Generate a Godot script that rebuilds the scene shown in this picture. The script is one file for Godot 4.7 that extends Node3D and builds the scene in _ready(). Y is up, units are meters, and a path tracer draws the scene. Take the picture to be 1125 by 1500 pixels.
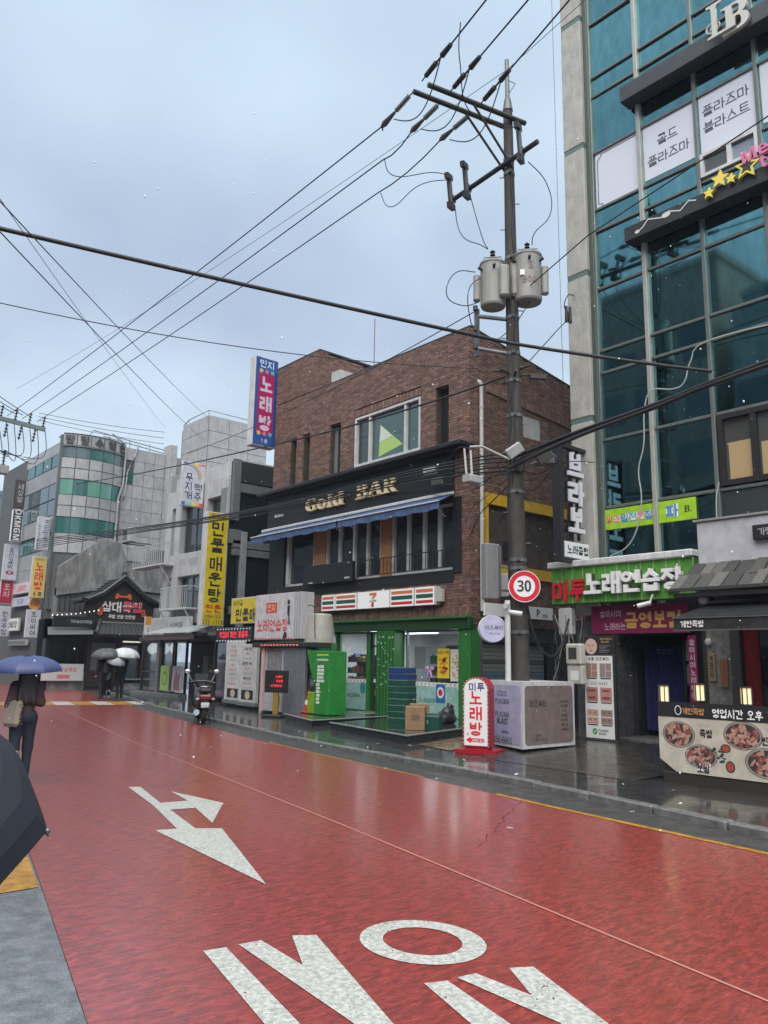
extends Node3D
# A rainy shopping street, built object by object. x runs across the street into the shops, -z along the street, y up, metres.

const EYE := 1.62
var TEX := {}
var MATS := {}
var rng := RandomNumberGenerator.new()


class MB:
	var v := PackedVector3Array()
	var n := PackedVector3Array()
	var u := PackedVector2Array()
	var c := PackedColorArray()
	var col := Color(1,1,1)
	var use_col := false
	var xf := Transform3D()

	func _p(p: Vector3, nn: Vector3, uv := Vector2.ZERO) -> void:
		v.append(xf * p)
		n.append((xf.basis * nn).normalized())
		u.append(uv)
		c.append(col)

	# corners run anticlockwise as seen from outside
	func quad(a: Vector3, b: Vector3, d: Vector3, e: Vector3) -> void:
		var nn := (b - a).cross(e - a)
		if nn.length_squared() < 1e-14:
			nn = (d - b).cross(a - b)
		nn = nn.normalized()
		_p(a, nn, Vector2(0,1)); _p(d, nn, Vector2(1,0)); _p(b, nn, Vector2(1,1))
		_p(a, nn, Vector2(0,1)); _p(e, nn, Vector2(0,0)); _p(d, nn, Vector2(1,0))

	func tri(a: Vector3, b: Vector3, d: Vector3) -> void:
		var nn := (b - a).cross(d - a).normalized()
		_p(a, nn); _p(d, nn); _p(b, nn)

	func stri(a: Vector3, b: Vector3, d: Vector3, na: Vector3, nb: Vector3, nd: Vector3) -> void:
		if (b - a).cross(d - a).dot(na + nb + nd) < 0.0:
			_p(a, na); _p(b, nb); _p(d, nd)
		else:
			_p(a, na); _p(d, nd); _p(b, nb)

	func box(ctr: Vector3, size: Vector3, b := Basis()) -> void:
		var h := size * 0.5
		var k := []
		for i in 8:
			k.append(ctr + b * Vector3(h.x if i & 1 else -h.x, h.y if i & 2 else -h.y, h.z if i & 4 else -h.z))
		quad(k[4], k[5], k[7], k[6]); quad(k[1], k[0], k[2], k[3])
		quad(k[5], k[1], k[3], k[7]); quad(k[0], k[4], k[6], k[2])
		quad(k[6], k[7], k[3], k[2]); quad(k[0], k[1], k[5], k[4])

	# from one corner to the opposite one
	func bx(x0: float, y0: float, z0: float, x1: float, y1: float, z1: float) -> void:
		box(Vector3(x0 + x1, y0 + y1, z0 + z1) * 0.5, Vector3(absf(x1 - x0), absf(y1 - y0), absf(z1 - z0)))

	# box whose edges are chamfered by k
	func cbox(ctr: Vector3, size: Vector3, k := 0.01, b := Basis()) -> void:
		var h := size * 0.5
		k = minf(k, minf(h.x, minf(h.y, h.z)) * 0.9)
		var f := []
		for ax in 3:
			for s in [-1.0,1.0]:
				var q := []
				for st in [[-1,-1], [1,-1], [1,1], [-1,1]]:
					var p := Vector3.ZERO
					p[ax] = s * h[ax]
					p[(ax + 1) % 3] = st[0] * (h[(ax + 1) % 3] - k)
					p[(ax + 2) % 3] = st[1] * (h[(ax + 2) % 3] - k)
					q.append(ctr + b * p)
				if s < 0:
					q.reverse()
				quad(q[0], q[1], q[2], q[3])
		for ax in 3:
			var a1 := (ax + 1) % 3
			var a2 := (ax + 2) % 3
			for s in [-1,1]:
				for t in [-1,1]:
					var p0 := Vector3.ZERO
					var p1 := Vector3.ZERO
					p0[a1] = s * h[a1]; p0[a2] = t * (h[a2] - k)
					p1[a1] = s * (h[a1] - k); p1[a2] = t * h[a2]
					var e0 := Vector3.ZERO
					e0[ax] = h[ax] - k
					var q := [p0 - e0, p0 + e0, p1 + e0, p1 - e0]
					var nn: Vector3 = (q[1] - q[0]).cross(q[3] - q[0])
					if nn.dot(p0 + p1) < 0:
						q.reverse()
					quad(ctr + b * q[0], ctr + b * q[1], ctr + b * q[2], ctr + b * q[3])
		for sx in [-1,1]:
			for sy in [-1,1]:
				for sz in [-1,1]:
					var s := Vector3(sx, sy, sz)
					var a := s * Vector3(h.x, h.y - k, h.z - k)
					var bb := s * Vector3(h.x - k, h.y, h.z - k)
					var d := s * Vector3(h.x - k, h.y - k, h.z)
					if (bb - a).cross(d - a).dot(s) > 0:
						tri(ctr + b * a, ctr + b * bb, ctr + b * d)
					else:
						tri(ctr + b * a, ctr + b * d, ctr + b * bb)

	func cyl(a: Vector3, b: Vector3, ra: float, rb := -1.0, seg := 12, caps := true) -> void:
		if rb < 0.0:
			rb = ra
		var d := (b - a).normalized()
		var s := d.cross(Vector3.UP if absf(d.y) < 0.95 else Vector3.RIGHT).normalized()
		var t := d.cross(s)
		var o := []
		for i in seg + 1:
			var w := TAU * i / seg
			o.append(s * cos(w) + t * sin(w))
		for i in seg:
			var p: Vector3 = o[i]
			var q: Vector3 = o[i + 1]
			stri(a + p * ra, a + q * ra, b + q * rb, p, q, q)
			stri(a + p * ra, b + q * rb, b + p * rb, p, q, p)
			if caps:
				if ra > 0.0005: stri(a, a + q * ra, a + p * ra, -d, -d, -d)
				if rb > 0.0005: stri(b, b + p * rb, b + q * rb, d, d, d)

	func tube(pts: Array, r: float, seg := 6) -> void:
		var rings := []
		var up := Vector3.UP
		for i in pts.size():
			var d: Vector3 = (pts[mini(i + 1, pts.size() - 1)] - pts[maxi(i - 1,0)]).normalized()
			var s := d.cross(up if absf(d.dot(up)) < 0.97 else Vector3.RIGHT).normalized()
			var t := d.cross(s)
			var ring := []
			for k in seg + 1:
				var w := TAU * k / seg
				ring.append(s * cos(w) + t * sin(w))
			rings.append(ring)
		for i in pts.size() - 1:
			for k in seg:
				var a: Vector3 = rings[i][k]
				var b: Vector3 = rings[i][k + 1]
				var e: Vector3 = rings[i + 1][k]
				var f: Vector3 = rings[i + 1][k + 1]
				stri(pts[i] + a * r, pts[i] + b * r, pts[i + 1] + f * r, a, b, f)
				stri(pts[i] + a * r, pts[i + 1] + f * r, pts[i + 1] + e * r, a, f, e)

	# profile: Vector2(radius, height), turned about the y axis at ctr
	func lathe(ctr: Vector3, prof: Array, seg := 16, b := Basis()) -> void:
		for i in prof.size() - 1:
			var p: Vector2 = prof[i]
			var q: Vector2 = prof[i + 1]
			var dn := Vector2(q.y - p.y, p.x - q.x).normalized()
			for k in seg:
				var w0 := TAU * k / seg
				var w1 := TAU * (k + 1) / seg
				var c0 := Vector3(cos(w0),0, sin(w0))
				var c1 := Vector3(cos(w1),0, sin(w1))
				var n0 := b * (c0 * dn.x + Vector3(0, dn.y,0))
				var n1 := b * (c1 * dn.x + Vector3(0, dn.y,0))
				var a0 := ctr + b * (c0 * p.x + Vector3(0, p.y,0))
				var a1 := ctr + b * (c1 * p.x + Vector3(0, p.y,0))
				var b0 := ctr + b * (c0 * q.x + Vector3(0, q.y,0))
				var b1 := ctr + b * (c1 * q.x + Vector3(0, q.y,0))
				stri(a0, b1, a1, n0, n1, n1)
				stri(a0, b0, b1, n0, n0, n1)

	func ball(ctr: Vector3, r: Vector3, seg := 14, b := Basis(), y0 := -1.0, y1 := 1.0) -> void:
		var rows := seg / 2
		var pt := func(i: int, k: int) -> Vector3:
			var e := lerpf(asin(y0), asin(y1), float(i) / rows)
			var w := TAU * k / seg
			return Vector3(cos(e) * cos(w), sin(e), cos(e) * sin(w))
		for i in rows:
			for k in seg:
				var q := [pt.call(i, k), pt.call(i, k + 1), pt.call(i + 1, k + 1), pt.call(i + 1, k)]
				var w := []
				var nn := []
				for p in q:
					w.append(ctr + b * (p * r))
					nn.append((b * (p / r)).normalized())
				stri(w[0], w[2], w[1], nn[0], nn[2], nn[1])
				stri(w[0], w[3], w[2], nn[0], nn[3], nn[2])

	# outline in the xy plane, made solid from z0 to z1
	func slab(poly: PackedVector2Array, z0: float, z1: float, back := true) -> void:
		if Geometry2D.is_polygon_clockwise(poly):
			poly = poly.duplicate()
			poly.reverse()
		var t := Geometry2D.triangulate_polygon(poly)
		for i in range(0, t.size(),3):
			var a := poly[t[i]]
			var b := poly[t[i + 1]]
			var d := poly[t[i + 2]]
			if (b - a).cross(d - a) < 0:
				var s := b
				b = d
				d = s
			tri(Vector3(a.x, a.y, z1), Vector3(b.x, b.y, z1), Vector3(d.x, d.y, z1))
			if back and z1 > z0:
				tri(Vector3(a.x, a.y, z0), Vector3(d.x, d.y, z0), Vector3(b.x, b.y, z0))
		if z1 > z0:
			for i in poly.size():
				var a := poly[i]
				var b := poly[(i + 1) % poly.size()]
				quad(Vector3(a.x, a.y, z0), Vector3(b.x, b.y, z0), Vector3(b.x, b.y, z1), Vector3(a.x, a.y, z1))

	func disc(ctr: Vector2, r: Vector2, z0: float, z1: float, seg := 28) -> void:
		var p := PackedVector2Array()
		for i in seg:
			p.append(ctr + Vector2(cos(TAU * i / seg), sin(TAU * i / seg)) * r)
		slab(p, z0, z1)

	# upright ring band between two ellipses, in the xy plane
	func ring(ctr: Vector2, ro: Vector2, ri: Vector2, z0: float, z1: float, seg := 28) -> void:
		for i in seg:
			var a := Vector2(cos(TAU * i / seg), sin(TAU * i / seg))
			var b := Vector2(cos(TAU * (i + 1) / seg), sin(TAU * (i + 1) / seg))
			var p := ctr + a * ro
			var q := ctr + b * ro
			var r := ctr + a * ri
			var s := ctr + b * ri
			quad(Vector3(r.x, r.y, z1), Vector3(p.x, p.y, z1), Vector3(q.x, q.y, z1), Vector3(s.x, s.y, z1))
			if z1 > z0:
				quad(Vector3(p.x, p.y, z0), Vector3(q.x, q.y, z0), Vector3(q.x, q.y, z1), Vector3(p.x, p.y, z1))
				quad(Vector3(s.x, s.y, z0), Vector3(r.x, r.y, z0), Vector3(r.x, r.y, z1), Vector3(s.x, s.y, z1))

	func mesh() -> ArrayMesh:
		var m := ArrayMesh.new()
		if v.is_empty():
			return m
		var a := []
		a.resize(Mesh.ARRAY_MAX)
		a[Mesh.ARRAY_VERTEX] = v
		a[Mesh.ARRAY_NORMAL] = n
		a[Mesh.ARRAY_TEX_UV] = u
		if use_col:
			a[Mesh.ARRAY_COLOR] = c
		m.add_surface_from_arrays(Mesh.PRIMITIVE_TRIANGLES, a)
		return m


# ---------------------------------------------------------------- naming and placing

func thing(called: String, label: String, category: String, at := Vector3.ZERO, turn := 0.0, group := "") -> Node3D:
	var o := Node3D.new()
	o.name = called
	add_child(o, true)
	o.position = at
	o.rotation.y = turn
	return tag(o, label, category, group)


func tag(o: Node3D, label: String, category: String, group := "") -> Node3D:
	o.set_meta("label", label)
	o.set_meta("category", category)
	if group:
		o.set_meta("group", group)
	return o


func put(called: String, m: MB, mt: Material, parent: Node3D, at := Vector3.ZERO, turn := Vector3.ZERO) -> MeshInstance3D:
	var o := MeshInstance3D.new()
	o.name = called
	o.mesh = m.mesh()
	o.material_override = mt
	parent.add_child(o, true)
	o.position = at
	o.rotation = turn
	return o


func put_mesh(called: String, m: Mesh, mt: Material, parent: Node3D, at := Vector3.ZERO) -> MeshInstance3D:
	var o := MeshInstance3D.new()
	o.name = called
	o.mesh = m
	o.material_override = mt
	parent.add_child(o, true)
	o.position = at
	return o


func struct(called: String, m: MB, mt: Material) -> MeshInstance3D:
	var o := put(called, m, mt, self)
	o.set_meta("kind", "structure")
	o.set_meta("label", STRUCT_LABEL.get(called, called.replace("_", " ") + " of the wet street"))
	return o


func boxes(list: Array) -> MB:
	var m := MB.new()
	for b in list:
		m.bx(b[0], b[1], b[2], b[3], b[4], b[5])
	return m


func one_box(x0: float, y0: float, z0: float, x1: float, y1: float, z1: float, k := 0.0) -> MB:
	var m := MB.new()
	if k > 0.0:
		m.cbox(Vector3(x0 + x1, y0 + y1, z0 + z1) * 0.5, Vector3(absf(x1 - x0), absf(y1 - y0), absf(z1 - z0)), k)
	else:
		m.bx(x0, y0, z0, x1, y1, z1)
	return m


const STRUCT_LABEL := {
	"road": "red coated carriageway, wet and glossy, bending away to the right",
	"ground": "dark wet ground under the whole street",
	"pavement": "dark wet asphalt pavement between kerb and shopfronts",
	"gutter": "grey concrete gutter strip between red lane and kerb",
}

# ---------------------------------------------------------------- materials

func noise_tex(sd: int, freq: float, oct: int, lo: float, hi: float, size := 512, kind := FastNoiseLite.TYPE_SIMPLEX_SMOOTH) -> NoiseTexture2D:
	var f := FastNoiseLite.new()
	f.seed = sd
	f.noise_type = kind
	f.frequency = freq
	f.fractal_octaves = oct
	f.fractal_gain = 0.66
	var t := NoiseTexture2D.new()
	t.width = size
	t.height = size
	t.seamless = true
	t.noise = f
	var g := Gradient.new()
	g.set_color(0, Color(lo, lo, lo))
	g.set_color(1, Color(hi, hi, hi))
	t.color_ramp = g
	return t


func normal_tex(sd: int, freq: float, oct: int, strength: float, size := 512) -> NoiseTexture2D:
	var f := FastNoiseLite.new()
	f.seed = sd
	f.frequency = freq
	f.fractal_octaves = oct
	var t := NoiseTexture2D.new()
	t.width = size
	t.height = size
	t.seamless = true
	t.as_normal_map = true
	t.bump_strength = strength
	t.noise = f
	return t


# base colours are linear, as measured on real things
func mat(key: String, r: float, g: float, b: float, rough := 0.6, metal := 0.0, opt := {}) -> StandardMaterial3D:
	if MATS.has(key):
		return MATS[key]
	var m := StandardMaterial3D.new()
	m.resource_name = key
	m.albedo_color = Color(r, g, b).linear_to_srgb()
	m.roughness = rough
	m.metallic = metal
	if opt.has("a"):
		m.albedo_color.a = opt.a
		m.transparency = BaseMaterial3D.TRANSPARENCY_ALPHA
	if opt.has("tex"):
		m.albedo_texture = TEX[opt.tex]
	if opt.has("nrm"):
		m.normal_enabled = true
		m.normal_texture = TEX[opt.nrm]
		m.normal_scale = opt.get("ns", 1.0)
	if opt.has("rtex"):
		m.roughness_texture = TEX[opt.rtex]
	if opt.has("sc"):
		m.uv1_triplanar = true
		m.uv1_world_triplanar = opt.get("world", true)
		var s = opt.sc
		m.uv1_scale = s if s is Vector3 else Vector3(s, s, s)
	if opt.has("e"):
		m.emission_enabled = true
		var e: Color = opt.e
		m.emission = e
		m.emission_energy_multiplier = opt.get("ee", 1.0)
	if opt.has("coat"):
		m.clearcoat_enabled = true
		m.clearcoat = opt.coat
		m.clearcoat_roughness = opt.get("cr", 0.08)
		if opt.has("ctex"):
			m.clearcoat_texture = TEX[opt.ctex]
	if opt.has("det"):
		m.detail_enabled = true
		m.detail_blend_mode = BaseMaterial3D.BLEND_MODE_MUL
		m.detail_albedo = TEX[opt.det]
		m.uv2_triplanar = true
		m.uv2_world_triplanar = true
		m.uv2_scale = opt.get("ds", Vector3(0.07, 0.07, 0.07))
	if opt.has("cut"):
		m.transparency = BaseMaterial3D.TRANSPARENCY_ALPHA_SCISSOR
		m.alpha_scissor_threshold = 0.5
	if opt.has("spec"):
		m.metallic_specular = opt.spec
	if opt.has("vc"):
		m.vertex_color_use_as_albedo = true
	MATS[key] = m
	return m


# a painted or plastic surface with uneven tone and a film of dirt
func paint(key: String, r: float, g: float, b: float, rough := 0.45, sc := 0.6, metal := 0.0) -> StandardMaterial3D:
	return mat(key, r, g, b, rough, metal, {"tex": "wear", "sc": Vector3(sc, sc * 0.35, sc), "rtex": "rvar"})


# worn road paint: cracks and flakes are missing from it
func chip_tex() -> ImageTexture:
	var im := Image.create(512,512, false, Image.FORMAT_RGBA8)
	var a := FastNoiseLite.new()
	a.noise_type = FastNoiseLite.TYPE_CELLULAR
	a.cellular_return_type = FastNoiseLite.RETURN_DISTANCE2_SUB
	a.frequency = 0.011
	a.domain_warp_enabled = true
	a.domain_warp_amplitude = 22.0
	var b := FastNoiseLite.new()
	b.frequency = 0.05
	b.fractal_octaves = 5
	var d := FastNoiseLite.new()
	d.seed = 8
	d.frequency = 0.008
	for y in 512:
		for x in 512:
			var big := d.get_noise_2d(x, y)
			var fl := b.get_noise_2d(x, y)
			var gone := (a.get_noise_2d(x, y) < -0.985 + 0.06 * maxf(0.0, big + 0.1) and fl > -0.25) or fl > 0.54 - 0.2 * big
			var g := 0.9 + 0.22 * fl - 0.08 * absf(big)
			im.set_pixel(x, y, Color(g, g, g * 0.99,0.0 if gone else 1.0))
	return ImageTexture.create_from_image(im)


func make_textures() -> void:
	TEX.wear = noise_tex(3,0.012,5,0.82,1.0)
	TEX.stain = noise_tex(5,0.010,6,0.6,1.0)
	TEX.grit = noise_tex(9,0.12,3,0.65,1.0)
	TEX.rvar = noise_tex(11,0.02,4,0.7,1.0)
	TEX.rpuddle = noise_tex(13,0.008,5,0.05,0.8)
	TEX.streak = noise_tex(17,0.03,5,0.62,1.0)
	TEX.patch = noise_tex(31,0.012,6,0.62,1.0)
	TEX.film = noise_tex(37,0.010,5,0.4,1.0)
	TEX.chips = chip_tex()
	TEX.n_grit = normal_tex(21,0.16,3,5.0)
	TEX.n_wave = normal_tex(23,0.02,4,4.0)
	TEX.n_fine = normal_tex(25,0.05,4,3.0)

# ---------------------------------------------------------------- lettering: Korean syllables put together from strokes

const LEAD := "ㄱㄲㄴㄷㄸㄹㅁㅂㅃㅅㅆㅇㅈㅉㅊㅋㅌㅍㅎ"
const VOWEL := "ㅏㅐㅑㅒㅓㅔㅕㅖㅗㅘㅙㅚㅛㅜㅝㅞㅟㅠㅡㅢㅣ"
const TAIL := " ㄱㄲㄳㄴㄵㄶㄷㄹㄺㄻㄼㄽㄾㄿㅀㅁㅂㅄㅅㅆㅇㅈㅊㅋㅌㅍㅎ"
const STROKE := {
	"ㄱ": "0,.95 .92,.95 .92,0", "ㄴ": ".06,1 .06,.05 1,.05", "ㄷ": "1,.95 .06,.95 .06,.05 1,.05",
	"ㄹ": ".05,.97 .94,.97 .94,.52 .05,.52 .05,.03 1,.03", "ㅁ": ".06,.95 .94,.95 .94,.05 .06,.05 .06,.95",
	"ㅂ": ".06,1 .06,.05 .94,.05 .94,1|.06,.55 .94,.55", "ㅅ": ".5,1 .48,.68 0,0|.5,.68 1,0", "ㅇ": "o.5,.5,.47,.47",
	"ㅈ": ".03,.95 .97,.95|.5,.95 .48,.62 0,0|.5,.58 1,0", "ㅊ": ".5,1.05 .5,.82|.03,.78 .97,.78|.5,.78 .48,.55 0,0|.5,.52 1,0",
	"ㅋ": "0,.95 .92,.95 .92,0|0,.52 .92,.52", "ㅌ": "1,.97 .06,.97 .06,.03 1,.03|.06,.5 1,.5",
	"ㅍ": "0,.95 1,.95|.28,.95 .28,.05|.72,.95 .72,.05|0,.05 1,.05", "ㅎ": ".5,1.05 .5,.88|.03,.78 .97,.78|o.5,.3,.42,.3",
	"ㅣ": ".5,1 .5,0", "ㅏ": ".3,1 .3,0|.3,.5 1,.5", "ㅑ": ".3,1 .3,0|.3,.66 1,.66|.3,.36 1,.36", "ㅓ": ".7,1 .7,0|0,.5 .7,.5",
	"ㅕ": ".7,1 .7,0|0,.66 .7,.66|0,.36 .7,.36", "ㅐ": ".08,1 .08,0|1,1 1,0|.08,.5 1,.5", "ㅔ": ".4,1 .4,0|.92,1 .92,0|-.1,.5 .4,.5",
	"ㅖ": ".4,1 .4,0|.92,1 .92,0|-.1,.64 .4,.64|-.1,.36 .4,.36", "ㅒ": ".2,1 .2,0|.85,1 .85,0|.2,.64 .85,.64|.2,.36 .85,.36",
	"ㅗ": "0,.1 1,.1|.5,1 .5,.1", "ㅛ": "0,.1 1,.1|.33,1 .33,.1|.67,1 .67,.1", "ㅜ": "0,.9 1,.9|.5,.9 .5,0",
	"ㅠ": "0,.9 1,.9|.33,.9 .33,0|.67,.9 .67,0", "ㅡ": "0,.5 1,.5",
	"0": "o.5,.5,.42,.5", "1": ".2,.8 .55,1 .55,0", "2": ".05,.85 .3,1 .75,1 .95,.75 .9,.55 .05,0 1,0", "3": ".05,.97 .85,.97 .95,.75 .85,.52 .4,.52|.85,.52 1,.27 .85,.03 .05,.03",
	"4": ".75,0 .75,1 0,.3 1,.3", "5": ".9,1 .2,1 .12,.55 .75,.6 .95,.3 .75,.02 .05,.02", "6": ".8,1 .35,.75 .1,.3|o.5,.28,.42,.28", "7": "0,1 .95,1 .4,0",
	"8": "o.5,.76,.36,.24|o.5,.26,.44,.26", "9": ".2,0 .65,.25 .9,.7|o.5,.72,.42,.28", "-": ".1,.5 .9,.5", "(": ".7,1.05 .4,.5 .7,-.05", ")": ".3,1.05 .6,.5 .3,-.05", ".": ".4,0 .5,0", "·": ".4,.5 .55,.5",
	"<": ".9,.9 .1,.5 .9,.1", ">": ".1,.9 .9,.5 .1,.1", "/": ".1,0 .9,1", ":": ".5,.25 .5,.3|.5,.7 .5,.75",
}
var stroke_no := 0


func stroke_seg(m: MB, a: Vector2, b: Vector2, w: float, z: float, depth: float) -> void:
	stroke_no += 1
	var d := (b - a)
	if d.length() < 1e-5:
		return
	d = d.normalized()
	var e := Vector2(-d.y, d.x) * w * 0.5
	a -= d * w * 0.48
	b += d * w * 0.48
	var zz := z + depth + (stroke_no % 7) * 0.00035
	var k := [a - e, b - e, b + e, a + e]
	m.quad(Vector3(k[0].x, k[0].y, zz), Vector3(k[1].x, k[1].y, zz), Vector3(k[2].x, k[2].y, zz), Vector3(k[3].x, k[3].y, zz))
	if depth > 0.004:
		for i in 4:
			var p: Vector2 = k[i]
			var q: Vector2 = k[(i + 1) % 4]
			m.quad(Vector3(p.x, p.y, z), Vector3(q.x, q.y, z), Vector3(q.x, q.y, zz), Vector3(p.x, p.y, zz))


func draw_jamo(m: MB, j: String, x: float, y: float, sx: float, sy: float, w: float, z: float, depth: float) -> void:
	if not STROKE.has(j):
		return
	# keep the stroke's own width inside the cell
	x += w * 0.5
	y += w * 0.5
	sx = maxf(sx - w,0.001)
	sy = maxf(sy - w,0.001)
	for s in STROKE[j].split("|"):
		if s.begins_with("o"):
			var q: PackedStringArray = s.substr(1).split(",")
			var ctr := Vector2(x + float(q[0]) * sx, y + float(q[1]) * sy)
			var r := Vector2(float(q[2]) * sx, float(q[3]) * sy)
			stroke_no += 1
			var h := Vector2(w, w) * 0.5
			m.ring(ctr, r + h, Vector2(maxf(r.x - h.x,0.001), maxf(r.y - h.y,0.001)), z if depth > 0.004 else z + depth + (stroke_no % 7) * 0.00035, z + depth + (stroke_no % 7) * 0.00035,22)
		else:
			var last := Vector2.INF
			for t in s.split(" "):
				var q: PackedStringArray = t.split(",")
				var p := Vector2(x + float(q[0]) * sx, y + float(q[1]) * sy)
				if last != Vector2.INF:
					stroke_seg(m, last, p, w, z, depth)
				last = p


func draw_pair(m: MB, j: String, a: String, b: String, x: float, y: float, sx: float, sy: float, w: float, z: float, depth: float) -> void:
	draw_jamo(m, a, x, y, sx * 0.5, sy, w, z, depth)
	draw_jamo(m, b, x + sx * 0.5, y, sx * 0.5, sy, w, z, depth)


func draw_cons(m: MB, j: String, x: float, y: float, sx: float, sy: float, w: float, z: float, depth: float) -> void:
	var two := {"ㄲ": "ㄱㄱ", "ㄸ": "ㄷㄷ", "ㅃ": "ㅂㅂ", "ㅆ": "ㅅㅅ", "ㅉ": "ㅈㅈ", "ㄳ": "ㄱㅅ", "ㄵ": "ㄴㅈ", "ㄶ": "ㄴㅎ", "ㄺ": "ㄹㄱ", "ㄻ": "ㄹㅁ", "ㄼ": "ㄹㅂ", "ㅄ": "ㅂㅅ"}
	if two.has(j):
		draw_pair(m, j, two[j][0], two[j][1], x, y, sx, sy, w, z, depth)
	else:
		draw_jamo(m, j, x, y, sx, sy, w, z, depth)


# one syllable in the cell (x, y, sx, sy); w: stroke width
func syllable(m: MB, ch: String, x: float, y: float, sx: float, sy: float, w: float, z: float, depth: float) -> void:
	var code := ch.unicode_at(0) - 0xAC00
	if code < 0 or code > 11171:
		draw_jamo(m, ch, x + sx * 0.15, y, sx * 0.7, sy, w, z, depth)
		return
	var l := LEAD[code / 588]
	var vi := (code % 588) / 28
	var vw := VOWEL[vi]
	var tl := TAIL[code % 28]
	var lo := 0.0
	if tl != " ":
		lo = 0.40
		draw_cons(m, tl, x + sx * 0.1, y, sx * 0.8, sy * 0.36, w, z, depth)
	var y0 := y + sy * lo
	var hy := sy * (1.0 - lo)
	if vw in "ㅗㅛㅜㅠㅡ":
		var up := 0.56 if vw != "ㅡ" else 0.7
		draw_cons(m, l, x + sx * 0.14, y0 + hy * (1.0 - up), sx * 0.72, hy * up, w, z, depth)
		draw_jamo(m, vw, x, y0, sx, hy * (1.0 - up) * 1.05, w, z, depth)
	elif vw in "ㅘㅙㅚㅝㅞㅟㅢ":
		var pr := {"ㅘ": "ㅗㅏ", "ㅙ": "ㅗㅐ", "ㅚ": "ㅗㅣ", "ㅝ": "ㅜㅓ", "ㅞ": "ㅜㅔ", "ㅟ": "ㅜㅣ", "ㅢ": "ㅡㅣ"}
		draw_cons(m, l, x + sx * 0.06, y0 + hy * 0.46, sx * 0.54, hy * 0.54, w, z, depth)
		draw_jamo(m, pr[vw][0], x, y0 + hy * 0.06, sx * 0.66, hy * 0.36, w, z, depth)
		draw_jamo(m, pr[vw][1], x + sx * 0.68, y0, sx * 0.32, hy, w, z, depth)
	else:
		var wide := vw in "ㅐㅔㅒㅖ"
		draw_cons(m, l, x, y0 + hy * 0.1, sx * (0.46 if wide else 0.6), hy * 0.82, w, z, depth)
		draw_jamo(m, vw, x + sx * (0.51 if wide else 0.66), y0, sx * (0.49 if wide else 0.34), hy, w, z, depth)


# a line (or column) of Korean letters centred at (cx, cy) of the parent's own xy plane
func korean(m: MB, text: String, cx: float, cy: float, h: float, z: float, weight := 0.12, depth := 0.0, aspect := 0.95, gap := 0.12, column := false) -> void:
	var cw := h * aspect
	var w := h * weight
	var adv := 0.0
	for ch in text:
		adv += (0.45 if ch == " " else 1.0 + gap) * (h if column else cw)
	var t := -adv * 0.5 + gap * 0.5 * (h if column else cw)
	for ch in text:
		if ch != " ":
			if column:
				syllable(m, ch, cx - cw * 0.5, cy - t - h, cw, h, w, z, depth)
			else:
				syllable(m, ch, cx + t, cy - h * 0.5, cw, h, w, z, depth)
		t += (0.45 if ch == " " else 1.0 + gap) * (h if column else cw)


func hangul(parent: Node3D, text: String, cx: float, cy: float, h: float, z: float, mt: Material, weight := 0.12, depth := 0.0, aspect := 0.95, gap := 0.12, column := false, called := "lettering") -> MeshInstance3D:
	var m := MB.new()
	korean(m, text, cx, cy, h, z, weight, depth, aspect, gap, column)
	return put(called, m, mt, parent)


var FONTS := {}

func latin(parent: Node3D, text: String, cx: float, cy: float, h: float, z: float, mt: Material, depth := 0.002, font := "Droid Sans", bold := false, squeeze := 1.0) -> MeshInstance3D:
	var key := font + str(bold)
	if not FONTS.has(key):
		var f := SystemFont.new()
		f.font_names = PackedStringArray([font])
		f.font_weight = 700 if bold else 400
		FONTS[key] = f
	var t := TextMesh.new()
	t.text = text
	t.font = FONTS[key]
	t.font_size = 64
	t.pixel_size = h / 46.0
	t.depth = depth
	t.curve_step = 1.5 if h > 0.15 else 4.0
	var o := put_mesh("lettering", t, mt, parent, Vector3(cx, cy, z + depth * 0.5))
	o.scale.x = squeeze
	return o


# a flat-sided sign cabinet: front face at local z = 0, thickness d behind it
func cabinet(o: Node3D, w: float, h: float, d: float, side: Material, face: Material, rim := 0.03) -> void:
	var m := MB.new()
	m.cbox(Vector3(0,0, -d * 0.5 - 0.006), Vector3(w, h, d),0.008)
	put("cabinet", m, side, o)
	var f := MB.new()
	f.bx(-w / 2 + rim, -h / 2 + rim,-0.008, w / 2 - rim, h / 2 - rim,0.0)
	put("face", f, face, o)

# ---------------------------------------------------------------- camera, sky, sun

func make_sky() -> PanoramaSkyMaterial:
	var w := 1024
	var h := 512
	var im := Image.create(w, h, false, Image.FORMAT_RGBAF)
	var f := FastNoiseLite.new()
	f.seed = 41
	f.frequency = 1.0
	f.fractal_octaves = 4
	for y in h:
		var el := (0.5 - (y + 0.5) / h) * PI
		for x in w:
			var az := (x + 0.5) / w * TAU
			var d := Vector3(cos(el) * cos(az), sin(el), cos(el) * sin(az))
			var q := d / (absf(d.y) + 0.35)
			var k := 0.97 + 0.46 * f.get_noise_3d(q.x * 0.9, q.y, q.z * 0.9) + 0.08 * f.get_noise_3d(q.x * 3.0,7.0 + q.y, q.z * 3.0)
			var up := clampf(d.y,0.0,1.0)
			var c := Color(0.49,0.59,0.69).lerp(Color(0.37,0.468,0.585), pow(up,0.7))
			im.set_pixel(x, y, Color(c.r * k, c.g * k, c.b * (0.25 + 0.75 * k),1.0))
	var m := PanoramaSkyMaterial.new()
	m.panorama = ImageTexture.create_from_image(im)
	m.energy_multiplier = SKY_ENERGY
	return m


const SKY_ENERGY := 0.41
const SUN_ENERGY := 0.5
const EXPOSURE := 3.5

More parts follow.
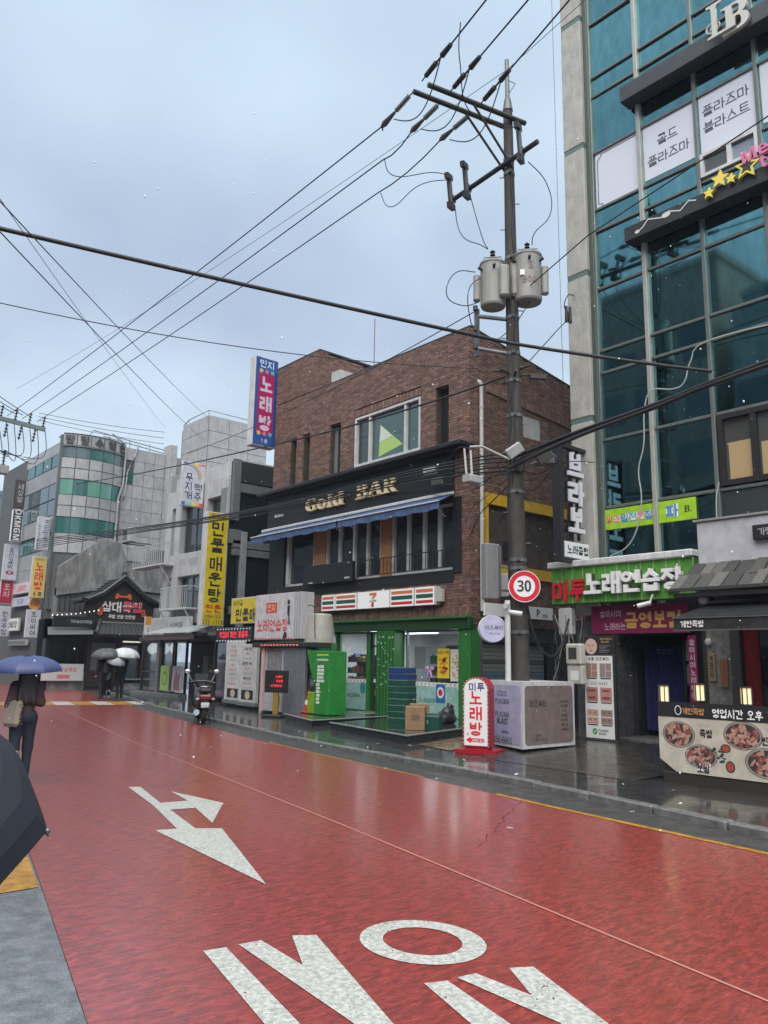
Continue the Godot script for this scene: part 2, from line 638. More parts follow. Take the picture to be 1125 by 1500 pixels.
func _ready() -> void:
	rng.seed = 20240229
	var cam := Camera3D.new()
	cam.name = "camera"
	add_child(cam)
	cam.fov = 65.46
	cam.near = 0.05
	cam.far = 600.0
	cam.position = Vector3(0, EYE,0)
	cam.rotation_order = EULER_ORDER_YXZ
	cam.rotation = Vector3(deg_to_rad(10.654), deg_to_rad(-40.35), deg_to_rad(1.0445))
	cam.current = true
	var env := Environment.new()
	env.background_mode = Environment.BG_SKY
	env.sky = Sky.new()
	env.sky.sky_material = make_sky()
	env.tonemap_mode = Environment.TONE_MAPPER_LINEAR
	env.tonemap_exposure = EXPOSURE
	env.sdfgi_enabled = true
	env.ssao_enabled = true
	env.ssil_enabled = true
	env.fog_enabled = true
	env.fog_density = 0.0006
	env.fog_light_color = Color(0.72,0.79,0.88)
	var we := WorldEnvironment.new()
	we.name = "world_environment"
	we.environment = env
	add_child(we)
	var sun := DirectionalLight3D.new()
	sun.name = "overcast_sun"
	sun.light_energy = SUN_ENERGY
	sun.light_color = Color(1.0,0.97,0.93)
	sun.light_angular_distance = 70.0
	sun.shadow_enabled = true
	add_child(sun)
	sun.rotation_order = EULER_ORDER_YXZ
	sun.rotation = Vector3(deg_to_rad(-57), deg_to_rad(-50),0)
	make_textures()
	build_street()
	build_opposite_side()
	build_brick_building()
	build_shopfront()
	build_glass_building()
	build_karaoke_entrance()
	build_corner_restaurant()
	build_left_buildings()
	build_left_shops()
	build_signs_left()
	build_pole()
	build_cables()
	build_pole_signs()
	build_store_clutter()
	build_booth()
	build_people()
	build_scooter()
	build_small_things()


# ---------------------------------------------------------------- street

const RED_RIGHT := [Vector2(7.15,3.0), Vector2(7.49,-3.47), Vector2(7.8,-6.19), Vector2(8.25,-8.98), Vector2(8.62,-12.0), Vector2(9.15,-15.2), Vector2(9.9,-18.9), Vector2(11.7,-27.7), Vector2(13.2,-34.0), Vector2(15.6,-45.0), Vector2(22.5,-81.0), Vector2(33.0,-140.0)]
const RED_LEFT := [Vector2(0.15,3.0), Vector2(1.57,-3.83), Vector2(2.12,-6.2), Vector2(3.2,-11.0), Vector2(4.6,-17.5), Vector2(6.9,-27.0), Vector2(8.2,-34.0), Vector2(10.6,-45.0), Vector2(17.5,-81.0), Vector2(28.0,-140.0)]
const KERB := [Vector2(7.75,3.0), Vector2(8.26,-3.82), Vector2(8.85,-7.02), Vector2(9.2,-10.0), Vector2(9.6,-13.8), Vector2(10.75,-19.74), Vector2(11.75,-24.9), Vector2(13.75,-32.6), Vector2(16.6,-45.0), Vector2(23.5,-81.0), Vector2(34.0,-140.0)]


func flat(m: MB, pts: Array, y: float) -> void:
	var p := PackedVector2Array(pts)
	if Geometry2D.is_polygon_clockwise(p):
		p.reverse()
	var t := Geometry2D.triangulate_polygon(p)
	for i in range(0, t.size(),3):
		var q := [p[t[i]], p[t[i + 1]], p[t[i + 2]]]
		var a := Vector3(q[0].x, y, q[0].y)
		var b := Vector3(q[1].x, y, q[1].y)
		var d := Vector3(q[2].x, y, q[2].y)
		if (b - a).cross(d - a).y < 0:
			m.tri(a, d, b)
		else:
			m.tri(a, b, d)


func along(line: Array, z: float) -> float:
	for i in line.size() - 1:
		if z <= line[i].y and z >= line[i + 1].y:
			return lerpf(line[i].x, line[i + 1].x, (z - line[i].y) / (line[i + 1].y - line[i].y))
	return line[-1].x


func strip(m: MB, line: Array, off0: float, off1: float, y: float, z0: float, z1: float) -> void:
	var n := int(ceil(absf(z1 - z0) / 1.0))
	for i in n:
		var a := lerpf(z0, z1, float(i) / n)
		var b := lerpf(z0, z1, float(i + 1) / n)
		var xa := along(line, a)
		var xb := along(line, b)
		m.quad(Vector3(xa + off0, y, a), Vector3(xa + off1, y, a), Vector3(xb + off1, y, b), Vector3(xb + off0, y, b))


func build_street() -> void:
	var asphalt := mat("wet_asphalt", 0.085, 0.092, 0.098, 0.42, 0.0, {"tex": "stain", "rtex": "rvar", "nrm": "n_grit", "ns": 0.45, "sc": 0.55})
	var pave := mat("wet_pavement", 0.05, 0.053, 0.053, 0.5, 0.0, {"tex": "stain", "rtex": "rvar", "nrm": "n_grit", "ns": 0.5, "sc": 0.5, "coat": 1.0, "cr": 0.09, "ctex": "film", "det": "patch", "ds": Vector3(0.25, 0.25, 0.25)})
	var red := mat("red_coating", 0.66, 0.082, 0.062, 0.42, 0.0, {"tex": "streak", "rtex": "rvar", "nrm": "n_fine", "ns": 0.4, "sc": Vector3(0.7, 0.5, 2.6), "spec": 0.6, "coat": 1.0, "cr": 0.19, "ctex": "film", "det": "patch"})
	var kerbm := mat("kerb_stone", 0.21, 0.215, 0.21, 0.4, 0.0, {"tex": "stain", "rtex": "rvar", "nrm": "n_grit", "ns": 0.3, "sc": 0.8})
	var gut := mat("gutter_concrete", 0.08, 0.082, 0.08, 0.4, 0.0, {"tex": "stain", "rtex": "rvar", "nrm": "n_grit", "ns": 0.4, "sc": 0.7})
	var white := mat("road_white", 0.66, 0.68, 0.65, 0.45, 0.0, {"tex": "chips", "rtex": "rvar", "nrm": "n_grit", "ns": 0.5, "sc": 0.8, "cut": 1, "coat": 0.4, "cr": 0.2})
	var yellow := mat("road_yellow", 0.60, 0.30, 0.03, 0.42, 0.0, {"tex": "stain", "rtex": "rvar", "nrm": "n_grit", "ns": 0.5, "sc": 1.1})
	var g := MB.new()
	g.quad(Vector3(-260,-0.03,200), Vector3(300,-0.03,200), Vector3(300,-0.03,-330), Vector3(-260,-0.03,-330))
	struct("ground", g, asphalt)
	var r := MB.new()
	var pts := RED_RIGHT.duplicate()
	var back := RED_LEFT.duplicate()
	back.reverse()
	pts.append_array(back)
	flat(r, pts,0.0)
	struct("road", r, red)
	# construction joint along the middle of the lane, and the faint cross joints of the coating
	var j := MB.new()
	var seam := [Vector2(3.3,2.5), Vector2(4.28,-2.03), Vector2(5.21,-6.73), Vector2(6.75,-15.35), Vector2(9.2,-27.0)]
	for k in seam.size() - 1:
		var a: Vector2 = seam[k]
		var b: Vector2 = seam[k + 1]
		var e := Vector2(0.011,0.002)
		j.quad(Vector3(a.x - e.x,0.004, a.y), Vector3(a.x + e.x,0.004, a.y), Vector3(b.x + e.x,0.004, b.y), Vector3(b.x - e.x,0.004, b.y))
	var jo := struct("road_joint", j, mat("joint_line", 0.42, 0.19, 0.15, 0.6))
	jo.set_meta("label", "pale seam line running along the middle of the red lane")
	var ck := MB.new()
	rng.seed = 17
	for l in [[4.6,-13.6,8.9,-14.6], [3.6,-16.4,9.2,-17.8], [4.4,-9.9,6.2,-10.2], [5.6,-5.2,7.9,-6.6], [7.4,-20.8,9.8,-21.6], [6.2,-15.4,7.6,-23.0]]:
		var p := Vector2(l[0], l[1])
		var q := Vector2(l[2], l[3])
		var n := int(p.distance_to(q) / 0.14)
		var last := p
		for i in n:
			var t := p.lerp(q, (i + 1.0) / n) + Vector2(rng.randf_range(-.02,.02), rng.randf_range(-.035,.035))
			var e := (t - last).orthogonal().normalized() * rng.randf_range(0.003,0.009)
			if rng.randf() < 0.85:
				flat(ck, [last - e, t - e, t + e, last + e],0.0025)
			last = t
	struct("road_crack", ck, mat("crack_dark", 0.10, 0.02, 0.018, 0.8)).set_meta("label", "thin dark cracks and cross joints in the red coating")
	var gm := MB.new()
	for k in 80:
		var a := 3.0 - k * 1.2
		var b := a - 1.2
		gm.quad(Vector3(along(RED_RIGHT, a),-0.004, a), Vector3(along(KERB, a),-0.004, a), Vector3(along(KERB, b),-0.004, b), Vector3(along(RED_RIGHT, b),-0.004, b))
	struct("gutter", gm, gut)
	var lv := MB.new()
	strip(lv, RED_LEFT,-1.0,0.0,-0.006,3.0,-140.0)
	struct("verge_strip", lv, mat("verge_concrete", 0.36, 0.38, 0.40, 0.3, 0.0, {"tex": "grit", "nrm": "n_grit", "ns": 0.35, "sc": 0.9, "coat": 0.9, "cr": 0.15, "ctex": "film", "det": "patch", "ds": Vector3(0.3, 0.3, 0.3)})).set_meta("label", "pale wet concrete strip along the left edge of the red lane")
	# pavement from the kerb to the shopfronts
	var pv := MB.new()
	for k in 56:
		var a := 3.0 - k * 0.75
		var b := a - 0.75
		pv.quad(Vector3(along(KERB, a) + 0.1,0.055, a), Vector3(19.5,0.06, a), Vector3(19.5,0.06, b), Vector3(along(KERB, b) + 0.1,0.055, b))
	struct("pavement", pv, pave)
	var kr := Node3D.new()
	kr.name = "kerb"
	kr.set_meta("kind", "structure")
	kr.set_meta("label", "low pale kerb stones along the wet pavement")
	add_child(kr)
	var z := 2.6
	while z > -38.0:
		var l := rng.randf_range(0.9,1.05)
		var a := Vector3(along(KERB, z),0, z)
		var b := Vector3(along(KERB, z - l),0, z - l)
		var d := (b - a).normalized()
		var m := MB.new()
		var bs := Basis(d.cross(Vector3.UP).normalized() * -1.0, Vector3.UP, d).orthonormalized()
		m.cbox(Vector3.ZERO, Vector3(0.15,0.11, l - 0.012),0.014)
		var o := put("kerb_stone", m, kerbm, kr)
		o.transform = Transform3D(Basis(Vector3.UP, atan2(d.x, d.z)), (a + b) * 0.5 + Vector3(rng.randf_range(-.006,.006),0.022 + rng.randf_range(-0.004,0.004),0))
		z -= l
	# paint
	var ye := MB.new()
	strip(ye, RED_RIGHT,-0.015,0.075,0.0035,2.0,-7.1)
	strip(ye, RED_RIGHT,0.0,0.055,0.0035,-8.7,-14.0)
	struct("yellow_edge_line", ye, yellow).set_meta("label", "thin yellow line painted along the right edge of the red lane")
	var yl := MB.new()
	strip(yl, RED_LEFT,-0.34,-0.02,-0.001,-6.2,-9.5)
	struct("yellow_bar_marking", yl, yellow).set_meta("label", "short wide yellow bar painted beside the left edge of the lane")
	# direction arrow, seen from its tip
	var ar := MB.new()
	flat(ar, [Vector2(4.43,-10.13), Vector2(4.56,-10.05), Vector2(4.26,-8.84), Vector2(4.58,-8.80), Vector2(4.72,-9.52), Vector2(4.84,-8.44), Vector2(4.19,-7.50), Vector2(4.44,-8.34), Vector2(4.17,-8.40), Vector2(3.93,-7.36), Vector2(4.14,-7.22), Vector2(3.42,-5.28), Vector2(3.58,-7.50), Vector2(3.78,-7.45), Vector2(4.13,-8.74)],0.004)
	struct("arrow_marking", ar, white).set_meta("label", "white straight and turn arrow painted on the red lane")
	var w := MB.new()
	flat(w, [Vector2(2.41,-4.34), Vector2(2.54,-4.31), Vector2(2.03,-1.9), Vector2(1.89,-2.0)],0.004)
	flat(w, [Vector2(2.62,-4.31), Vector2(2.76,-4.29), Vector2(2.73,-3.82), Vector2(2.95,-4.25), Vector2(3.07,-4.17), Vector2(2.65,-2.99), Vector2(2.2,-1.7), Vector2(2.05,-1.75), Vector2(2.51,-3.10)],0.004)
	flat(w, [Vector2(3.08,-3.24), Vector2(3.20,-3.19), Vector2(2.80,-1.55), Vector2(2.62,-1.6), Vector2(2.93,-2.77)],0.004)
	flat(w, [Vector2(3.27,-3.19), Vector2(3.39,-3.17), Vector2(3.40,-2.80), Vector2(3.59,-3.11), Vector2(3.71,-3.04), Vector2(3.43,-2.38), Vector2(2.98,-1.2), Vector2(2.85,-1.25), Vector2(3.26,-2.52)],0.004)
	for i in 40:
		var a := Vector2(cos(TAU * i / 40), sin(TAU * i / 40))
		var b := Vector2(cos(TAU * (i + 1) / 40), sin(TAU * (i + 1) / 40))
		var cc := Vector2(3.51,-3.71)
		var q := [cc + a * Vector2(.355,.395), cc + b * Vector2(.355,.395), cc + b * Vector2(.222,.25), cc + a * Vector2(.222,.25)]
		w.quad(Vector3(q[3].x,.004, q[3].y), Vector3(q[2].x,.004, q[2].y), Vector3(q[1].x,.004, q[1].y), Vector3(q[0].x,.004, q[0].y))
	struct("lettering_marking", w, white).set_meta("label", "large white letters painted upside down on the near red lane")
	# speed hump with white and yellow slanted bands
	var hump := MB.new()
	var hy := MB.new()
	var hw := MB.new()
	for k in 10:
		var x0 := 7.0 + k * 0.62
		var zz := -28.6 + (x0 - 7.0) * 0.28
		var m := hw if k % 2 == 0 else hy
		m.quad(Vector3(x0,0.005, zz), Vector3(x0 + 0.60,0.005, zz + 0.17), Vector3(x0 + 1.1,0.005, zz - 2.0), Vector3(x0 + 0.5,0.005, zz - 2.17))
	struct("hump_white_band", hw, white).set_meta("label", "white slanted bands across the far speed hump")
	struct("hump_yellow_band", hy, yellow).set_meta("label", "yellow slanted bands across the far speed hump")
	# patch of bare concrete in front of the karaoke entrance, and the sand coloured one beside the shop platform
	var rp := MB.new()
	for q in [[Vector3(10.3,0.06,-9.0), Vector3(10.15,0.06,-6.5), Vector3(14.4,0.15,-6.5), Vector3(14.4,0.15,-10.9)], [Vector3(10.3,0.06,-9.0), Vector3(14.4,0.15,-10.9), Vector3(11.3,0.12,-10.6), Vector3(10.5,0.06,-9.6)]]:
		rp.quad(q[0], q[1], q[2], q[3])
	struct("entrance_ramp", rp, mat("ramp_concrete", 0.10, 0.094, 0.082, 0.5, 0.0, {"coat": 0.8, "cr": 0.2, "ctex": "film", "det": "patch", "ds": Vector3(0.3, 0.3, 0.3), "tex": "stain", "rtex": "rpuddle", "nrm": "n_grit", "ns": 0.4, "sc": 0.5})).set_meta("label", "rough stained concrete ramp in front of the karaoke entrance")
	var sd := MB.new()
	flat(sd, [Vector2(10.9,-11.7), Vector2(10.65,-10.6), Vector2(13.6,-11.3), Vector2(13.9,-12.6), Vector2(13.0,-12.45)],0.066)
	struct("sandy_patch", sd, mat("sandy_ground", 0.26, 0.175, 0.105, 0.5, 0.0, {"tex": "stain", "rtex": "rpuddle", "sc": 0.7})).set_meta("label", "sand coloured wet ground between shop platform and sign box")


func simple_block(label: String, x0: float, x1: float, z0: float, z1: float, h: float, wallm: Material, glassm: Material) -> void:
	var o := thing("street_building", label, "building", Vector3((x0 + x1) / 2, 0, (z0 + z1) / 2), PI / 2)
	var w := z1 - z0
	var d := x1 - x0
	put("wall", one_box(-w / 2, 0, -d / 2, w / 2, h, d / 2), wallm, o)
	put("roof", one_box(-w / 2 - 0.1, h, -d / 2 - 0.1, w / 2 + 0.1, h + 0.4, d / 2 + 0.1), wallm, o)
	var fl := int(h / 3.3)
	for f in fl:
		for k in int(w / 2.4):
			put("window", one_box(-w / 2 + 0.5 + k * 2.4, f * 3.3 + 0.9, d / 2 - 0.05, -w / 2 + 2.3 + k * 2.4, f * 3.3 + 2.6, d / 2 + 0.02), glassm, o)


# the far side of the street: it stands outside the picture but shows in the glass front and the wet ground
func build_opposite_side() -> void:
	var wm := mat("render_grey", 0.42, 0.43, 0.44, 0.8, 0.0, {"tex": "wear", "sc": 0.3})
	var wm2 := mat("render_brown", 0.36, 0.30, 0.26, 0.8, 0.0, {"tex": "wear", "sc": 0.3})
	var gl := mat("far_window", 0.03, 0.045, 0.055, 0.08, 0.0, {"spec": 0.8})
	simple_block("tall grey block across the street, mirrored in the glass front", -15, -7.5, -17, -5, 19.5, wm, gl)
	simple_block("brown mid rise across the street beyond the tall grey block", -14, -7.0, -31, -18, 22.0, wm2, gl)
	simple_block("long grey row across the street, farthest along", -14, -6.5, -62, -33, 13.0, wm, gl)
	simple_block("low grey house across the street, nearest to the viewer", -14, -7.5, -3, 9, 8.0, wm, gl)

# ---------------------------------------------------------------- brick building with the corner shop

const BZ := -19.0      # the building's own x axis is the street's z axis, moved by this
var brick_spots := []  # [Transform3D in the building's frame, tone]


func blocked(list: Array, a: float, b: float, y0: float, y1: float) -> Array:
	# the pieces of a..b that the openings leave in this course
	var keep := [[a, b]]
	for o in list:
		if y1 > o[1] + 0.01 and y0 < o[3] - 0.01:
			var nk := []
			for k in keep:
				if o[2] <= k[0] or o[0] >= k[1]:
					nk.append(k)
				else:
					if o[0] > k[0]: nk.append([k[0], o[0]])
					if o[2] < k[1]: nk.append([o[2], k[1]])
			keep = nk
	return keep


# bricks over a rectangle of the plane spanned by e (along) and up; nrm points outward; top may slope from t0 to t1
func lay_bricks(org: Vector3, e: Vector3, nrm: Vector3, len: float, y0: float, t0: float, t1: float, holes: Array) -> void:
	var bh := 0.076
	var bl := 0.232
	var c := 0
	var y := y0
	var b := Basis(e, Vector3.UP, nrm)
	while y < maxf(t0, t1):
		var x := -bl * 0.5 * (c % 2)
		while x < len:
			var top := lerpf(t0, t1, clampf((x + bl * 0.5) / len,0,1))
			if y + bh <= top + 0.02:
				for k in blocked(holes, maxf(x,0.0), minf(x + bl, len), y, y + bh):
					var w: float = k[1] - k[0] - 0.010
					if w > 0.03:
						var p: Vector3 = org + e * (k[0] + k[1]) * 0.5 + Vector3.UP * (y + bh * 0.5) + nrm * rng.randf_range(-0.003,0.003)
						brick_spots.append([Transform3D(b * Basis.from_scale(Vector3(w, bh - 0.011,0.05)), p), rng.randi() % 7])
			x += bl
		y += bh
		c += 1


# soldier course: bricks on end
func lay_soldiers(org: Vector3, e: Vector3, nrm: Vector3, len: float, slope := 0.0) -> void:
	var b := Basis(e, Vector3.UP, nrm)
	var n := int(len / 0.076)
	for i in n:
		var p := org + e * (i + 0.5) * len / n + Vector3.UP * (0.115 + slope * (i + 0.5) / n) + nrm * (0.012 + rng.randf_range(-.003,.003))
		brick_spots.append([Transform3D(b * Basis.from_scale(Vector3(0.066,0.22,0.05)), p), rng.randi() % 7])


func wframe(m: MB, x0: float, y0: float, x1: float, y1: float, t: float, z0: float, z1: float) -> void:
	m.bx(x0, y0, z0, x1, y0 + t, z1)
	m.bx(x0, y1 - t, z0, x1, y1, z1)
	m.bx(x0, y0 + t, z0, x0 + t, y1 - t, z1)
	m.bx(x1 - t, y0 + t, z0, x1, y1 - t, z1)


func build_brick_building() -> void:
	var o := thing("brick_building", "three storey dark brick building with black fascia and green ground floor shop", "building", Vector3(15, 0, BZ), -PI / 2)
	var mortar := mat("mortar", 0.10, 0.082, 0.07, 0.9, 0.0, {"tex": "stain", "sc": 0.5})
	var dark := mat("dark_recess", 0.012, 0.013, 0.015, 0.5)
	var black := mat("black_fascia", 0.012, 0.013, 0.016, 0.55, 0.0, {"tex": "wear", "sc": 0.5})
	var coping := mat("coping", 0.07, 0.06, 0.055, 0.6, 0.0, {"tex": "stain", "sc": 0.6})
	var wht := paint("white_frame", 0.62, 0.63, 0.63, 0.4)
	var glass := mat("window_glass", 0.014, 0.02, 0.024, 0.04, 0.0, {"spec": 0.75})
	var gglass := mat("green_window_glass", 0.03, 0.075, 0.065, 0.05, 0.0, {"spec": 0.75})
	var wood := mat("orange_wood", 0.50, 0.23, 0.09, 0.55, 0.0, {"tex": "streak", "sc": Vector3(6, 0.4, 6)})
	var L := func(z: float) -> float: return z - BZ
	var xl: float = L.call(-23.8)
	var xr: float = L.call(-14.15)
	# openings on the street front: x0, y0, x1, y1
	var holes := [
		[L.call(-22.75),7.58, L.call(-22.38),9.2], [L.call(-21.98),7.58, L.call(-21.58),9.2], [L.call(-20.42),7.58, L.call(-19.86),9.2],
		[L.call(-19.15),7.56, L.call(-16.08),9.2], [L.call(-15.47),7.58, L.call(-14.95),9.2],
	]
	# body: slabs of wall between the openings so that the recesses are real
	var wall := MB.new()
	wall.bx(xl,7.0,-0.30, xr,7.57,-0.03)
	wall.bx(xl,9.2,-0.30, xr,10.65,-0.03)
	var cuts := [xl]
	for h in holes:
		cuts.append(h[0])
		cuts.append(h[2])
	cuts.append(xr)
	for i in range(0, cuts.size(),2):
		wall.bx(cuts[i],7.57,-0.30, cuts[i + 1],9.2,-0.03)
	wall.bx(xl,2.75,-0.30, xr,3.95,-0.03)
	wall.bx(xl,0.0,-6.0, xl + 0.3,10.6,-0.3)
	wall.bx(xl,0.0,-6.0, xr,10.0,-5.7)
	wall.bx(L.call(-14.75),3.95,-0.30, xr,7.0,-0.03)
	# side wall towards the alley, whose top falls back
	wall.slab(PackedVector2Array([Vector2(0,2.6), Vector2(0,2.6)]),0,0)
	var ws := MB.new()
	ws.bx(xr - 0.3,2.6,-6.0, xr - 0.03,10.0,-0.3)
	put("wall", wall, mortar, o)
	put("wall", ws, mortar, o)
	put("roof", one_box(xl + 0.3, 9.9, -5.7, xr - 0.3, 10.05, -0.3), coping, o)
	# penthouse at the far end
	var px1: float = L.call(-21.2)
	put("penthouse", boxes([[xl, 10.5, -3.5, px1 - 0.03, 12.08, -0.03]]), mortar, o)
	lay_bricks(Vector3(xl,10.72,0), Vector3.RIGHT, Vector3.BACK, px1 - xl,0,1.36,1.36, [])
	lay_bricks(Vector3(px1,10.72,0), Vector3(0,0,-1), Vector3.RIGHT,3.5,0,1.36,1.2, [])
	put("coping", boxes([[xl - 0.03, 12.08, -3.52, px1 + 0.03, 12.14, 0.03]]), coping, o)
	put("roof_box", one_box(px1 + 0.03, 10.72, -1.6, px1 + 0.5, 11.4, -0.5), paint("roof_box_white", 0.6, 0.62, 0.63), o)
	lay_bricks(Vector3(xl,7.42,0), Vector3.RIGHT, Vector3.BACK, xr - xl,0,3.25,3.25, holes.map(func(h): return [h[0] - xl, h[1] - 7.42, h[2] - xl, h[3] - 7.42]) + [[L.call(-19.15) - xl,9.2 - 7.42, L.call(-16.08) - xl,9.43 - 7.42]])
	lay_soldiers(Vector3(L.call(-19.15),9.2,0), Vector3.RIGHT, Vector3.BACK,3.07)
	lay_bricks(Vector3(xl + 0.2,2.82,0), Vector3.RIGHT, Vector3.BACK, xr - xl - 0.2,0,0.9,0.9, [])
	lay_soldiers(Vector3(L.call(-20.9),2.82,0.03), Vector3.RIGHT, Vector3.BACK,6.7)
	lay_bricks(Vector3(L.call(-14.75),3.72,0), Vector3.RIGHT, Vector3.BACK, L.call(-14.15) - L.call(-14.75),0,3.75,3.75, [])
	# the alley side: openings given along the depth
	var side_holes := [[0.55,4.15,3.5,5.82], [2.15,8.0,2.9,8.55]]
	lay_bricks(Vector3(xr,2.6,0), Vector3(0,0,-1), Vector3.RIGHT,5.6,0,8.05,7.25, side_holes.map(func(h): return [h[0], h[1] - 2.6, h[2], h[3] - 2.6]))
	var sc := MB.new()
	lay_soldiers(Vector3(xr + 0.03,8.95,-0.6), Vector3(0,0,-1), Vector3.RIGHT,5.0,-0.4)
	# coping on the parapet
	var cp := MB.new()
	cp.bx(px1,10.67,-0.34, xr + 0.03,10.72,0.03)
	put("coping", cp, coping, o)
	var cs := MB.new()
	var q := [Vector3(xr - 0.34,10.67,-0.34), Vector3(xr + 0.03,10.67,-0.34), Vector3(xr + 0.03,9.88,-5.7), Vector3(xr - 0.34,9.88,-5.7)]
	cs.quad(q[0], q[1], q[2], q[3])
	cs.quad(q[1] - Vector3(0,.06,0), q[2] - Vector3(0,.06,0), q[2], q[1])
	put("coping", cs, coping, o)
	place_bricks(o)
	# slits
	for i in [0,1,2,4]:
		var h = holes[i]
		var w := put("window", boxes([[h[0], h[1], -0.26, h[2], h[3], -0.22]]), dark if i < 2 or i == 4 else glass, o)
		if i == 2:
			put("frame", boxes([[h[0], h[1], -0.21, h[0] + 0.16, h[3], -0.17]]), mat("slit_grey", 0.16, 0.18, 0.18, 0.5), w)
		put("sill", boxes([[h[0] - 0.02, h[1] - 0.05, -0.22, h[2] + 0.02, h[1] - 0.001, 0.03]]), coping, w)
	# the wide white window of the third floor
	var wn := MB.new()
	var a: float = L.call(-19.13)
	var b: float = L.call(-16.10)
	wframe(wn, a,7.58, b,9.18,0.075,-0.16,0.02)
	var c1: float = L.call(-18.42)
	var c2: float = L.call(-16.78)
	wn.bx(c1 - 0.04,7.655,-0.15, c1 + 0.04,9.105,0.0)
	wn.bx(c2 - 0.04,7.655,-0.15, c2 + 0.04,9.105,0.0)
	var wo := put("window", wn, wht, o)
	wo.set_meta("label", "wide white framed window of three lights under the parapet")
	for g in [[a + 0.07, c1 - 0.04, glass], [c1 + 0.04, c2 - 0.04, gglass], [c2 + 0.04, b - 0.07, gglass]]:
		put("pane", one_box(g[0], 7.65, -0.12, g[1], 9.11, -0.1), g[2], wo)
	var pt := MB.new()
	pt.slab(PackedVector2Array([Vector2(c1 + 0.35,7.75), Vector2(c1 + 1.45,7.95), Vector2(c1 + 0.42,8.75)]),-0.098,-0.094)
	put("pennant", pt, mat("pennant_green", 0.35, 0.52, 0.16, 0.5), wo)
	var pt2 := MB.new()
	pt2.slab(PackedVector2Array([Vector2(c1 + 0.38,8.2), Vector2(c1 + 0.95,8.3), Vector2(c1 + 0.42,8.74)]),-0.0935,-0.092)
	put("pennant_top", pt2, mat("pennant_pale", 0.55, 0.6, 0.55, 0.5), wo)
	# small cornice above the fascia
	var cn := MB.new()
	cn.cbox(Vector3((xl + xr) / 2 - 0.1,7.33,0.2), Vector3(xr - xl + 0.35,0.12,0.62),0.02)
	cn.bx(xl - 0.2,7.2,0.0, xr - 0.1,7.268,0.36)
	put("cornice", cn, black, o)
	# black fascia behind the gold letters
	put("fascia", one_box(xl - 0.05, 5.98, -0.05, L.call(-14.7), 7.2, 0.14), black, o)
	# second floor: black frame with wooden posts and white windows
	var p2 := MB.new()
	p2.bx(xl,3.72,-0.32, L.call(-14.76),4.05,0.05)
	p2.bx(xl,4.05,-0.32, L.call(-22.85),5.98,0.04)
	p2.bx(L.call(-14.76),3.95,-0.02, L.call(-14.45),5.98,0.06)
	p2.bx(xl,5.9,-0.32, L.call(-14.76),5.98,0.0)
	put("black_panel", p2, black, o)
	put("room_back", boxes([[xl + 0.3, 3.95, -2.6, L.call(-14.8), 5.98, -2.5], [xl + 0.3, 3.9, -2.5, L.call(-14.8), 3.95, -0.33], [xl + 0.3, 5.99, -2.5, L.call(-14.8), 6.05, -0.33]]), mat("dim_room", 0.05, 0.04, 0.035, 0.8), o)
	for pz in [[-21.2,-20.55], [-17.82,-17.33]]:
		put("wood_post", one_box(L.call(pz[0]), 4.05, -0.2, L.call(pz[1]), 5.9, -0.02, 0.01), wood, o)
	var clear := mat("bar_glass", 0.03, 0.04, 0.045, 0.03, 0.0, {"a": 0.72, "spec": 0.75})
	for w in [[-22.85, -21.2, [-22.78], "single"], [-20.55, -17.82, [-19.85, -19.12, -18.46], ""], [-17.33, -14.78, [-16.64, -15.98, -15.38], ""]]:
		var m := MB.new()
		var x0: float = L.call(w[0])
		var x1: float = L.call(w[1])
		wframe(m, x0,4.06, x1,5.88,0.07,-0.22,-0.06)
		var xs := [x0 + 0.07]
		for z in w[2]:
			if w[3] == "":
				m.bx(L.call(z) - 0.05,4.13,-0.2, L.call(z) + 0.05,5.81,-0.05)
			else:
				m.bx(L.call(z) - 0.02,4.13,-0.2, L.call(z) + 0.13,5.81,-0.03)
			xs.append(L.call(z))
		xs.append(x1 - 0.07)
		var wq := put("window", m, wht, o)
		for i in xs.size() - 1:
			if xs[i + 1] - xs[i] > 0.2:
				put("pane", one_box(xs[i] + 0.04, 4.13, -0.15, xs[i + 1] - 0.04, 5.81, -0.135), clear, wq)
	# iron railing before the right hand windows
	var rl := thing("window_railing", "low black iron railing before the second floor windows under the blue awning", "railing", Vector3(15, 4.05, -16.7), -PI / 2)
	var rm := MB.new()
	rm.bx(-1.95,0.52,0.1,1.95,0.545,0.13)
	rm.bx(-1.95,0.06,0.1,1.95,0.085,0.13)
	put("rail", rm, dark, rl)
	for i in 25:
		put("baluster", one_box(-1.94 + i * 0.161, 0.085, 0.107, -1.925 + i * 0.161, 0.52, 0.123), dark, rl)
	# yellow bands and black windows of the alley side
	var yel := paint("yellow_band", 0.75, 0.46, 0.02, 0.5)
	var yb := MB.new()
	yb.bx(xr - 0.02,5.82,-4.3, xr + 0.09,6.12,-0.5)
	yb.bx(xr - 0.02,4.15,-0.62, xr + 0.07,5.82,-0.5)
	put("yellow_band", yb, yel, o)
	var yb2 := MB.new()
	yb2.bx(xr - 0.02,3.92,-4.3, xr + 0.09,4.22,-0.5)
	put("yellow_band", yb2, yel, o)
	put("window", boxes([[xr - 0.28, 4.2, -3.5, xr - 0.2, 5.85, -0.55]]), glass, o)
	put("window", boxes([[xr - 0.2, 4.25, -1.95, xr - 0.1, 5.8, -1.85], [xr - 0.1, 4.4, -1.9, xr + 0.0, 4.9, -1.3]]), dark, o)
	put("white_panel", one_box(xr - 0.1, 7.95, -3.3, xr + 0.02, 8.62, -2.0), wht, o)
	# alley ground floor: lintel, rolling shutter of many slats, dark door
	put("lintel", one_box(xr - 0.25, 2.2, -5.7, xr - 0.04, 2.6, -0.4), coping, o)
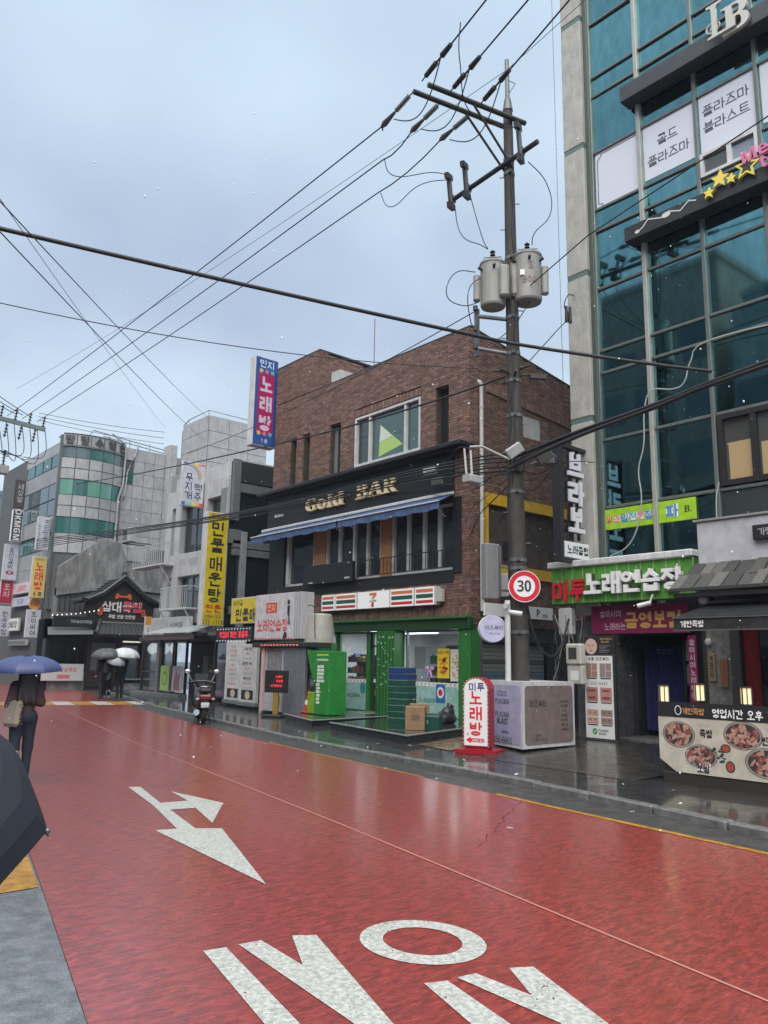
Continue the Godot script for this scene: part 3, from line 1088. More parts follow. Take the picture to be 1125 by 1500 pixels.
	put("pier", one_box(xr - 0.35, 0, -0.45, xr - 0.02, 2.6, -0.02), mat("grey_pier", 0.16, 0.16, 0.15, 0.7, 0.0, {"tex": "stain", "sc": 0.8}), o)
	var cl := [mat("slat_grey", 0.23, 0.24, 0.23, 0.45, 0.3), mat("slat_blue", 0.13, 0.2, 0.25, 0.45, 0.3), mat("slat_red", 0.22, 0.10, 0.085, 0.45, 0.3), mat("slat_dark", 0.10, 0.10, 0.10, 0.45, 0.3)]
	var sh := put("shutter", boxes([[xr - 0.26, 0.0, -3.2, xr - 0.22, 2.2, -0.45]]), cl[3], o)
	for i in 18:
		var y := 0.3 + i * 0.105
		var pick := 0
		if i in [9,10]: pick = 1
		if i == 5: pick = 2
		if i in [3,13]: pick = 3
		var sm := MB.new()
		sm.cbox(Vector3(xr - 0.2, y,-1.8), Vector3(0.03,0.098,2.7),0.012)
		put("slat", sm, cl[pick], sh)
	put("door", one_box(xr - 0.3, 0.0, -5.6, xr - 0.2, 2.1, -3.3), dark, o)
	# downpipe on the corner
	var pipe := MB.new()
	pipe.cyl(Vector3(xr + 0.12,2.95,-0.3), Vector3(xr + 0.12,9.1,-0.3),0.055,0.055,10)
	pipe.cyl(Vector3(xr + 0.12,9.1,-0.3), Vector3(xr - 0.02,9.2,-0.3),0.055,0.055,10)
	for y in [3.6,5.2,6.9,8.4]:
		pipe.cyl(Vector3(xr + 0.12, y,-0.3), Vector3(xr + 0.12, y + 0.05,-0.3),0.066,0.066,10)
	tag(put("downpipe", pipe, paint("pipe_white", 0.55, 0.56, 0.55, 0.4), self, Vector3(15, 0, BZ), Vector3(0, -PI / 2, 0)), "white plastic downpipe on the corner of the brick building", "pipe")
	# ground floor pilasters beside the shop
	put("pier", one_box(xl, 0, -0.4, L.call(-21.0), 2.75, -0.05), mortar, o)
	# sign fixed to the front: gold letters
	var gold := mat("gold_letter", 0.80, 0.66, 0.42, 0.35, 0.0, {"tex": "wear", "sc": 2.0})
	var gs := thing("bar_sign", "raised gold lettering reading Gold BAR on the black fascia", "sign", Vector3(14.82, 6.62, -19.2), -PI / 2)
	var t1 := latin(gs, "Gold", -1.17, 0.0, 0.42, 0.0, gold, 0.09, "Droid Serif", true, 1.5)
	t1.rotation.z = 0.0
	latin(gs, "BAR", 1.40, 0.05, 0.45, 0.0, gold, 0.09, "Droid Serif", true, 1.42)
	var bk := MB.new()
	for x in [-2.0,-1.4,-0.9,0.8,1.5,2.0]:
		bk.bx(x - 0.02,-0.1,-0.05, x + 0.02,0.06,0.0)
	put("bracket", bk, dark, gs)
	var ms := thing("modern_sign", "tiny white word Modern at the left end of the black fascia", "sign", Vector3(14.85, 6.54, -23.1), -PI / 2)
	latin(ms, "Modern", 0, 0, 0.1, 0.0, wht, 0.02, "Droid Serif", true)
	# awning
	var blue := mat("blue_canvas", 0.085, 0.16, 0.34, 0.7, 0.0, {"tex": "stain", "nrm": "n_wave", "ns": 0.6, "sc": 0.9})
	for k in 2:
		var z0: float = [-24.0,-19.0][k]
		var z1: float = [-19.08,-14.62][k]
		var half := (z1 - z0) / 2
		var aw := thing("awning", ["long blue canvas awning over the left half of the bar windows", "blue canvas awning over the right half of the bar windows"][k], "awning", Vector3(14.86, 5.62, (z0 + z1) / 2), -PI / 2)
		var cm := MB.new()
		var segs := 18
		for i in segs:
			var xa := lerpf(-half, half, float(i) / segs)
			var xb := lerpf(-half, half, float(i + 1) / segs)
			var sa := 0.012 * sin(i * 1.9)
			var sb := 0.012 * sin((i + 1) * 1.9)
			cm.quad(Vector3(xa,0.16 + sa,0.55), Vector3(xb,0.16 + sb,0.55), Vector3(xb,0.42,0.05), Vector3(xa,0.42,0.05))
			cm.quad(Vector3(xa,-0.05 + sa * 2,0.555 + sa), Vector3(xb,-0.05 + sb * 2,0.555 + sb), Vector3(xb,0.16 + sb,0.55), Vector3(xa,0.16 + sa,0.55))
		put("canvas", cm, blue, aw)
		put("roller", one_box(-half - 0.02, 0.4, 0.0, half + 0.02, 0.5, 0.14, 0.02), wht, aw)
		put("front_bar", one_box(-half, 0.15, 0.551, half, 0.19, 0.59, 0.008), wht, aw)
		var arm := MB.new()
		arm.cyl(Vector3(-half + 0.3,-0.15,0.02), Vector3(-half + 0.3,0.16,0.53),0.015)
		arm.cyl(Vector3(half - 0.3,-0.15,0.02), Vector3(half - 0.3,0.16,0.53),0.015)
		put("arm", arm, wht, aw)
	# dead black sign board under the left windows
	var bb := thing("blank_sign_board", "blank black sign board hung below the bar windows", "sign", Vector3(14.86, 4.3, -20.05), -PI / 2)
	put("board", one_box(-1.28, -0.3, 0, 1.28, 0.3, 0.14, 0.01), black, bb)
	put("label_plate", boxes([[-0.95, -0.27, 0.142, -0.72, -0.23, 0.146], [0.93, -0.22, 0.142, 1.17, -0.17, 0.146]]), wht, bb)


func place_bricks(o: Node3D) -> void:
	var tones := [Color(0.286,0.154,0.115), Color(0.249,0.136,0.105), Color(0.325,0.182,0.139), Color(0.221,0.134,0.107), Color(0.351,0.210,0.164), Color(0.190,0.110,0.087), Color(0.275,0.175,0.142)]
	var unit := BoxMesh.new()
	unit.size = Vector3.ONE
	var eye := Vector3(0, EYE,0)
	var far := []
	var w := o.transform
	for s in brick_spots:
		far.append([(w * (s[0] as Transform3D).origin).distance_to(eye), s])
	far.sort_custom(func(a, b): return a[0] < b[0])
	var mats := []
	for i in tones.size():
		var t: Color = tones[i]
		mats.append(mat("brick_%d" % i, t.r, t.g, t.b, 0.62, 0.0, {"tex": "stain", "nrm": "n_grit", "ns": 0.4, "sc": 1.3}))
	for i in 300:
		var s = far[i][1]
		var b := put_mesh("brick", unit, mats[s[1]], o)
		b.transform = s[0]
	var mm := MultiMesh.new()
	mm.transform_format = MultiMesh.TRANSFORM_3D
	mm.use_colors = true
	mm.mesh = unit
	mm.instance_count = far.size() - 300
	for i in range(300, far.size()):
		var s = far[i][1]
		mm.set_instance_transform(i - 300, s[0])
		mm.set_instance_color(i - 300, tones[s[1]])
	var mi := MultiMeshInstance3D.new()
	mi.name = "brickwork"
	mi.multimesh = mm
	mi.material_override = mat("brick_all", 1, 1, 1, 0.62, 0.0, {"tex": "stain", "nrm": "n_grit", "ns": 0.4, "sc": 1.3, "vc": true})
	mi.set_meta("kind", "stuff")
	o.add_child(mi, true)

# ---------------------------------------------------------------- the green convenience store under the brick building

func build_shopfront() -> void:
	var L := func(z: float) -> float: return z + 17.5
	var o := thing("convenience_store_front", "green convenience store front with lit interior and mint window film", "shop", Vector3(15, 0, -17.5), -PI / 2)
	var green := paint("shop_green", 0.035, 0.185, 0.04, 0.42, 0.7)
	var dgreen := paint("shop_dark_green", 0.018, 0.07, 0.022, 0.45, 0.7)
	var mint := mat("mint_film", 0.36, 0.60, 0.57, 0.3, 0.0, {"tex": "wear", "sc": 0.4})
	var wht := mat("print_white", 0.72, 0.73, 0.73, 0.5)
	var film_ink := mat("film_ink", 0.02, 0.16, 0.10, 0.5)
	var film_red := mat("film_red", 0.5, 0.03, 0.03, 0.5)
	var clear := mat("shop_glass", 0.02, 0.025, 0.025, 0.02, 0.0, {"a": 0.16})
	var grey := paint("alu_grey", 0.28, 0.29, 0.29, 0.35, 0.8, 0.4)
	# beam and pillars
	var bm := MB.new()
	bm.cbox(Vector3(L.call(-17.75),2.64,0.02), Vector3(7.3,0.3,0.22),0.012)
	put("beam", bm, dgreen, o)
	put("beam_trim", one_box(L.call(-21.4), 2.765, 0.06, L.call(-14.12), 2.81, 0.22), green, o)
	for p in [[-20.98,-20.04,0.0], [-17.76,-16.96,0.12], [-14.55,-14.13,0.06]]:
		var m := MB.new()
		m.cbox(Vector3((L.call(p[0]) + L.call(p[1])) / 2,1.27, p[2] - 0.2), Vector3(absf(p[1] - p[0]),2.46,0.4),0.015)
		put("pillar", m, green, o)
	# raised ribs of the pillar cladding
	for p in [[-20.98,-20.04,0.003], [-17.76,-16.96,0.123]]:
		var m := MB.new()
		for k in 6:
			var x: float = lerpf(L.call(p[0]) + 0.06, L.call(p[1]) - 0.06, k / 5.0)
			m.bx(x - 0.012,0.06, p[2] - 0.004, x + 0.012,2.48, p[2] + 0.006)
		put("cladding_rib", m, dgreen, o)
	var st := MB.new()
	rng.seed = 77
	for k in 34:
		var x := rng.randf_range(L.call(-17.7), L.call(-17.0))
		var y := rng.randf_range(0.8,2.3)
		st.bx(x, y,0.126, x + rng.randf_range(0.02,0.06), y + rng.randf_range(0.015,0.05),0.1315)
	put("sticker_remains", st, mat("sticker_pale", 0.4, 0.5, 0.42, 0.6), o)
	# glazing
	for g in [[-20.02,-18.55], [-16.9,-14.56]]:
		var x0: float = L.call(g[0])
		var x1: float = L.call(g[1])
		var fr := MB.new()
		wframe(fr, x0,0.17, x1,2.5,0.055,-0.34,-0.26)
		var wf := put("window", fr, green if g[0] < -18 else grey, o)
		put("pane", one_box(x0 + 0.055, 0.22, -0.305, x1 - 0.055, 2.45, -0.295), clear, wf)
		var fm := put("window_film", one_box(x0 + 0.055, 0.225, -0.292, x1 - 0.055, 1.09, -0.288), mint, wf)
		put("film_band", one_box(x0 + 0.055, 1.0, -0.287, x1 - 0.055, 1.1, -0.285), wht, wf)
		var dots := MB.new()
		var n := int((x1 - x0) / 0.16)
		for k in n:
			var x := x0 + 0.14 + k * 0.16
			dots.slab(PackedVector2Array([Vector2(x - .03,1.03), Vector2(x + .015,1.03), Vector2(x + .035,1.075), Vector2(x - 0.01,1.075)]),-0.284,-0.283)
		put("film_pattern", dots, mat("film_dot", 0.25, 0.16, 0.13, 0.6), wf)
		var t := latin(o, "-ELEVEN", (x0 + x1) / 2 + (0.02 if g[0] < -18 else -0.18), 0.62, 0.105, -0.287, film_ink, 0.002, "Droid Sans", true, 1.1)
		latin(o, "7", (x0 + x1) / 2 - (0.40 if g[0] < -18 else 0.6), 0.62, 0.115, -0.287, film_red, 0.002, "Droid Sans", true)
	put("plinth", boxes([[L.call(-20.05), 0.0, -0.4, L.call(-18.5), 0.17, -0.15], [L.call(-16.95), 0.0, -0.4, L.call(-14.5), 0.17, -0.12]]), green, o)
	# sliding door
	var dr := MB.new()
	wframe(dr, L.call(-18.5),0.1, L.call(-17.78),2.5,0.06,-0.4,-0.32)
	dr.bx(L.call(-18.5),2.05,-0.39, L.call(-17.78),2.1,-0.33)
	var d := put("door", dr, dgreen, o)
	put("pane", one_box(L.call(-18.44), 0.16, -0.365, L.call(-17.84), 2.05, -0.355), clear, d)
	put("handle", one_box(L.call(-17.93), 0.95, -0.32, L.call(-17.9), 1.35, -0.28, 0.01), grey, d)
	put("door_film", boxes([[L.call(-18.4), 1.02, -0.352, L.call(-17.88), 1.12, -0.35], [L.call(-18.3), 1.25, -0.352, L.call(-18.18), 1.6, -0.35]]), wht, d)
	put("door_post", one_box(L.call(-18.58), 0.1, -0.4, L.call(-18.5), 2.5, -0.2, 0.008), green, o)
	put("step", one_box(L.call(-18.6), 0.06, -0.3, L.call(-17.7), 0.2, 0.5, 0.012), grey, o)
	# posters and notices behind the glass
	var post := MB.new()
	post.bx(L.call(-15.65),1.22,-0.284, L.call(-15.2),2.0,-0.28)
	put("poster", post, mat("poster_yellow", 0.75, 0.55, 0.03, 0.5), o)
	put("poster", one_box(L.call(-15.16), 1.15, -0.284, L.call(-14.7), 1.98, -0.28), mat("poster_white", 0.7, 0.68, 0.62, 0.5), o)
	var pm := MB.new()
	rng.seed = 5
	for k in 26:
		var x := rng.randf_range(L.call(-15.6), L.call(-15.3))
		var y := rng.randf_range(1.25,1.75)
		pm.bx(x, y,-0.279, x + rng.randf_range(0.03,0.09), y + rng.randf_range(0.03,0.09),-0.277)
	put("poster_print", pm, mat("print_orange", 0.6, 0.18, 0.03, 0.5), o)
	var pm2 := MB.new()
	for k in 26:
		var x := rng.randf_range(L.call(-15.12), L.call(-14.82))
		var y := rng.randf_range(1.2,1.8)
		pm2.bx(x, y,-0.279, x + rng.randf_range(0.03,0.08), y + rng.randf_range(0.03,0.07),-0.277)
	put("poster_print", pm2, mat("print_tan", 0.55, 0.3, 0.14, 0.5), o)
	hangul(o, "시원한 여름", L.call(-15.42), 1.9, 0.07, -0.2785, mat("print_red", 0.5, 0.03, 0.02, 0.5))
	put("notice", one_box(L.call(-14.9), 0.93, -0.28, L.call(-14.62), 1.12, -0.276), wht, o)
	put("notice", one_box(L.call(-16.55), 1.45, -0.28, L.call(-16.1), 2.05, -0.276), mat("notice_grey", 0.16, 0.17, 0.18, 0.5), o)
	put("round_sticker", one_box(L.call(-15.7), 0.58, -0.284, L.call(-15.36), 1.06, -0.281), mat("sticker_blue", 0.03, 0.13, 0.42, 0.4), o)
	var rs := MB.new()
	rs.disc(Vector2(L.call(-15.53),0.84), Vector2(0.13,0.15),-0.280,-0.279)
	put("round_sticker", rs, wht, o)
	var rs2 := MB.new()
	rs2.disc(Vector2(L.call(-15.53),0.84), Vector2(0.08,0.09),-0.278,-0.277)
	put("round_sticker", rs2, film_red, o)
	var rs3 := MB.new()
	rs3.disc(Vector2(L.call(-18.82),0.85), Vector2(0.13,0.17),-0.284,-0.282)
	put("round_sticker", rs3, mat("sticker_teal", 0.03, 0.22, 0.25, 0.4), o)
	# the room behind: floor, ceiling, back wall, goods
	var room := MB.new()
	room.bx(L.call(-21.0),0.1,-5.4, L.call(-14.5),0.14,-0.42)
	put("shop_floor", room, mat("shop_floor", 0.3, 0.29, 0.27, 0.4), o)
	put("shop_ceiling", one_box(L.call(-21.0), 2.62, -5.4, L.call(-14.5), 2.7, -0.42), mat("shop_ceiling", 0.5, 0.5, 0.5, 0.8), o)
	put("shop_wall", boxes([[L.call(-21.0), 0.14, -5.5, L.call(-14.5), 2.62, -5.4], [L.call(-14.56), 0.14, -5.4, L.call(-14.5), 2.62, -0.42], [L.call(-21.1), 0.14, -5.4, L.call(-21.0), 2.62, -0.42]]), mat("shop_wall", 0.4, 0.41, 0.41, 0.7), o)
	# ceiling tubes, lit
	var tube := mat("lit_tube", 0.9, 0.9, 0.9, 0.5, 0.0, {"e": Color(0.95, 0.98, 1.0), "ee": 1.50})
	var nlamp := 0
	for z in [-15.4,-19.4]:
		for dd in [-1.3,-3.2]:
			nlamp += 1
			var lo := thing("ceiling_lamp", "long white tube lamp on the store ceiling, %s" % ["front left behind the posters", "deep inside behind the posters", "front, above the far window", "deep inside, above the far window"][nlamp - 1], "lamp", Vector3(15 - dd, 2.58, z), -PI / 2, "tube lamps of the store")
			put("tube_lamp", one_box(-0.75, -0.03, -0.05, 0.75, 0.0, 0.05, 0.01), tube, lo)
			put("housing", one_box(-0.8, 0.002, -0.08, 0.8, 0.035, 0.08), wht, lo)
			var al := AreaLight3D.new()
			al.name = "tube_light"
			al.light_energy = 1.8
			al.light_color = Color(0.93,0.97,1.0)
			al.area_size = Vector2(1.5,0.1)
			al.area_range = 12.0
			al.shadow_enabled = true
			lo.add_child(al)
			al.position = Vector3(0,-0.04,0)
			al.rotation.x = -PI / 2
	goods_shelf("shelf_unit", "shelf of packets seen through the left store window", Vector3(15.9, 0.14, -19.4), 1.5, 11)
	goods_shelf("shelf_unit", "shelf of packets behind the poster window of the store", Vector3(16.6, 0.14, -16.4), 1.5, 23)
	goods_shelf("shelf_unit", "shelf of packets straight behind the store door", Vector3(18.6, 0.14, -18.2), 1.4, 31)
	var fr := thing("drinks_cooler", "dark drinks cooler standing behind the right store window", "cooler", Vector3(15.95, 0.14, -15.2), -PI / 2)
	put("body", one_box(-0.5, 0, -0.3, 0.5, 1.95, 0.3, 0.02), mat("cooler_blue", 0.02, 0.025, 0.06, 0.3), fr)
	put("header", one_box(-0.48, 1.72, 0.3, 0.48, 1.92, 0.315), mat("cooler_head", 0.06, 0.07, 0.12, 0.3), fr)
	var rb := thing("ribbon_bow", "pale lilac bow hanging in the right store window", "bow", Vector3(15.27, 1.42, -15.95), -PI / 2)
	var bmh := MB.new()
	for s in [-1.0,1.0]:
		bmh.ball(Vector3(s * 0.1,0.05,0), Vector3(0.09,0.06,0.02),10)
		bmh.cyl(Vector3(s * 0.02,0,0), Vector3(s * 0.1,-0.2,0),0.03,0.02,6)
	put("bow", bmh, mat("lilac", 0.5, 0.32, 0.55, 0.6), rb)
	# illuminated sign over the front
	var s := thing("store_sign", "white store sign with orange green and red stripes and a numeral seven", "sign", Vector3(14.75, 3.38, -17.7), -PI / 2)
	var SL := func(z: float) -> float: return z + 17.7
	put("cabinet", one_box(SL.call(-20.3), -0.25, -0.2, SL.call(-15.2), 0.25, -0.006, 0.012), mat("sign_cab", 0.42, 0.42, 0.4, 0.5), s)
	put("end_box", one_box(SL.call(-15.2), -0.17, -0.17, SL.call(-15.02), 0.17, -0.03, 0.01), mat("sign_cab", 0.42, 0.42, 0.4, 0.5), s)
	var face := mat("lit_sign_white", 0.74, 0.75, 0.74, 0.4, 0.0, {"e": Color(0.9, 0.92, 0.95), "ee": 0.05})
	var orange := mat("stripe_orange", 0.66, 0.17, 0.08, 0.4)
	var sgreen := mat("stripe_green", 0.015, 0.10, 0.06, 0.4)
	var sred := mat("stripe_red", 0.55, 0.03, 0.045, 0.4)
	var panels := [[-20.3,-19.62], [-19.58,-18.55], [-18.5,-17.06], [-17.02,-16.05], [-16.0,-15.24]]
	for i in 5:
		var x0: float = SL.call(panels[i][0])
		var x1: float = SL.call(panels[i][1])
		put("panel", one_box(x0 + 0.01, -0.24, -0.006, x1 - 0.01, 0.24, 0.004), face, s)
		if i != 2:
			put("stripe", one_box(x0 + 0.05, 0.1, 0.004, x1 - 0.05, 0.19, 0.007), orange, s)
			put("stripe", one_box(x0 + 0.05, -0.055, 0.004, x1 - 0.05, 0.055, 0.007), sgreen, s)
			put("stripe", one_box(x0 + 0.05, -0.19, 0.004, x1 - 0.05, -0.11, 0.007), sred, s)
	var c: float = SL.call(-17.78)
	var n7 := MB.new()
	n7.slab(PackedVector2Array([Vector2(c - .16,.12), Vector2(c - .16,.2), Vector2(c + .16,.2), Vector2(c + .16,.13), Vector2(c + .02,.02), Vector2(c - .08,.02), Vector2(c + .03,.12)]),0.004,0.008)
	put("numeral", n7, mat("stripe_orange", 0.66, 0.17, 0.08, 0.4), s)
	var n8 := MB.new()
	n8.slab(PackedVector2Array([Vector2(c - .06,-.07), Vector2(c + .04,-.07), Vector2(c + .04,-.21), Vector2(c - .07,-.21)]),0.004,0.008)
	put("numeral", n8, sred, s)
	latin(s, "ELEVEN", c, -0.035, 0.06, 0.004, sgreen, 0.004, "Droid Sans", true)


func goods_shelf(called: String, label: String, at: Vector3, w: float, sd: int) -> void:
	var o := thing(called, label, "shelf", at, -PI / 2)
	var fr := mat("shelf_grey", 0.14, 0.14, 0.14, 0.5)
	put("back_panel", one_box(-w / 2, 0, -0.22, w / 2, 1.7, -0.2), fr, o)
	rng.seed = sd
	var cols := [Color(.5,.4,.1), Color(.4,.06,.05), Color(.6,.6,.58), Color(.1,.25,.12), Color(.1,.15,.35), Color(.5,.25,.08), Color(.05,.05,.06)]
	for r in 5:
		var y := 0.15 + r * 0.33
		put("board", one_box(-w / 2, y - 0.02, -0.2, w / 2, y, 0.2), fr, o)
		var groups := []
		for k in cols.size():
			groups.append(MB.new())
		var x := -w / 2 + 0.03
		while x < w / 2 - 0.12:
			var pw := rng.randf_range(0.07,0.13)
			var ph := rng.randf_range(0.12,0.26)
			groups[rng.randi() % cols.size()].bx(x, y + 0.001,0.0, x + pw, y + ph,0.18)
			x += pw + 0.012
		for k in cols.size():
			if groups[k].v.size():
				var c: Color = cols[k]
				var g := put("goods", groups[k], mat("goods_%d" % k, c.r, c.g, c.b, 0.5), o)
				g.set_meta("kind", "stuff")

# ---------------------------------------------------------------- glass fronted building on the right

const LEVELS := [0.05,2.6,3.65,5.07,6.62,8.20,8.74,10.27,11.75,12.3,13.8,15.33,15.86,17.37,18.9,19.42,20.95]
const BAYS := [-10.08,-8.79,-7.44,-6.12,-4.8,-3.48,-2.16]


func build_glass_building() -> void:
	var L := func(z: float) -> float: return z + 6.0
	var o := thing("glass_building", "tall building with teal mirrored curtain wall and grey concrete edge pier", "building", Vector3(15, 0, -6), -PI / 2)
	var concrete := mat("pier_concrete", 0.46, 0.455, 0.42, 0.75, 0.0, {"tex": "wear", "nrm": "n_grit", "ns": 0.3, "sc": Vector3(0.6, 0.25, 0.6)})
	var gband := paint("pier_band", 0.12, 0.2, 0.18, 0.6)
	var frame := paint("mullion", 0.17, 0.195, 0.185, 0.4, 0.8, 0.3)
	var pale := paint("mullion_pale", 0.42, 0.42, 0.38, 0.45, 0.8, 0.2)
	var core := mat("core_dark", 0.02, 0.03, 0.035, 0.6)
	put("core", boxes([[L.call(-10.15), 2.63, -12, L.call(-2.16), 21.4, -0.16], [L.call(-10.75), 2.63, -12, L.call(-10.16), 21.4, -0.1], [L.call(-10.75), 0, -12, L.call(-2.16), 2.62, -4.8]]), concrete, o)
	put("backing", one_box(L.call(-10.12), 2.6, -0.15, L.call(-2.2), 21.3, -0.09), core, o)
	# concrete pier with inlaid bands
	var y := 0.0
	var cuts := [2.63,7.15,10.72,14.06,17.62,21.3]
	for i in cuts.size() - 1:
		var m := MB.new()
		m.cbox(Vector3((L.call(-10.78) + L.call(-10.2)) / 2, (cuts[i] + cuts[i + 1]) / 2,0.0), Vector3(0.58, cuts[i + 1] - cuts[i] - 0.13,0.4),0.015)
		put("pier", m, concrete, o)
		if i > 0:
			put("pier_band", one_box(L.call(-10.77), cuts[i] - 0.064, -0.15, L.call(-10.21), cuts[i] + 0.064, 0.185), gband, o)
	put("edge_frame", one_box(L.call(-10.2), 2.6, -0.1, L.call(-10.08), 21.3, 0.1, 0.01), paint("edge_green", 0.075, 0.105, 0.085, 0.5), o)
	# panes: each one of its own, very slightly out of true, as fitted glass is
	rng.seed = 404
	var tints := []
	for k in 5:
		var t := 0.85 + 0.07 * k
		tints.append(mat("teal_glass_%d" % k, 0.165 * t, 0.36 * t, 0.39 * t, 0.045, 1.0, {"tex": "wear", "sc": Vector3(0.5, 0.18, 0.5)}))
	for b in BAYS.size() - 1:
		for r in range(2, LEVELS.size() - 1):
			var x0: float = L.call(BAYS[b]) + 0.045
			var x1: float = L.call(BAYS[b + 1]) - 0.045
			var y0: float = LEVELS[r] + 0.03
			var y1: float = LEVELS[r + 1] - 0.03
			if b == 2 and r == 3:
				continue
			if b >= 2 and r == 2:
				continue
			var m := MB.new()
			m.bx(-(x1 - x0) / 2, -(y1 - y0) / 2,-0.008, (x1 - x0) / 2, (y1 - y0) / 2,0.008)
			put("pane", m, tints[rng.randi() % 5], o, Vector3((x0 + x1) / 2, (y0 + y1) / 2, -0.02), Vector3(rng.randf_range(-.011, .011), rng.randf_range(-.011, .011), 0))
	for i in BAYS.size():
		var m := MB.new()
		m.cbox(Vector3(L.call(BAYS[i]), (2.6 + 21.3) / 2,0.02), Vector3(0.1 if i == 1 else 0.085,18.7,0.16 if i == 1 else 0.1),0.01)
		put("mullion", m, pale if i == 1 else frame, o)
	for r in range(2, LEVELS.size()):
		for b in BAYS.size() - 1:
			put("transom", one_box(L.call(BAYS[b]) + 0.05, LEVELS[r] - 0.033, -0.03, L.call(BAYS[b + 1]) - 0.05, LEVELS[r] + 0.033, 0.04, 0.008), frame, o)
	# openable dark window with a lit blind
	var wx0: float = L.call(-7.36)
	var wx1: float = L.call(-5.9)
	var fm := MB.new()
	wframe(fm, wx0,5.13, wx1,6.58,0.1,-0.08,0.07)
	fm.bx(L.call(-6.72),5.23,-0.07, L.call(-6.6),6.48,0.06)
	var wn := put("window", fm, mat("black_frame", 0.018, 0.016, 0.018, 0.4), o)
	put("pane", one_box(wx0 + 0.1, 5.23, -0.04, L.call(-6.72), 6.48, -0.03), mat("room_glass", 0.06, 0.065, 0.06, 0.06, 0.0, {"spec": 0.8}), wn)
	put("pane", one_box(L.call(-6.6), 5.23, -0.04, wx1 - 0.1, 6.48, -0.03), mat("room_glass", 0.06, 0.065, 0.06, 0.06, 0.0, {"spec": 0.8}), wn)
	put("blind", one_box(wx0 + 0.16, 5.26, -0.028, L.call(-6.76), 6.0, -0.024), mat("warm_blind", 0.36, 0.26, 0.13, 0.7), wn)
	put("blind", one_box(L.call(-6.56), 5.26, -0.028, wx1 - 0.14, 5.9, -0.024), mat("warm_blind", 0.36, 0.26, 0.13, 0.7), wn)
	put("dark_panel", one_box(L.call(-7.4), 4.2, -0.06, L.call(-4.8), 5.04, 0.0), mat("panel_dark", 0.02, 0.028, 0.03, 0.5), o)
	# white printed films in the panes of the fourth floor
	var film := mat("white_film", 0.60, 0.63, 0.72, 0.35)
	var ink := mat("grey_ink", 0.06, 0.065, 0.10, 0.6)
	var names := [["", ""], ["콜드", "플라즈마"], ["플라즈마", "블라스트"], ["", ""], ["", ""]]
	var lbl := ["blank white window film with a thin notched border, left pane", "white window film reading cold plasma in Korean", "white window film reading plasma blast in Korean", "white window film cut by the picture edge, beside plasma blast", "white window film further along the glass front"]
	for b in 5:
		var x0: float = L.call(BAYS[b]) + 0.07
		var x1: float = L.call(BAYS[b + 1]) - 0.06
		var y0 := 12.27 if b == 0 else 12.43
		var f := thing("window_film", lbl[b], "window film", Vector3(15, 13.05, -6.0 + (x0 + x1) / 2), -PI / 2, "white films on the glass front")
		var w := x1 - x0
		put("sheet", one_box(-w / 2, y0 - 13.05, -0.008, w / 2, 0.72, -0.003), film, f)
		if b == 0:
			var bm := MB.new()
			var pth := [Vector2(-w / 2 + .06,-.62), Vector2(-w / 2 + .06,.52), Vector2(-w / 2 + .16,.6), Vector2(-w / 2 + .16,.66), Vector2(w / 2,.66)]
			for i in 4:
				stroke_seg(bm, pth[i], pth[i + 1],0.02,-0.003,0.002)
			var pt2 := [Vector2(-w / 2 + .06,-.62), Vector2(-w / 2 + .16,-.64), Vector2(-w / 2 + .16,-.71), Vector2(w / 2,-.71)]
			for i in 3:
				stroke_seg(bm, pt2[i], pt2[i + 1],0.02,-0.003,0.002)
			put("border", bm, ink, f)
		elif names[b][0] != "":
			hangul(f, names[b][0],-0.02,0.33 if b == 2 else 0.24,0.26,-0.002, ink,0.11,0.0,0.95,0.03)
			hangul(f, names[b][1],-0.02,-0.06 if b == 2 else -0.2,0.26,-0.002, ink,0.11,0.0,0.95,0.03)
	# small white window below the third film
	var sm := MB.new()
	wframe(sm, L.call(-7.38),11.83, L.call(-6.16),12.37,0.07,-0.03,0.08)
	sm.bx(L.call(-6.80),11.9,-0.02, L.call(-6.70),12.3,0.075)
	var sw := put("small_window", sm, paint("vinyl_white", 0.66, 0.67, 0.68, 0.35), o)
	put("pane", one_box(L.call(-7.31), 11.9, -0.005, L.call(-6.8), 12.3, 0.005), mat("room_glass", 0.06, 0.065, 0.06, 0.06), sw)
	put("pane", one_box(L.call(-6.7), 11.9, -0.005, L.call(-6.23), 12.3, 0.005), mat("room_glass2", 0.22, 0.27, 0.33, 0.06), sw)
	# grey fascia beams that carry raised signs
	var slate := paint("slate_beam", 0.05, 0.052, 0.062, 0.5)
	var f1 := thing("sign_beam", "long grey fascia beam high on the glass front carrying a silver monogram", "sign beam", Vector3(14.6, 14.6, -5.6), -PI / 2)
	put("beam", one_box(-3.42, -0.2, -0.38, 3.4, 0.2, 0.02, 0.012), slate, f1)
	var mono := thing("monogram_sign", "silver raised monogram of an L and a B on the grey beam", "sign", Vector3(14.55, 14.75, -6.35), -PI / 2)
	var silver := mat("silver_letter", 0.55, 0.53, 0.47, 0.3, 0.5)
	latin(mono, "B", 0.12, -0.02, 0.66, 0.0, silver, 0.09, "Droid Serif", true)
	latin(mono, "L", -0.14, 0.1, 0.78, 0.1, silver, 0.05, "Droid Serif", false)
	var wr := MB.new()
	wr.ring(Vector2(-0.36,0.05), Vector2(0.16,0.13), Vector2(0.13,0.10),0.02,0.06,22)
	wr.ring(Vector2(-0.36,0.05), Vector2(0.07,0.06), Vector2(0.05,0.04),0.02,0.06,16)
	put("ring_ornament", wr, silver, mono)
	var f2 := thing("sign_beam", "dark fascia beam with a white line drawing and yellow stars", "sign beam", Vector3(14.6, 11.08, -5.6), -PI / 2)
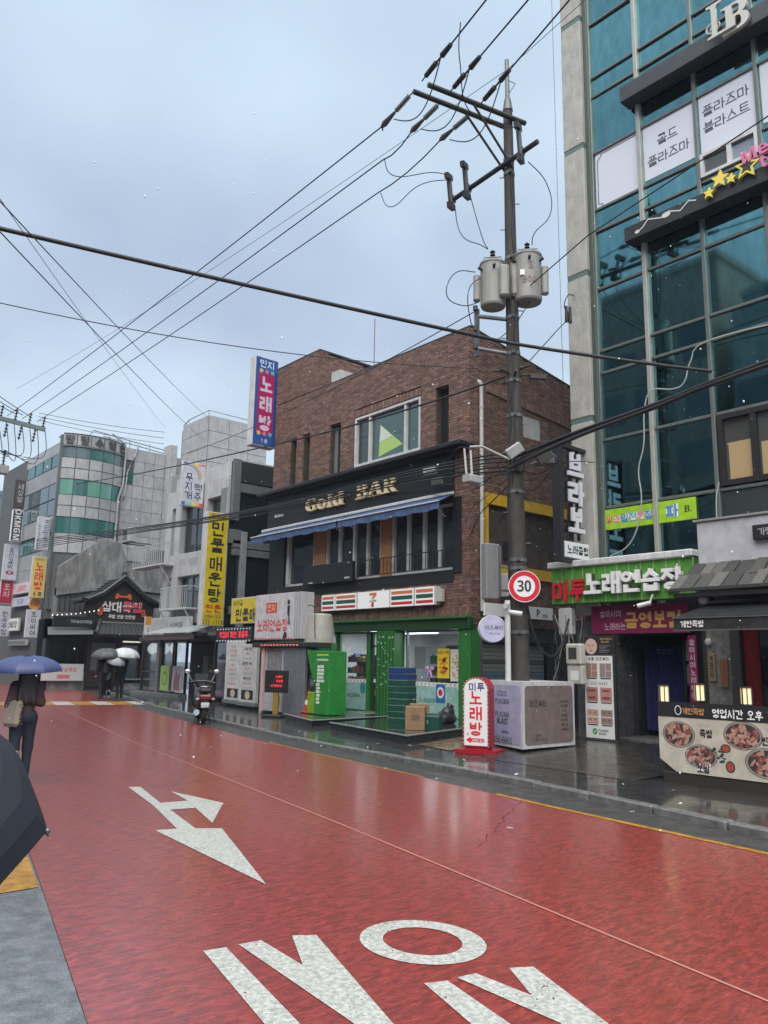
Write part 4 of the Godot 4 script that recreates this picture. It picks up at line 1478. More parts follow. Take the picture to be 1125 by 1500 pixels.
	put("beam", one_box(-3.45, -0.17, -0.38, 3.4, 0.17, 0.02, 0.012), paint("dark_beam", 0.028, 0.028, 0.034, 0.5), f2)
	var ln := MB.new()
	var zig := [Vector2(-3.1,-0.05), Vector2(-2.98,0.0), Vector2(-2.85,0.13), Vector2(-2.5,0.02), Vector2(-2.35,0.1), Vector2(-2.1,0.0), Vector2(-1.9,0.14), Vector2(-1.75,0.08)]
	for i in zig.size() - 1:
		stroke_seg(ln, zig[i], zig[i + 1],0.025,0.021,0.003)
	ln.disc(Vector2(-2.42,0.05), Vector2(0.1,0.06),0.021,0.025)
	ln.disc(Vector2(-3.12,-0.05), Vector2(0.06,0.04),0.021,0.025)
	put("line_drawing", ln, mat("line_white", 0.6, 0.6, 0.58, 0.5), f2)
	var yel := mat("star_yellow", 0.75, 0.62, 0.10, 0.4)
	var sg := thing("star_sign", "cluster of yellow star shapes and pink script on the dark beam", "sign", Vector3(14.54, 11.2, -5.6), -PI / 2)
	for s in [[-1.42,-0.07,0.13,0], [-1.18,0.13,0.2,0], [-0.95,0.03,0.12,0], [-0.62,0.13,0.27,1]]:
		var p := PackedVector2Array()
		var pi := PackedVector2Array()
		for k in 10:
			var rr: float = s[2] * (1.0 if k % 2 == 0 else 0.45)
			p.append(Vector2(s[0], s[1]) + Vector2(sin(TAU * k / 10 + 0.15), cos(TAU * k / 10 + 0.15)) * rr)
			pi.append(Vector2(s[0], s[1]) + Vector2(sin(TAU * k / 10 + 0.15), cos(TAU * k / 10 + 0.15)) * rr * 0.62)
		var m := MB.new()
		m.slab(p,0.0,0.06)
		put("star", m, yel, sg)
		if s[3]:
			var m2 := MB.new()
			m2.slab(pi,0.06,0.065)
			put("star_centre", m2, paint("dark_beam", 0.028, 0.028, 0.034, 0.5), sg)
	var pk := mat("script_pink", 0.62, 0.16, 0.32, 0.4)
	var t1 := latin(sg, "Mee", -0.35, 0.36, 0.27, 0.02, pk, 0.06, "Droid Sans", true)
	t1.rotation.z = 0.12
	var t2 := latin(sg, "to", -0.18, 0.06, 0.25, 0.05, pk, 0.06, "Droid Sans", true)
	t2.rotation.z = 0.12
	hangul(sg, "미투", 0.75, 0.28, 0.75, 0.0, mat("big_pink", 0.7, 0.25, 0.32, 0.4), 0.16, 0.1)
	# lime green fruit shop strip
	var lime := mat("lime_strip", 0.36, 0.62, 0.03, 0.4, 0.0, {"tex": "wear", "sc": 0.5})
	var ls := thing("lime_sign", "lime green strip sign for fresh fruit juice low on the glass front", "sign", Vector3(14.97, 4.79, -9.1), -PI / 2)
	put("panel", one_box(-1.0, -0.23, -0.03, 0.24, 0.22, 0.012, 0.005), lime, ls)
	put("panel", one_box(0.36, -0.23, -0.03, 1.18, 0.22, 0.012, 0.005), lime, ls)
	var cl := [mat("juice_red", 0.6, 0.04, 0.06, 0.5), mat("juice_pink", 0.65, 0.1, 0.2, 0.5), mat("juice_blue", 0.06, 0.2, 0.55, 0.5), mat("juice_blue2", 0.1, 0.3, 0.6, 0.5), mat("juice_pink2", 0.7, 0.2, 0.3, 0.5), mat("juice_blue", 0.06, 0.2, 0.55, 0.5)]
	var ww := mat("print_white", 0.72, 0.73, 0.73, 0.5)
	var word := "생과일전문점"
	for i in 6:
		var h := 0.15 if i < 2 else 0.2
		hangul(ls, word[i],-0.84 + i * 0.195,-0.01, h,0.013, ww,0.34)
		hangul(ls, word[i],-0.84 + i * 0.195,-0.01, h,0.017, cl[i],0.15)
	hangul(ls, "파", 0.66, 0.0, 0.28, 0.013, ww, 0.34)
	hangul(ls, "파", 0.66, 0.0, 0.28, 0.017, cl[2], 0.16)
	latin(ls, "B.", 1.02, 0.0, 0.14, 0.013, mat("ink_black", 0.02, 0.02, 0.025, 0.5), 0.003, "Droid Serif", true)

# ---------------------------------------------------------------- karaoke entrance under the glass building

func build_karaoke_entrance() -> void:
	var L := func(z: float) -> float: return z + 9.3
	var o := thing("karaoke_entrance", "dark karaoke doorway with blue curtain between grey piers under the green sign", "entrance", Vector3(15, 0, -9.3), -PI / 2)
	var grey := mat("pier_grey", 0.15, 0.155, 0.155, 0.7, 0.0, {"tex": "stain", "nrm": "n_grit", "ns": 0.3, "sc": 0.7})
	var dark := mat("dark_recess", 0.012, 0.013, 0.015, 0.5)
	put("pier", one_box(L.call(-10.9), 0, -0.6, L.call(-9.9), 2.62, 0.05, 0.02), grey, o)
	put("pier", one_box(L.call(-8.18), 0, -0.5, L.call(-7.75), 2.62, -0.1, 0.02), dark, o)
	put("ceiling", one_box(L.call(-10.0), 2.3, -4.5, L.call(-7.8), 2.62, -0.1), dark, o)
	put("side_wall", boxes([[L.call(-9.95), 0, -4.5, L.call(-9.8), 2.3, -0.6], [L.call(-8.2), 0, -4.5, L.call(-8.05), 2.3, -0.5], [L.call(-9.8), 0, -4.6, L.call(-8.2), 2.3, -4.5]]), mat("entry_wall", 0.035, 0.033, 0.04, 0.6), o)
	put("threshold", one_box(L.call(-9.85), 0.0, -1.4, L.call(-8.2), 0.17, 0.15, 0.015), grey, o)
	# pleated blue curtain
	var cu := MB.new()
	var blue := mat("curtain_blue", 0.022, 0.022, 0.15, 0.8, 0.0, {"tex": "stain", "sc": 1.0})
	var n := 40
	for i in n:
		var xa := lerpf(L.call(-9.7), L.call(-8.55), float(i) / n)
		var xb := lerpf(L.call(-9.7), L.call(-8.55), float(i + 1) / n)
		var za := -0.75 + 0.035 * sin(i * 1.35) + 0.02 * sin(i * 0.5)
		var zb := -0.75 + 0.035 * sin((i + 1) * 1.35) + 0.02 * sin((i + 1) * 0.5)
		cu.quad(Vector3(xa,0.3, za), Vector3(xb,0.3, zb), Vector3(xb,2.05, zb * 0.98), Vector3(xa,2.05, za * 0.98))
	put("curtain", cu, blue, o)
	hangul(o, "영업중", L.call(-9.2), 1.95, 0.12, -0.70, mat("curtain_print", 0.12, 0.10, 0.22, 0.7), 0.15)
	# glazed door leaf standing open on the right
	var lf := MB.new()
	wframe(lf, L.call(-8.52),0.18, L.call(-8.2),2.2,0.045,-0.3,-0.24)
	lf.bx(L.call(-8.47),1.25,-0.29, L.call(-8.25),1.29,-0.25)
	var leaf := put("door", lf, dark, o)
	put("pane", one_box(L.call(-8.47), 1.75, -0.28, L.call(-8.25), 2.15, -0.27), mat("pale_pane", 0.17, 0.21, 0.19, 0.3), leaf)
	put("pane", one_box(L.call(-8.47), 1.3, -0.28, L.call(-8.25), 1.68, -0.27), mat("pale_pane2", 0.10, 0.11, 0.11, 0.3), leaf)
	# green board sign with raised syllables
	var s := thing("karaoke_sign", "green ribbed karaoke sign with raised red and white Korean letters", "sign", Vector3(14.3, 3.35, -9.36), -PI / 2)
	var w := 3.35
	put("board", one_box(-w / 2, -0.42, -0.3, w / 2, 0.36, -0.012), mat("sign_green_dark", 0.045, 0.16, 0.035, 0.5), s)
	var gm := paint("sign_green", 0.11, 0.36, 0.055, 0.45, 0.8)
	for k in 12:
		var x := -w / 2 + (k + 0.5) * w / 12
		put("slat", one_box(x - w / 24 + 0.012, -0.42, -0.012, x + w / 24 - 0.012, 0.36, 0.012, 0.006), gm, s)
		put("slat_trim", one_box(x + w / 24 - 0.010, -0.42, -0.011, x + w / 24 + 0.010, 0.36, 0.017, 0.003), mat("trim_pale", 0.28, 0.42, 0.2, 0.5), s)
	put("top_rail", one_box(-w / 2 - 0.05, 0.36, -0.35, w / 2 + 0.03, 0.5, 0.1, 0.02), paint("rail_white", 0.68, 0.7, 0.72, 0.4), s)
	var lw := mat("letter_white", 0.72, 0.73, 0.74, 0.35)
	var lr := mat("letter_red", 0.50, 0.02, 0.035, 0.35)
	var ls := mat("letter_shadow_box", 0.03, 0.03, 0.035, 0.5)
	hangul(s, "미투", -1.17, -0.14, 0.46, 0.03, lr, 0.14, 0.06, 0.92, 0.06)
	hangul(s, "노래연습장", 0.38, -0.04, 0.45, 0.05, lw, 0.16, 0.10, 0.94, 0.07)
	hangul(s, "노래연습장", 0.38, -0.04, 0.44, 0.02, ls, 0.24, 0.03, 0.94, 0.07)
	# magenta banner below
	var mg := mat("banner_magenta", 0.25, 0.012, 0.09, 0.6, 0.0, {"tex": "wear", "sc": 0.7})
	var b := thing("magenta_banner", "magenta banner with gold Korean letters under the green sign", "banner", Vector3(14.7, 2.58, -9.2), -PI / 2)
	put("sheet", one_box(-1.1, -0.29, -0.02, 1.15, 0.3, 0.0), mg, b)
	var gold := mat("banner_gold", 0.62, 0.36, 0.10, 0.5)
	hangul(b, "금영보컬", 0.36, -0.02, 0.34, 0.002, gold, 0.16, 0.0, 0.9, 0.05)
	var pale := mat("banner_pale", 0.6, 0.45, 0.52, 0.5)
	hangul(b, "술마시며", -0.62, 0.13, 0.15, 0.002, pale, 0.1, 0.0, 0.8, 0.1)
	hangul(b, "노래하는", -0.52, -0.14, 0.15, 0.002, pale, 0.1, 0.0, 0.8, 0.1)
	var vb := thing("vertical_banner", "narrow magenta banner with a column of white letters beside the doorway", "banner", Vector3(14.78, 1.62, -8.06), -PI / 2)
	put("sheet", one_box(-0.09, -0.66, -0.015, 0.09, 0.62, 0.0), mg, vb)
	hangul(vb, "술마시며노래하는", 0, -0.02, 0.12, 0.002, pale, 0.14, 0.0, 0.95, 0.2, true)
	# small camera under the sign
	var cc := thing("security_camera", "white bullet camera under the right end of the green sign", "camera", Vector3(14.1, 2.85, -8.55), -PI / 2)
	var cm := MB.new()
	cm.cyl(Vector3(0.06,0,0.0), Vector3(-0.16,-0.07,0.14),0.045,0.05,12)
	put("body", cm, paint("cam_white", 0.62, 0.63, 0.63, 0.35), cc)
	var cb := MB.new()
	cb.cyl(Vector3(0.03,0,0), Vector3(0.07,0.16,-0.05),0.018)
	put("bracket", cb, paint("cam_white", 0.62, 0.63, 0.63, 0.35), cc)
	var ce := MB.new()
	ce.cyl(Vector3(-0.158,-0.069,0.139), Vector3(-0.165,-0.072,0.145),0.03,0.03,12)
	put("lens", ce, dark, cc)
	# portrait poster and price board beside the door
	var ab := thing("beauty_notice_board", "tall white notice board of small treatment photos on a black stand", "notice board", Vector3(14.05, 0.1, -9.72), -PI / 2)
	var white := mat("board_white", 0.66, 0.67, 0.67, 0.35)
	var ink := mat("ink_black", 0.02, 0.02, 0.025, 0.5)
	put("stand", one_box(-0.33, 0.0, -0.32, 0.45, 0.07, 0.05, 0.01), ink, ab)
	put("panel", one_box(-0.36, 0.06, -0.1, 0.38, 1.74, -0.02, 0.01), ink, ab)
	put("sheet", one_box(-0.34, 0.09, -0.02, 0.33, 1.72, -0.014), white, ab)
	put("top_panel", one_box(-0.34, 1.75, -0.1, 0.38, 2.12, -0.02, 0.008), mat("panel_black", 0.02, 0.02, 0.022, 0.4), ab)
	hangul(ab, "4층 리즈뷰티", 0.0, 1.66, 0.075, -0.013, ink, 0.13)
	hangul(ab, "356-6665", 0.0, 1.17, 0.065, -0.013, ink, 0.12, 0.0, 0.7)
	var skin := [Color(.30,.19,.16), Color(.26,.2,.19), Color(.36,.2,.17), Color(.42,.23,.19), Color(.46,.29,.24), Color(.27,.19,.17)]
	var k := 0
	for r in 3:
		for c in 2:
			var x := -0.17 + c * 0.33
			var y: float = [1.42,0.94,0.5][r]
			var sc: Color = skin[k]
			var ph := put("photo", one_box(x - 0.135, y - 0.13, -0.014, x + 0.135, y + 0.15, -0.0125), mat("photo_tone_%d" % k, sc.r, sc.g, sc.b, 0.5), ab)
			var pm := MB.new()
			if r == 0:
				pm.bx(x - 0.004, y - 0.13,-0.0125, x + 0.004, y + 0.15,-0.012)
				pm.bx(x, y - 0.004,-0.0125, x + 0.135, y + 0.004,-0.012)
				put("photo_print", pm, white, ab)
			elif r == 1:
				pm.disc(Vector2(x, y + 0.085), Vector2(0.10,0.022),-0.0122,-0.0118)
				pm.disc(Vector2(x, y - 0.06), Vector2(0.10,0.032),-0.0122,-0.0118)
				put("photo_print", pm, mat("lip_red", 0.26, 0.05, 0.055, 0.5), ab)
			else:
				pm.bx(x - 0.135, y + 0.0,-0.0124, x + 0.135, y + 0.018,-0.0118)
				put("photo_print", pm, white, ab)
				var pe := MB.new()
				for ex in [-0.06,0.06]:
					pe.disc(Vector2(x + ex, y + 0.09), Vector2(0.028,0.011),-0.0122,-0.0118,12)
					pe.disc(Vector2(x + ex, y - 0.05), Vector2(0.028,0.011),-0.0122,-0.0118,12)
				put("photo_print", pe, mat("eye_dark", 0.06, 0.035, 0.03, 0.5), ab)
			put("caption", one_box(x - 0.12, y - 0.165, -0.014, x + 0.12, y - 0.14, -0.0125), ink, ab)
			k += 1
	var lg := MB.new()
	lg.disc(Vector2(-0.13,0.22), Vector2(0.055,0.065),-0.014,-0.0125)
	put("logo", lg, mat("logo_green", 0.04, 0.3, 0.06, 0.4), ab)
	var lg2 := MB.new()
	lg2.slab(PackedVector2Array([Vector2(-.15,.2), Vector2(-.12,.25), Vector2(-.11,.23), Vector2(-.14,.19)]),-0.0125,-0.012)
	put("logo", lg2, white, ab)
	latin(ab, "PLASMA", 0.07, 0.245, 0.045, -0.013, ink, 0.001, "Droid Sans", true)
	latin(ab, "BLAST", 0.05, 0.18, 0.045, -0.013, ink, 0.001, "Droid Sans", true)
	# the portrait on the top panel: a pale face turned to the viewer
	var fa := MB.new()
	fa.disc(Vector2(-0.17,1.91), Vector2(0.145,0.16),-0.019,-0.017)
	put("portrait_face", fa, mat("portrait_skin", 0.55, 0.38, 0.33, 0.5), ab)
	var fb := MB.new()
	for ex in [-0.225,-0.12]:
		fb.disc(Vector2(ex,1.925), Vector2(0.028,0.010),-0.017,-0.0165,14)
		fb.bx(ex - 0.03,1.945,-0.017, ex + 0.03,1.952,-0.0164)
	fb.bx(-0.178,1.86,-0.017,-0.168,1.92,-0.0166)
	fb.disc(Vector2(-0.172,1.82), Vector2(0.042,0.012),-0.017,-0.0165,14)
	put("portrait_features", fb, mat("portrait_line", 0.22, 0.09, 0.08, 0.5), ab)
	hangul(ab, "울트라 플라즈마", 0.19, 2.06, 0.036, -0.019, mat("banner_gold", 0.62, 0.36, 0.10, 0.5))
	hangul(ab, "블라스트란", 0.17, 2.0, 0.036, -0.019, mat("banner_gold", 0.62, 0.36, 0.10, 0.5))
	var tx := MB.new()
	for i in 5:
		tx.bx(0.03,1.79 + i * 0.032,-0.02,0.03 + 0.2 + 0.06 * sin(i * 2.0),1.8 + i * 0.032,-0.0188)
	put("small_print", tx, mat("print_dim", 0.2, 0.2, 0.2, 0.6), ab)
	# electricity meter box on the pier
	var mb := thing("meter_box", "cream plastic electricity meter box with a dark window on the pier", "meter box", Vector3(13.75, 1.24, -10.1), -PI / 2)
	var cream := paint("meter_cream", 0.50, 0.49, 0.44, 0.4)
	put("lower_case", one_box(-0.17, 0.0, -0.16, 0.2, 0.38, 0.0, 0.02), cream, mb)
	put("upper_case", one_box(-0.18, 0.39, -0.16, 0.2, 0.82, 0.03, 0.03), cream, mb)
	put("window", one_box(-0.10, 0.5, 0.03, 0.1, 0.74, 0.035, 0.002), mat("meter_window", 0.05, 0.05, 0.045, 0.15), mb)
	put("label_sheet", one_box(-0.08, 0.08, 0.0, 0.12, 0.27, 0.003), white, mb)
	put("mount", one_box(-0.06, 0.1, -1.2, 0.06, 0.6, -0.16), grey, mb)
	# loose cable tangle on the pier
	var tg := thing("cable_tangle", "tangle of grey and black cables hanging on the pier above the meter box", "cables", Vector3(14.6, 1.6, -10.7), 0)
	rng.seed = 91
	for i in 16:
		var pts := []
		var x := rng.randf_range(-0.25,0.1)
		var z := rng.randf_range(-0.35,0.3)
		for q in 9:
			var t := q / 8.0
			pts.append(Vector3(x + 0.08 * sin(t * 5 + i) - 0.15,1.1 - t * rng.randf_range(1.2,1.7), z + 0.14 * sin(t * 4.0 + i * 1.3)))
		var cmh := MB.new()
		cmh.tube(pts, rng.randf_range(0.007,0.016))
		put("cable", cmh, [mat("cable_black", 0.015, 0.015, 0.017, 0.5), mat("cable_grey", 0.2, 0.2, 0.19, 0.5)][i % 2], tg)
	put("junction_cover", one_box(-0.3, 0.65, -0.2, -0.1, 1.25, 0.15, 0.04), paint("cover_white", 0.5, 0.52, 0.52, 0.5), tg)


# ---------------------------------------------------------------- pork restaurant at the right edge

func build_corner_restaurant() -> void:
	var L := func(z: float) -> float: return z + 5.0
	var o := thing("restaurant_front", "dark restaurant front with pale stone panel, white upper wall and shingled canopy", "restaurant", Vector3(14.6, 0, -5), -PI / 2)
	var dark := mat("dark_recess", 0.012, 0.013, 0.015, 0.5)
	var plaster := mat("plaster_white", 0.50, 0.51, 0.56, 0.8, 0.0, {"tex": "wear", "sc": 0.4})
	var stone := mat("stone_panel", 0.30, 0.30, 0.28, 0.6, 0.0, {"tex": "stain", "nrm": "n_grit", "ns": 0.3, "sc": 1.0})
	put("upper_wall", one_box(L.call(-7.05), 3.3, -0.3, L.call(-2.2), 4.16, 1.3, 0.015), plaster, o)
	put("wall_cap", one_box(L.call(-7.1), 4.16, 0.9, L.call(-2.2), 4.2, 1.34, 0.006), paint("cap_grey", 0.3, 0.3, 0.29), o)
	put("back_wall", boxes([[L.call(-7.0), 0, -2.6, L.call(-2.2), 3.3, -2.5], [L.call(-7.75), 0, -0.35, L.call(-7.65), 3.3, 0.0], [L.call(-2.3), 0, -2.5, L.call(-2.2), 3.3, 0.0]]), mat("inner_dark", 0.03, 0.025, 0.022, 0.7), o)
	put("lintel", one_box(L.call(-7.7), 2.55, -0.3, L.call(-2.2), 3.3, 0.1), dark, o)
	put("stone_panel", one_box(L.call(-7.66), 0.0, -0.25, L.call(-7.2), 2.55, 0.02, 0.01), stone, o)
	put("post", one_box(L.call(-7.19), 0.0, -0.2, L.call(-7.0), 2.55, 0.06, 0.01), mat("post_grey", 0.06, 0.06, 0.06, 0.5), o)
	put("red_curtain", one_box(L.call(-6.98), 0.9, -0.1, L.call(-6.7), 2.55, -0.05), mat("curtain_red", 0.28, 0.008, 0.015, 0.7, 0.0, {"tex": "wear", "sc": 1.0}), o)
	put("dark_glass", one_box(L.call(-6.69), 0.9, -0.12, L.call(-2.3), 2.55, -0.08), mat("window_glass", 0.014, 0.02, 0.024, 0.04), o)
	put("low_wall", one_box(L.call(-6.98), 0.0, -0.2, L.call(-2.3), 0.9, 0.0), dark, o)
	# wooden plaques with carved characters
	for i in 2:
		var p := thing("wooden_plaque", ["pale wooden plaque with dark writing, upper one on the stone panel", "orange brown wooden plaque with red writing, lower one on the stone panel"][i], "plaque", Vector3(14.57, 1.64 - 0.1 * i, [-7.56, -7.33][i]), -PI / 2)
		put("board", one_box(-0.075, -0.27, 0, 0.075, 0.25, 0.025, 0.008), mat("plaque_%d" % i, [0.42, 0.36][i], [0.29, 0.2][i], [0.16, 0.11][i], 0.6, 0.0, {"tex": "streak", "sc": Vector3(4, 1, 4)}), p)
		hangul(p, "족발보쌈", 0, 0, 0.085, 0.026, [mat("ink_brown", 0.06, 0.03, 0.02, 0.6), mat("ink_red", 0.4, 0.05, 0.03, 0.6)][i], 0.14, 0.0, 0.95, 0.15, true)
	var rl := thing("round_wall_light", "small white round light on the stone panel", "light fitting", Vector3(14.56, 2.1, -7.6), -PI / 2)
	var rm := MB.new()
	rm.ball(Vector3(0,0,0.02), Vector3(0.07,0.07,0.03),16)
	put("cover", rm, paint("cam_white", 0.62, 0.63, 0.63, 0.35), rl)
	# shingled canopy: two rows of weathered boards, each of its own
	var sh := thing("shingle_canopy", "sloping canopy of two rows of weathered grey wooden shingles", "canopy", Vector3(12.95, 2.9, -4.7), -PI / 2)
	put("deck", one_box(-2.45, -0.12, -0.5, 2.45, -0.05, 0.36), dark, sh)
	rng.seed = 61
	var sm := []
	for i in 4:
		var t: float = [0.085,0.12,0.055,0.16][i]
		sm.append(mat("shingle_%d" % i, t, t * 0.97, t * 0.93, 0.7, 0.0, {"tex": "streak", "sc": Vector3(4, 0.8, 0.8), "nrm": "n_grit", "ns": 0.3}))
	for r in 2:
		var x := -2.45 - 0.1 * r
		while x < 2.4:
			var w := rng.randf_range(0.19,0.29)
			var m := MB.new()
			m.cbox(Vector3.ZERO, Vector3(w - 0.018,0.034,0.5),0.007)
			var y := 0.38 - r * 0.23
			put("shingle", m, sm[rng.randi() % 4], sh, Vector3(x + w / 2, y + rng.randf_range(-.006, .006), -0.16 + r * 0.34 + rng.randf_range(-.02, .02)), Vector3(0.62, rng.randf_range(-.02, .02), 0.0))
			x += w
	put("fascia_board", one_box(-2.5, -0.02, 0.34, 2.45, 0.04, 0.4, 0.006), sm[2], sh)
	# black canvas awning
	var aw := thing("black_awning", "black canvas awning with a white scribbled word below the shingles", "awning", Vector3(12.9, 2.2, -4.6), -PI / 2)
	var canvas := mat("black_canvas", 0.028, 0.029, 0.031, 0.5, 0.0, {"tex": "stain", "nrm": "n_wave", "ns": 0.5, "sc": 0.8})
	var am := MB.new()
	var n := 16
	for i in n:
		var xa := lerpf(-2.35,2.4, float(i) / n)
		var xb := lerpf(-2.35,2.4, float(i + 1) / n)
		var sa := 0.01 * sin(i * 2.1)
		var sb := 0.01 * sin((i + 1) * 2.1)
		am.quad(Vector3(xa,0.22 + sa,0.7), Vector3(xb,0.22 + sb,0.7), Vector3(xb - (0.0 if i < n - 1 else 0.1),0.48,0.0), Vector3(xa + (0.25 if i == 0 else 0.0),0.48,0.0))
		am.quad(Vector3(xa,0.02 + sa,0.71), Vector3(xb,0.02 + sb,0.71), Vector3(xb,0.22 + sb,0.7), Vector3(xa,0.22 + sa,0.7))
	am.tri(Vector3(-2.35,0.22,0.7), Vector3(-2.1,0.48,0.0), Vector3(-2.35,0.2,0.0))
	put("canvas", am, canvas, aw)
	put("hem", one_box(-2.36, 0.0, 0.70, 2.4, 0.02, 0.72), mat("hem_grey", 0.09, 0.09, 0.09, 0.5), aw)
	put("piping", one_box(-2.36, 0.2, 0.705, 2.4, 0.216, 0.722), mat("hem_grey", 0.09, 0.09, 0.09, 0.5), aw)
	put("arm", one_box(-2.1, 0.3, -0.5, 2.2, 0.36, 0.0), dark, aw)
	hangul(aw, "게한족발", -2.02, 0.11, 0.11, 0.728, mat("chalk_white", 0.6, 0.6, 0.58, 0.6), 0.16, 0.0, 0.9, 0.02)
	var ba := thing("globe_lamp", "pale grey globe lamp between shingles and black awning", "lamp", Vector3(12.78, 2.74, -6.72))
	var bm := MB.new()
	bm.ball(Vector3.ZERO, Vector3(0.085,0.085,0.085),18)
	put("globe", bm, paint("globe_grey", 0.42, 0.42, 0.41, 0.35), ba)
	var bs := MB.new()
	bs.cyl(Vector3(0.06,0.0,0.0), Vector3(0.4,0.03,0.0),0.02)
	put("bracket", bs, dark, ba)
	# black franchise sign on the white wall
	var fs := thing("franchise_sign", "small black sign with grey Korean letters on the white wall", "sign", Vector3(13.2, 3.86, -5.6), -PI / 2)
	put("board", one_box(-0.42, -0.13, -0.14, 0.9, 0.12, 0.0, 0.01), mat("panel_black", 0.02, 0.02, 0.022, 0.4), fs)
	hangul(fs, "가맹문의", -0.08, 0.0, 0.13, 0.002, mat("grey_letter", 0.33, 0.35, 0.36, 0.5), 0.13, 0.0, 0.9, 0.05)
	# counter with the printed banner
	var c := thing("menu_counter", "street counter wrapped in a banner of printed meat platters", "counter", Vector3(10.5, 0.06, -4.6), -PI / 2)
	var paper := mat("banner_paper", 0.56, 0.52, 0.44, 0.5, 0.0, {"tex": "wear", "sc": 0.5})
	put("body", one_box(-1.64, 0.0, -0.7, 1.7, 1.0, -0.03), mat("counter_black", 0.02, 0.02, 0.022, 0.5), c)
	put("worktop", one_box(-1.68, 1.0, -0.72, 1.72, 1.05, -0.005, 0.012), mat("counter_top", 0.05, 0.05, 0.05, 0.3), c)
	# the banner bulges a little and its lower corner turns under
	var bn := MB.new()
	var cols := 14
	for i in cols:
		var xa := lerpf(-1.69,1.7, float(i) / cols)
		var xb := lerpf(-1.69,1.7, float(i + 1) / cols)
		var ya := 0.15 + (0.16 if i == 0 else 0.0)
		var yb := 0.15
		bn.quad(Vector3(xa, ya,0.0), Vector3(xb, yb,0.0), Vector3(xb,0.88,0.0), Vector3(xa,0.88,0.0))
	put("banner", bn, paper, c)
	put("head_band", one_box(-1.69, 0.88, -0.002, 1.7, 1.085, 0.004), mat("panel_black", 0.02, 0.02, 0.022, 0.4), c)
	put("kickboard", one_box(-1.66, -0.06, -0.72, 1.7, 0.14, -0.012, 0.01), mat("kick_brown", 0.03, 0.024, 0.02, 0.5), c)
	var bw := mat("letter_white", 0.72, 0.73, 0.74, 0.35)
	hangul(c, "영업시간 오후 3시", -0.42, 0.965, 0.12, 0.005, bw, 0.14, 0.0, 0.85, 0.04)
	hangul(c, "게한족발", -1.16, 0.97, 0.09, 0.005, mat("logo_brown", 0.42, 0.2, 0.09, 0.5), 0.16, 0.0, 0.9, 0.0)
	var lm := MB.new()
	lm.ring(Vector2(-1.38,0.975), Vector2(0.05,0.065), Vector2(0.04,0.055),0.005,0.006,18)
	put("logo", lm, bw, c)
	var meats := [Color(.30,.11,.09), Color(.40,.20,.17), Color(.22,.07,.06), Color(.46,.27,.22), Color(.17,.07,.06), Color(.36,.24,.19)]
	rng.seed = 12
	for p in [[-1.39,0.65,0.24,0.175], [-0.49,0.70,0.26,0.18], [-1.08,0.385,0.23,0.155], [-0.2,0.38,0.28,0.19], [0.45,0.62,0.27,0.18], [1.1,0.42,0.25,0.18]]:
		var pm := MB.new()
		pm.disc(Vector2(p[0], p[1]), Vector2(p[2], p[3]),0.001,0.0015,30)
		put("platter_print", pm, mat("platter_dark", 0.045, 0.035, 0.032, 0.5), c)
		var pr := MB.new()
		pr.ring(Vector2(p[0], p[1]), Vector2(p[2] * 0.96, p[3] * 0.96), Vector2(p[2] * 0.88, p[3] * 0.86),0.002,0.002,30)
		put("platter_print", pr, mat("platter_rim", 0.28, 0.26, 0.24, 0.5), c)
		var sl := []
		for k in 6:
			sl.append(MB.new())
		for k in 46:
			var a := rng.randf() * TAU
			var rr := sqrt(rng.randf()) * 0.76
			var cx: float = p[0] + cos(a) * rr * p[2]
			var cy: float = p[1] + sin(a) * rr * p[3]
			var poly := PackedVector2Array()
			var ang := rng.randf() * PI
			var u := Vector2(cos(ang), sin(ang))
			var l := rng.randf_range(0.03,0.06)
			var w := rng.randf_range(0.012,0.026)
			for q in 10:
				var tt := TAU * q / 10
				poly.append(Vector2(cx, cy) + u * cos(tt) * l + Vector2(-u.y, u.x) * sin(tt) * w)
			sl[k % 6].slab(poly,0.0024 + k * 0.00004,0.0024 + k * 0.00004)
		for k in 6:
			var mc: Color = meats[k]
			put("meat_print", sl[k], mat("meat_%d" % k, mc.r, mc.g, mc.b, 0.4), c)
	for b in [[-0.68,0.29,0.065,0.075], [-0.73,0.52,0.07,0.055]]:
		var bm2 := MB.new()
		bm2.disc(Vector2(b[0], b[1]), Vector2(b[2], b[3]),0.001,0.0015,20)
		put("bowl_print", bm2, mat("platter_dark", 0.045, 0.035, 0.032, 0.5), c)
		var bm3 := MB.new()
		bm3.disc(Vector2(b[0], b[1]), Vector2(b[2] * 0.75, b[3] * 0.75),0.002,0.0022,18)
		put("bowl_print", bm3, mat("kimchi_red", 0.32, 0.06, 0.04, 0.5), c)
	var gv := MB.new()
	for k in 22:
		var q := Vector2(-0.83 + rng.randf_range(-0.1,0.1),0.42 + rng.randf_range(-0.09,0.1))
		gv.disc(q, Vector2(rng.randf_range(0.015,0.035), rng.randf_range(0.01,0.02)),0.0015 + k * 0.00003,0.0015 + k * 0.00003,8)
	put("herb_print", gv, mat("herb_green", 0.03, 0.05, 0.03, 0.5), c)
	var inkb := mat("ink_black", 0.02, 0.02, 0.025, 0.5)
	hangul(c, "족발", -0.99, 0.69, 0.11, 0.004, inkb, 0.16, 0.0, 0.8, 0.03)
	hangul(c, "보쌈", -1.05, 0.235, 0.11, 0.0046, bw, 0.34, 0.0, 0.8, 0.03)
	hangul(c, "보쌈", -1.05, 0.235, 0.11, 0.008, inkb, 0.15, 0.0, 0.8, 0.03)
	hangul(c, "반반", -0.16, 0.655, 0.11, 0.004, inkb, 0.16, 0.0, 0.8, 0.03)
	var sp := MB.new()
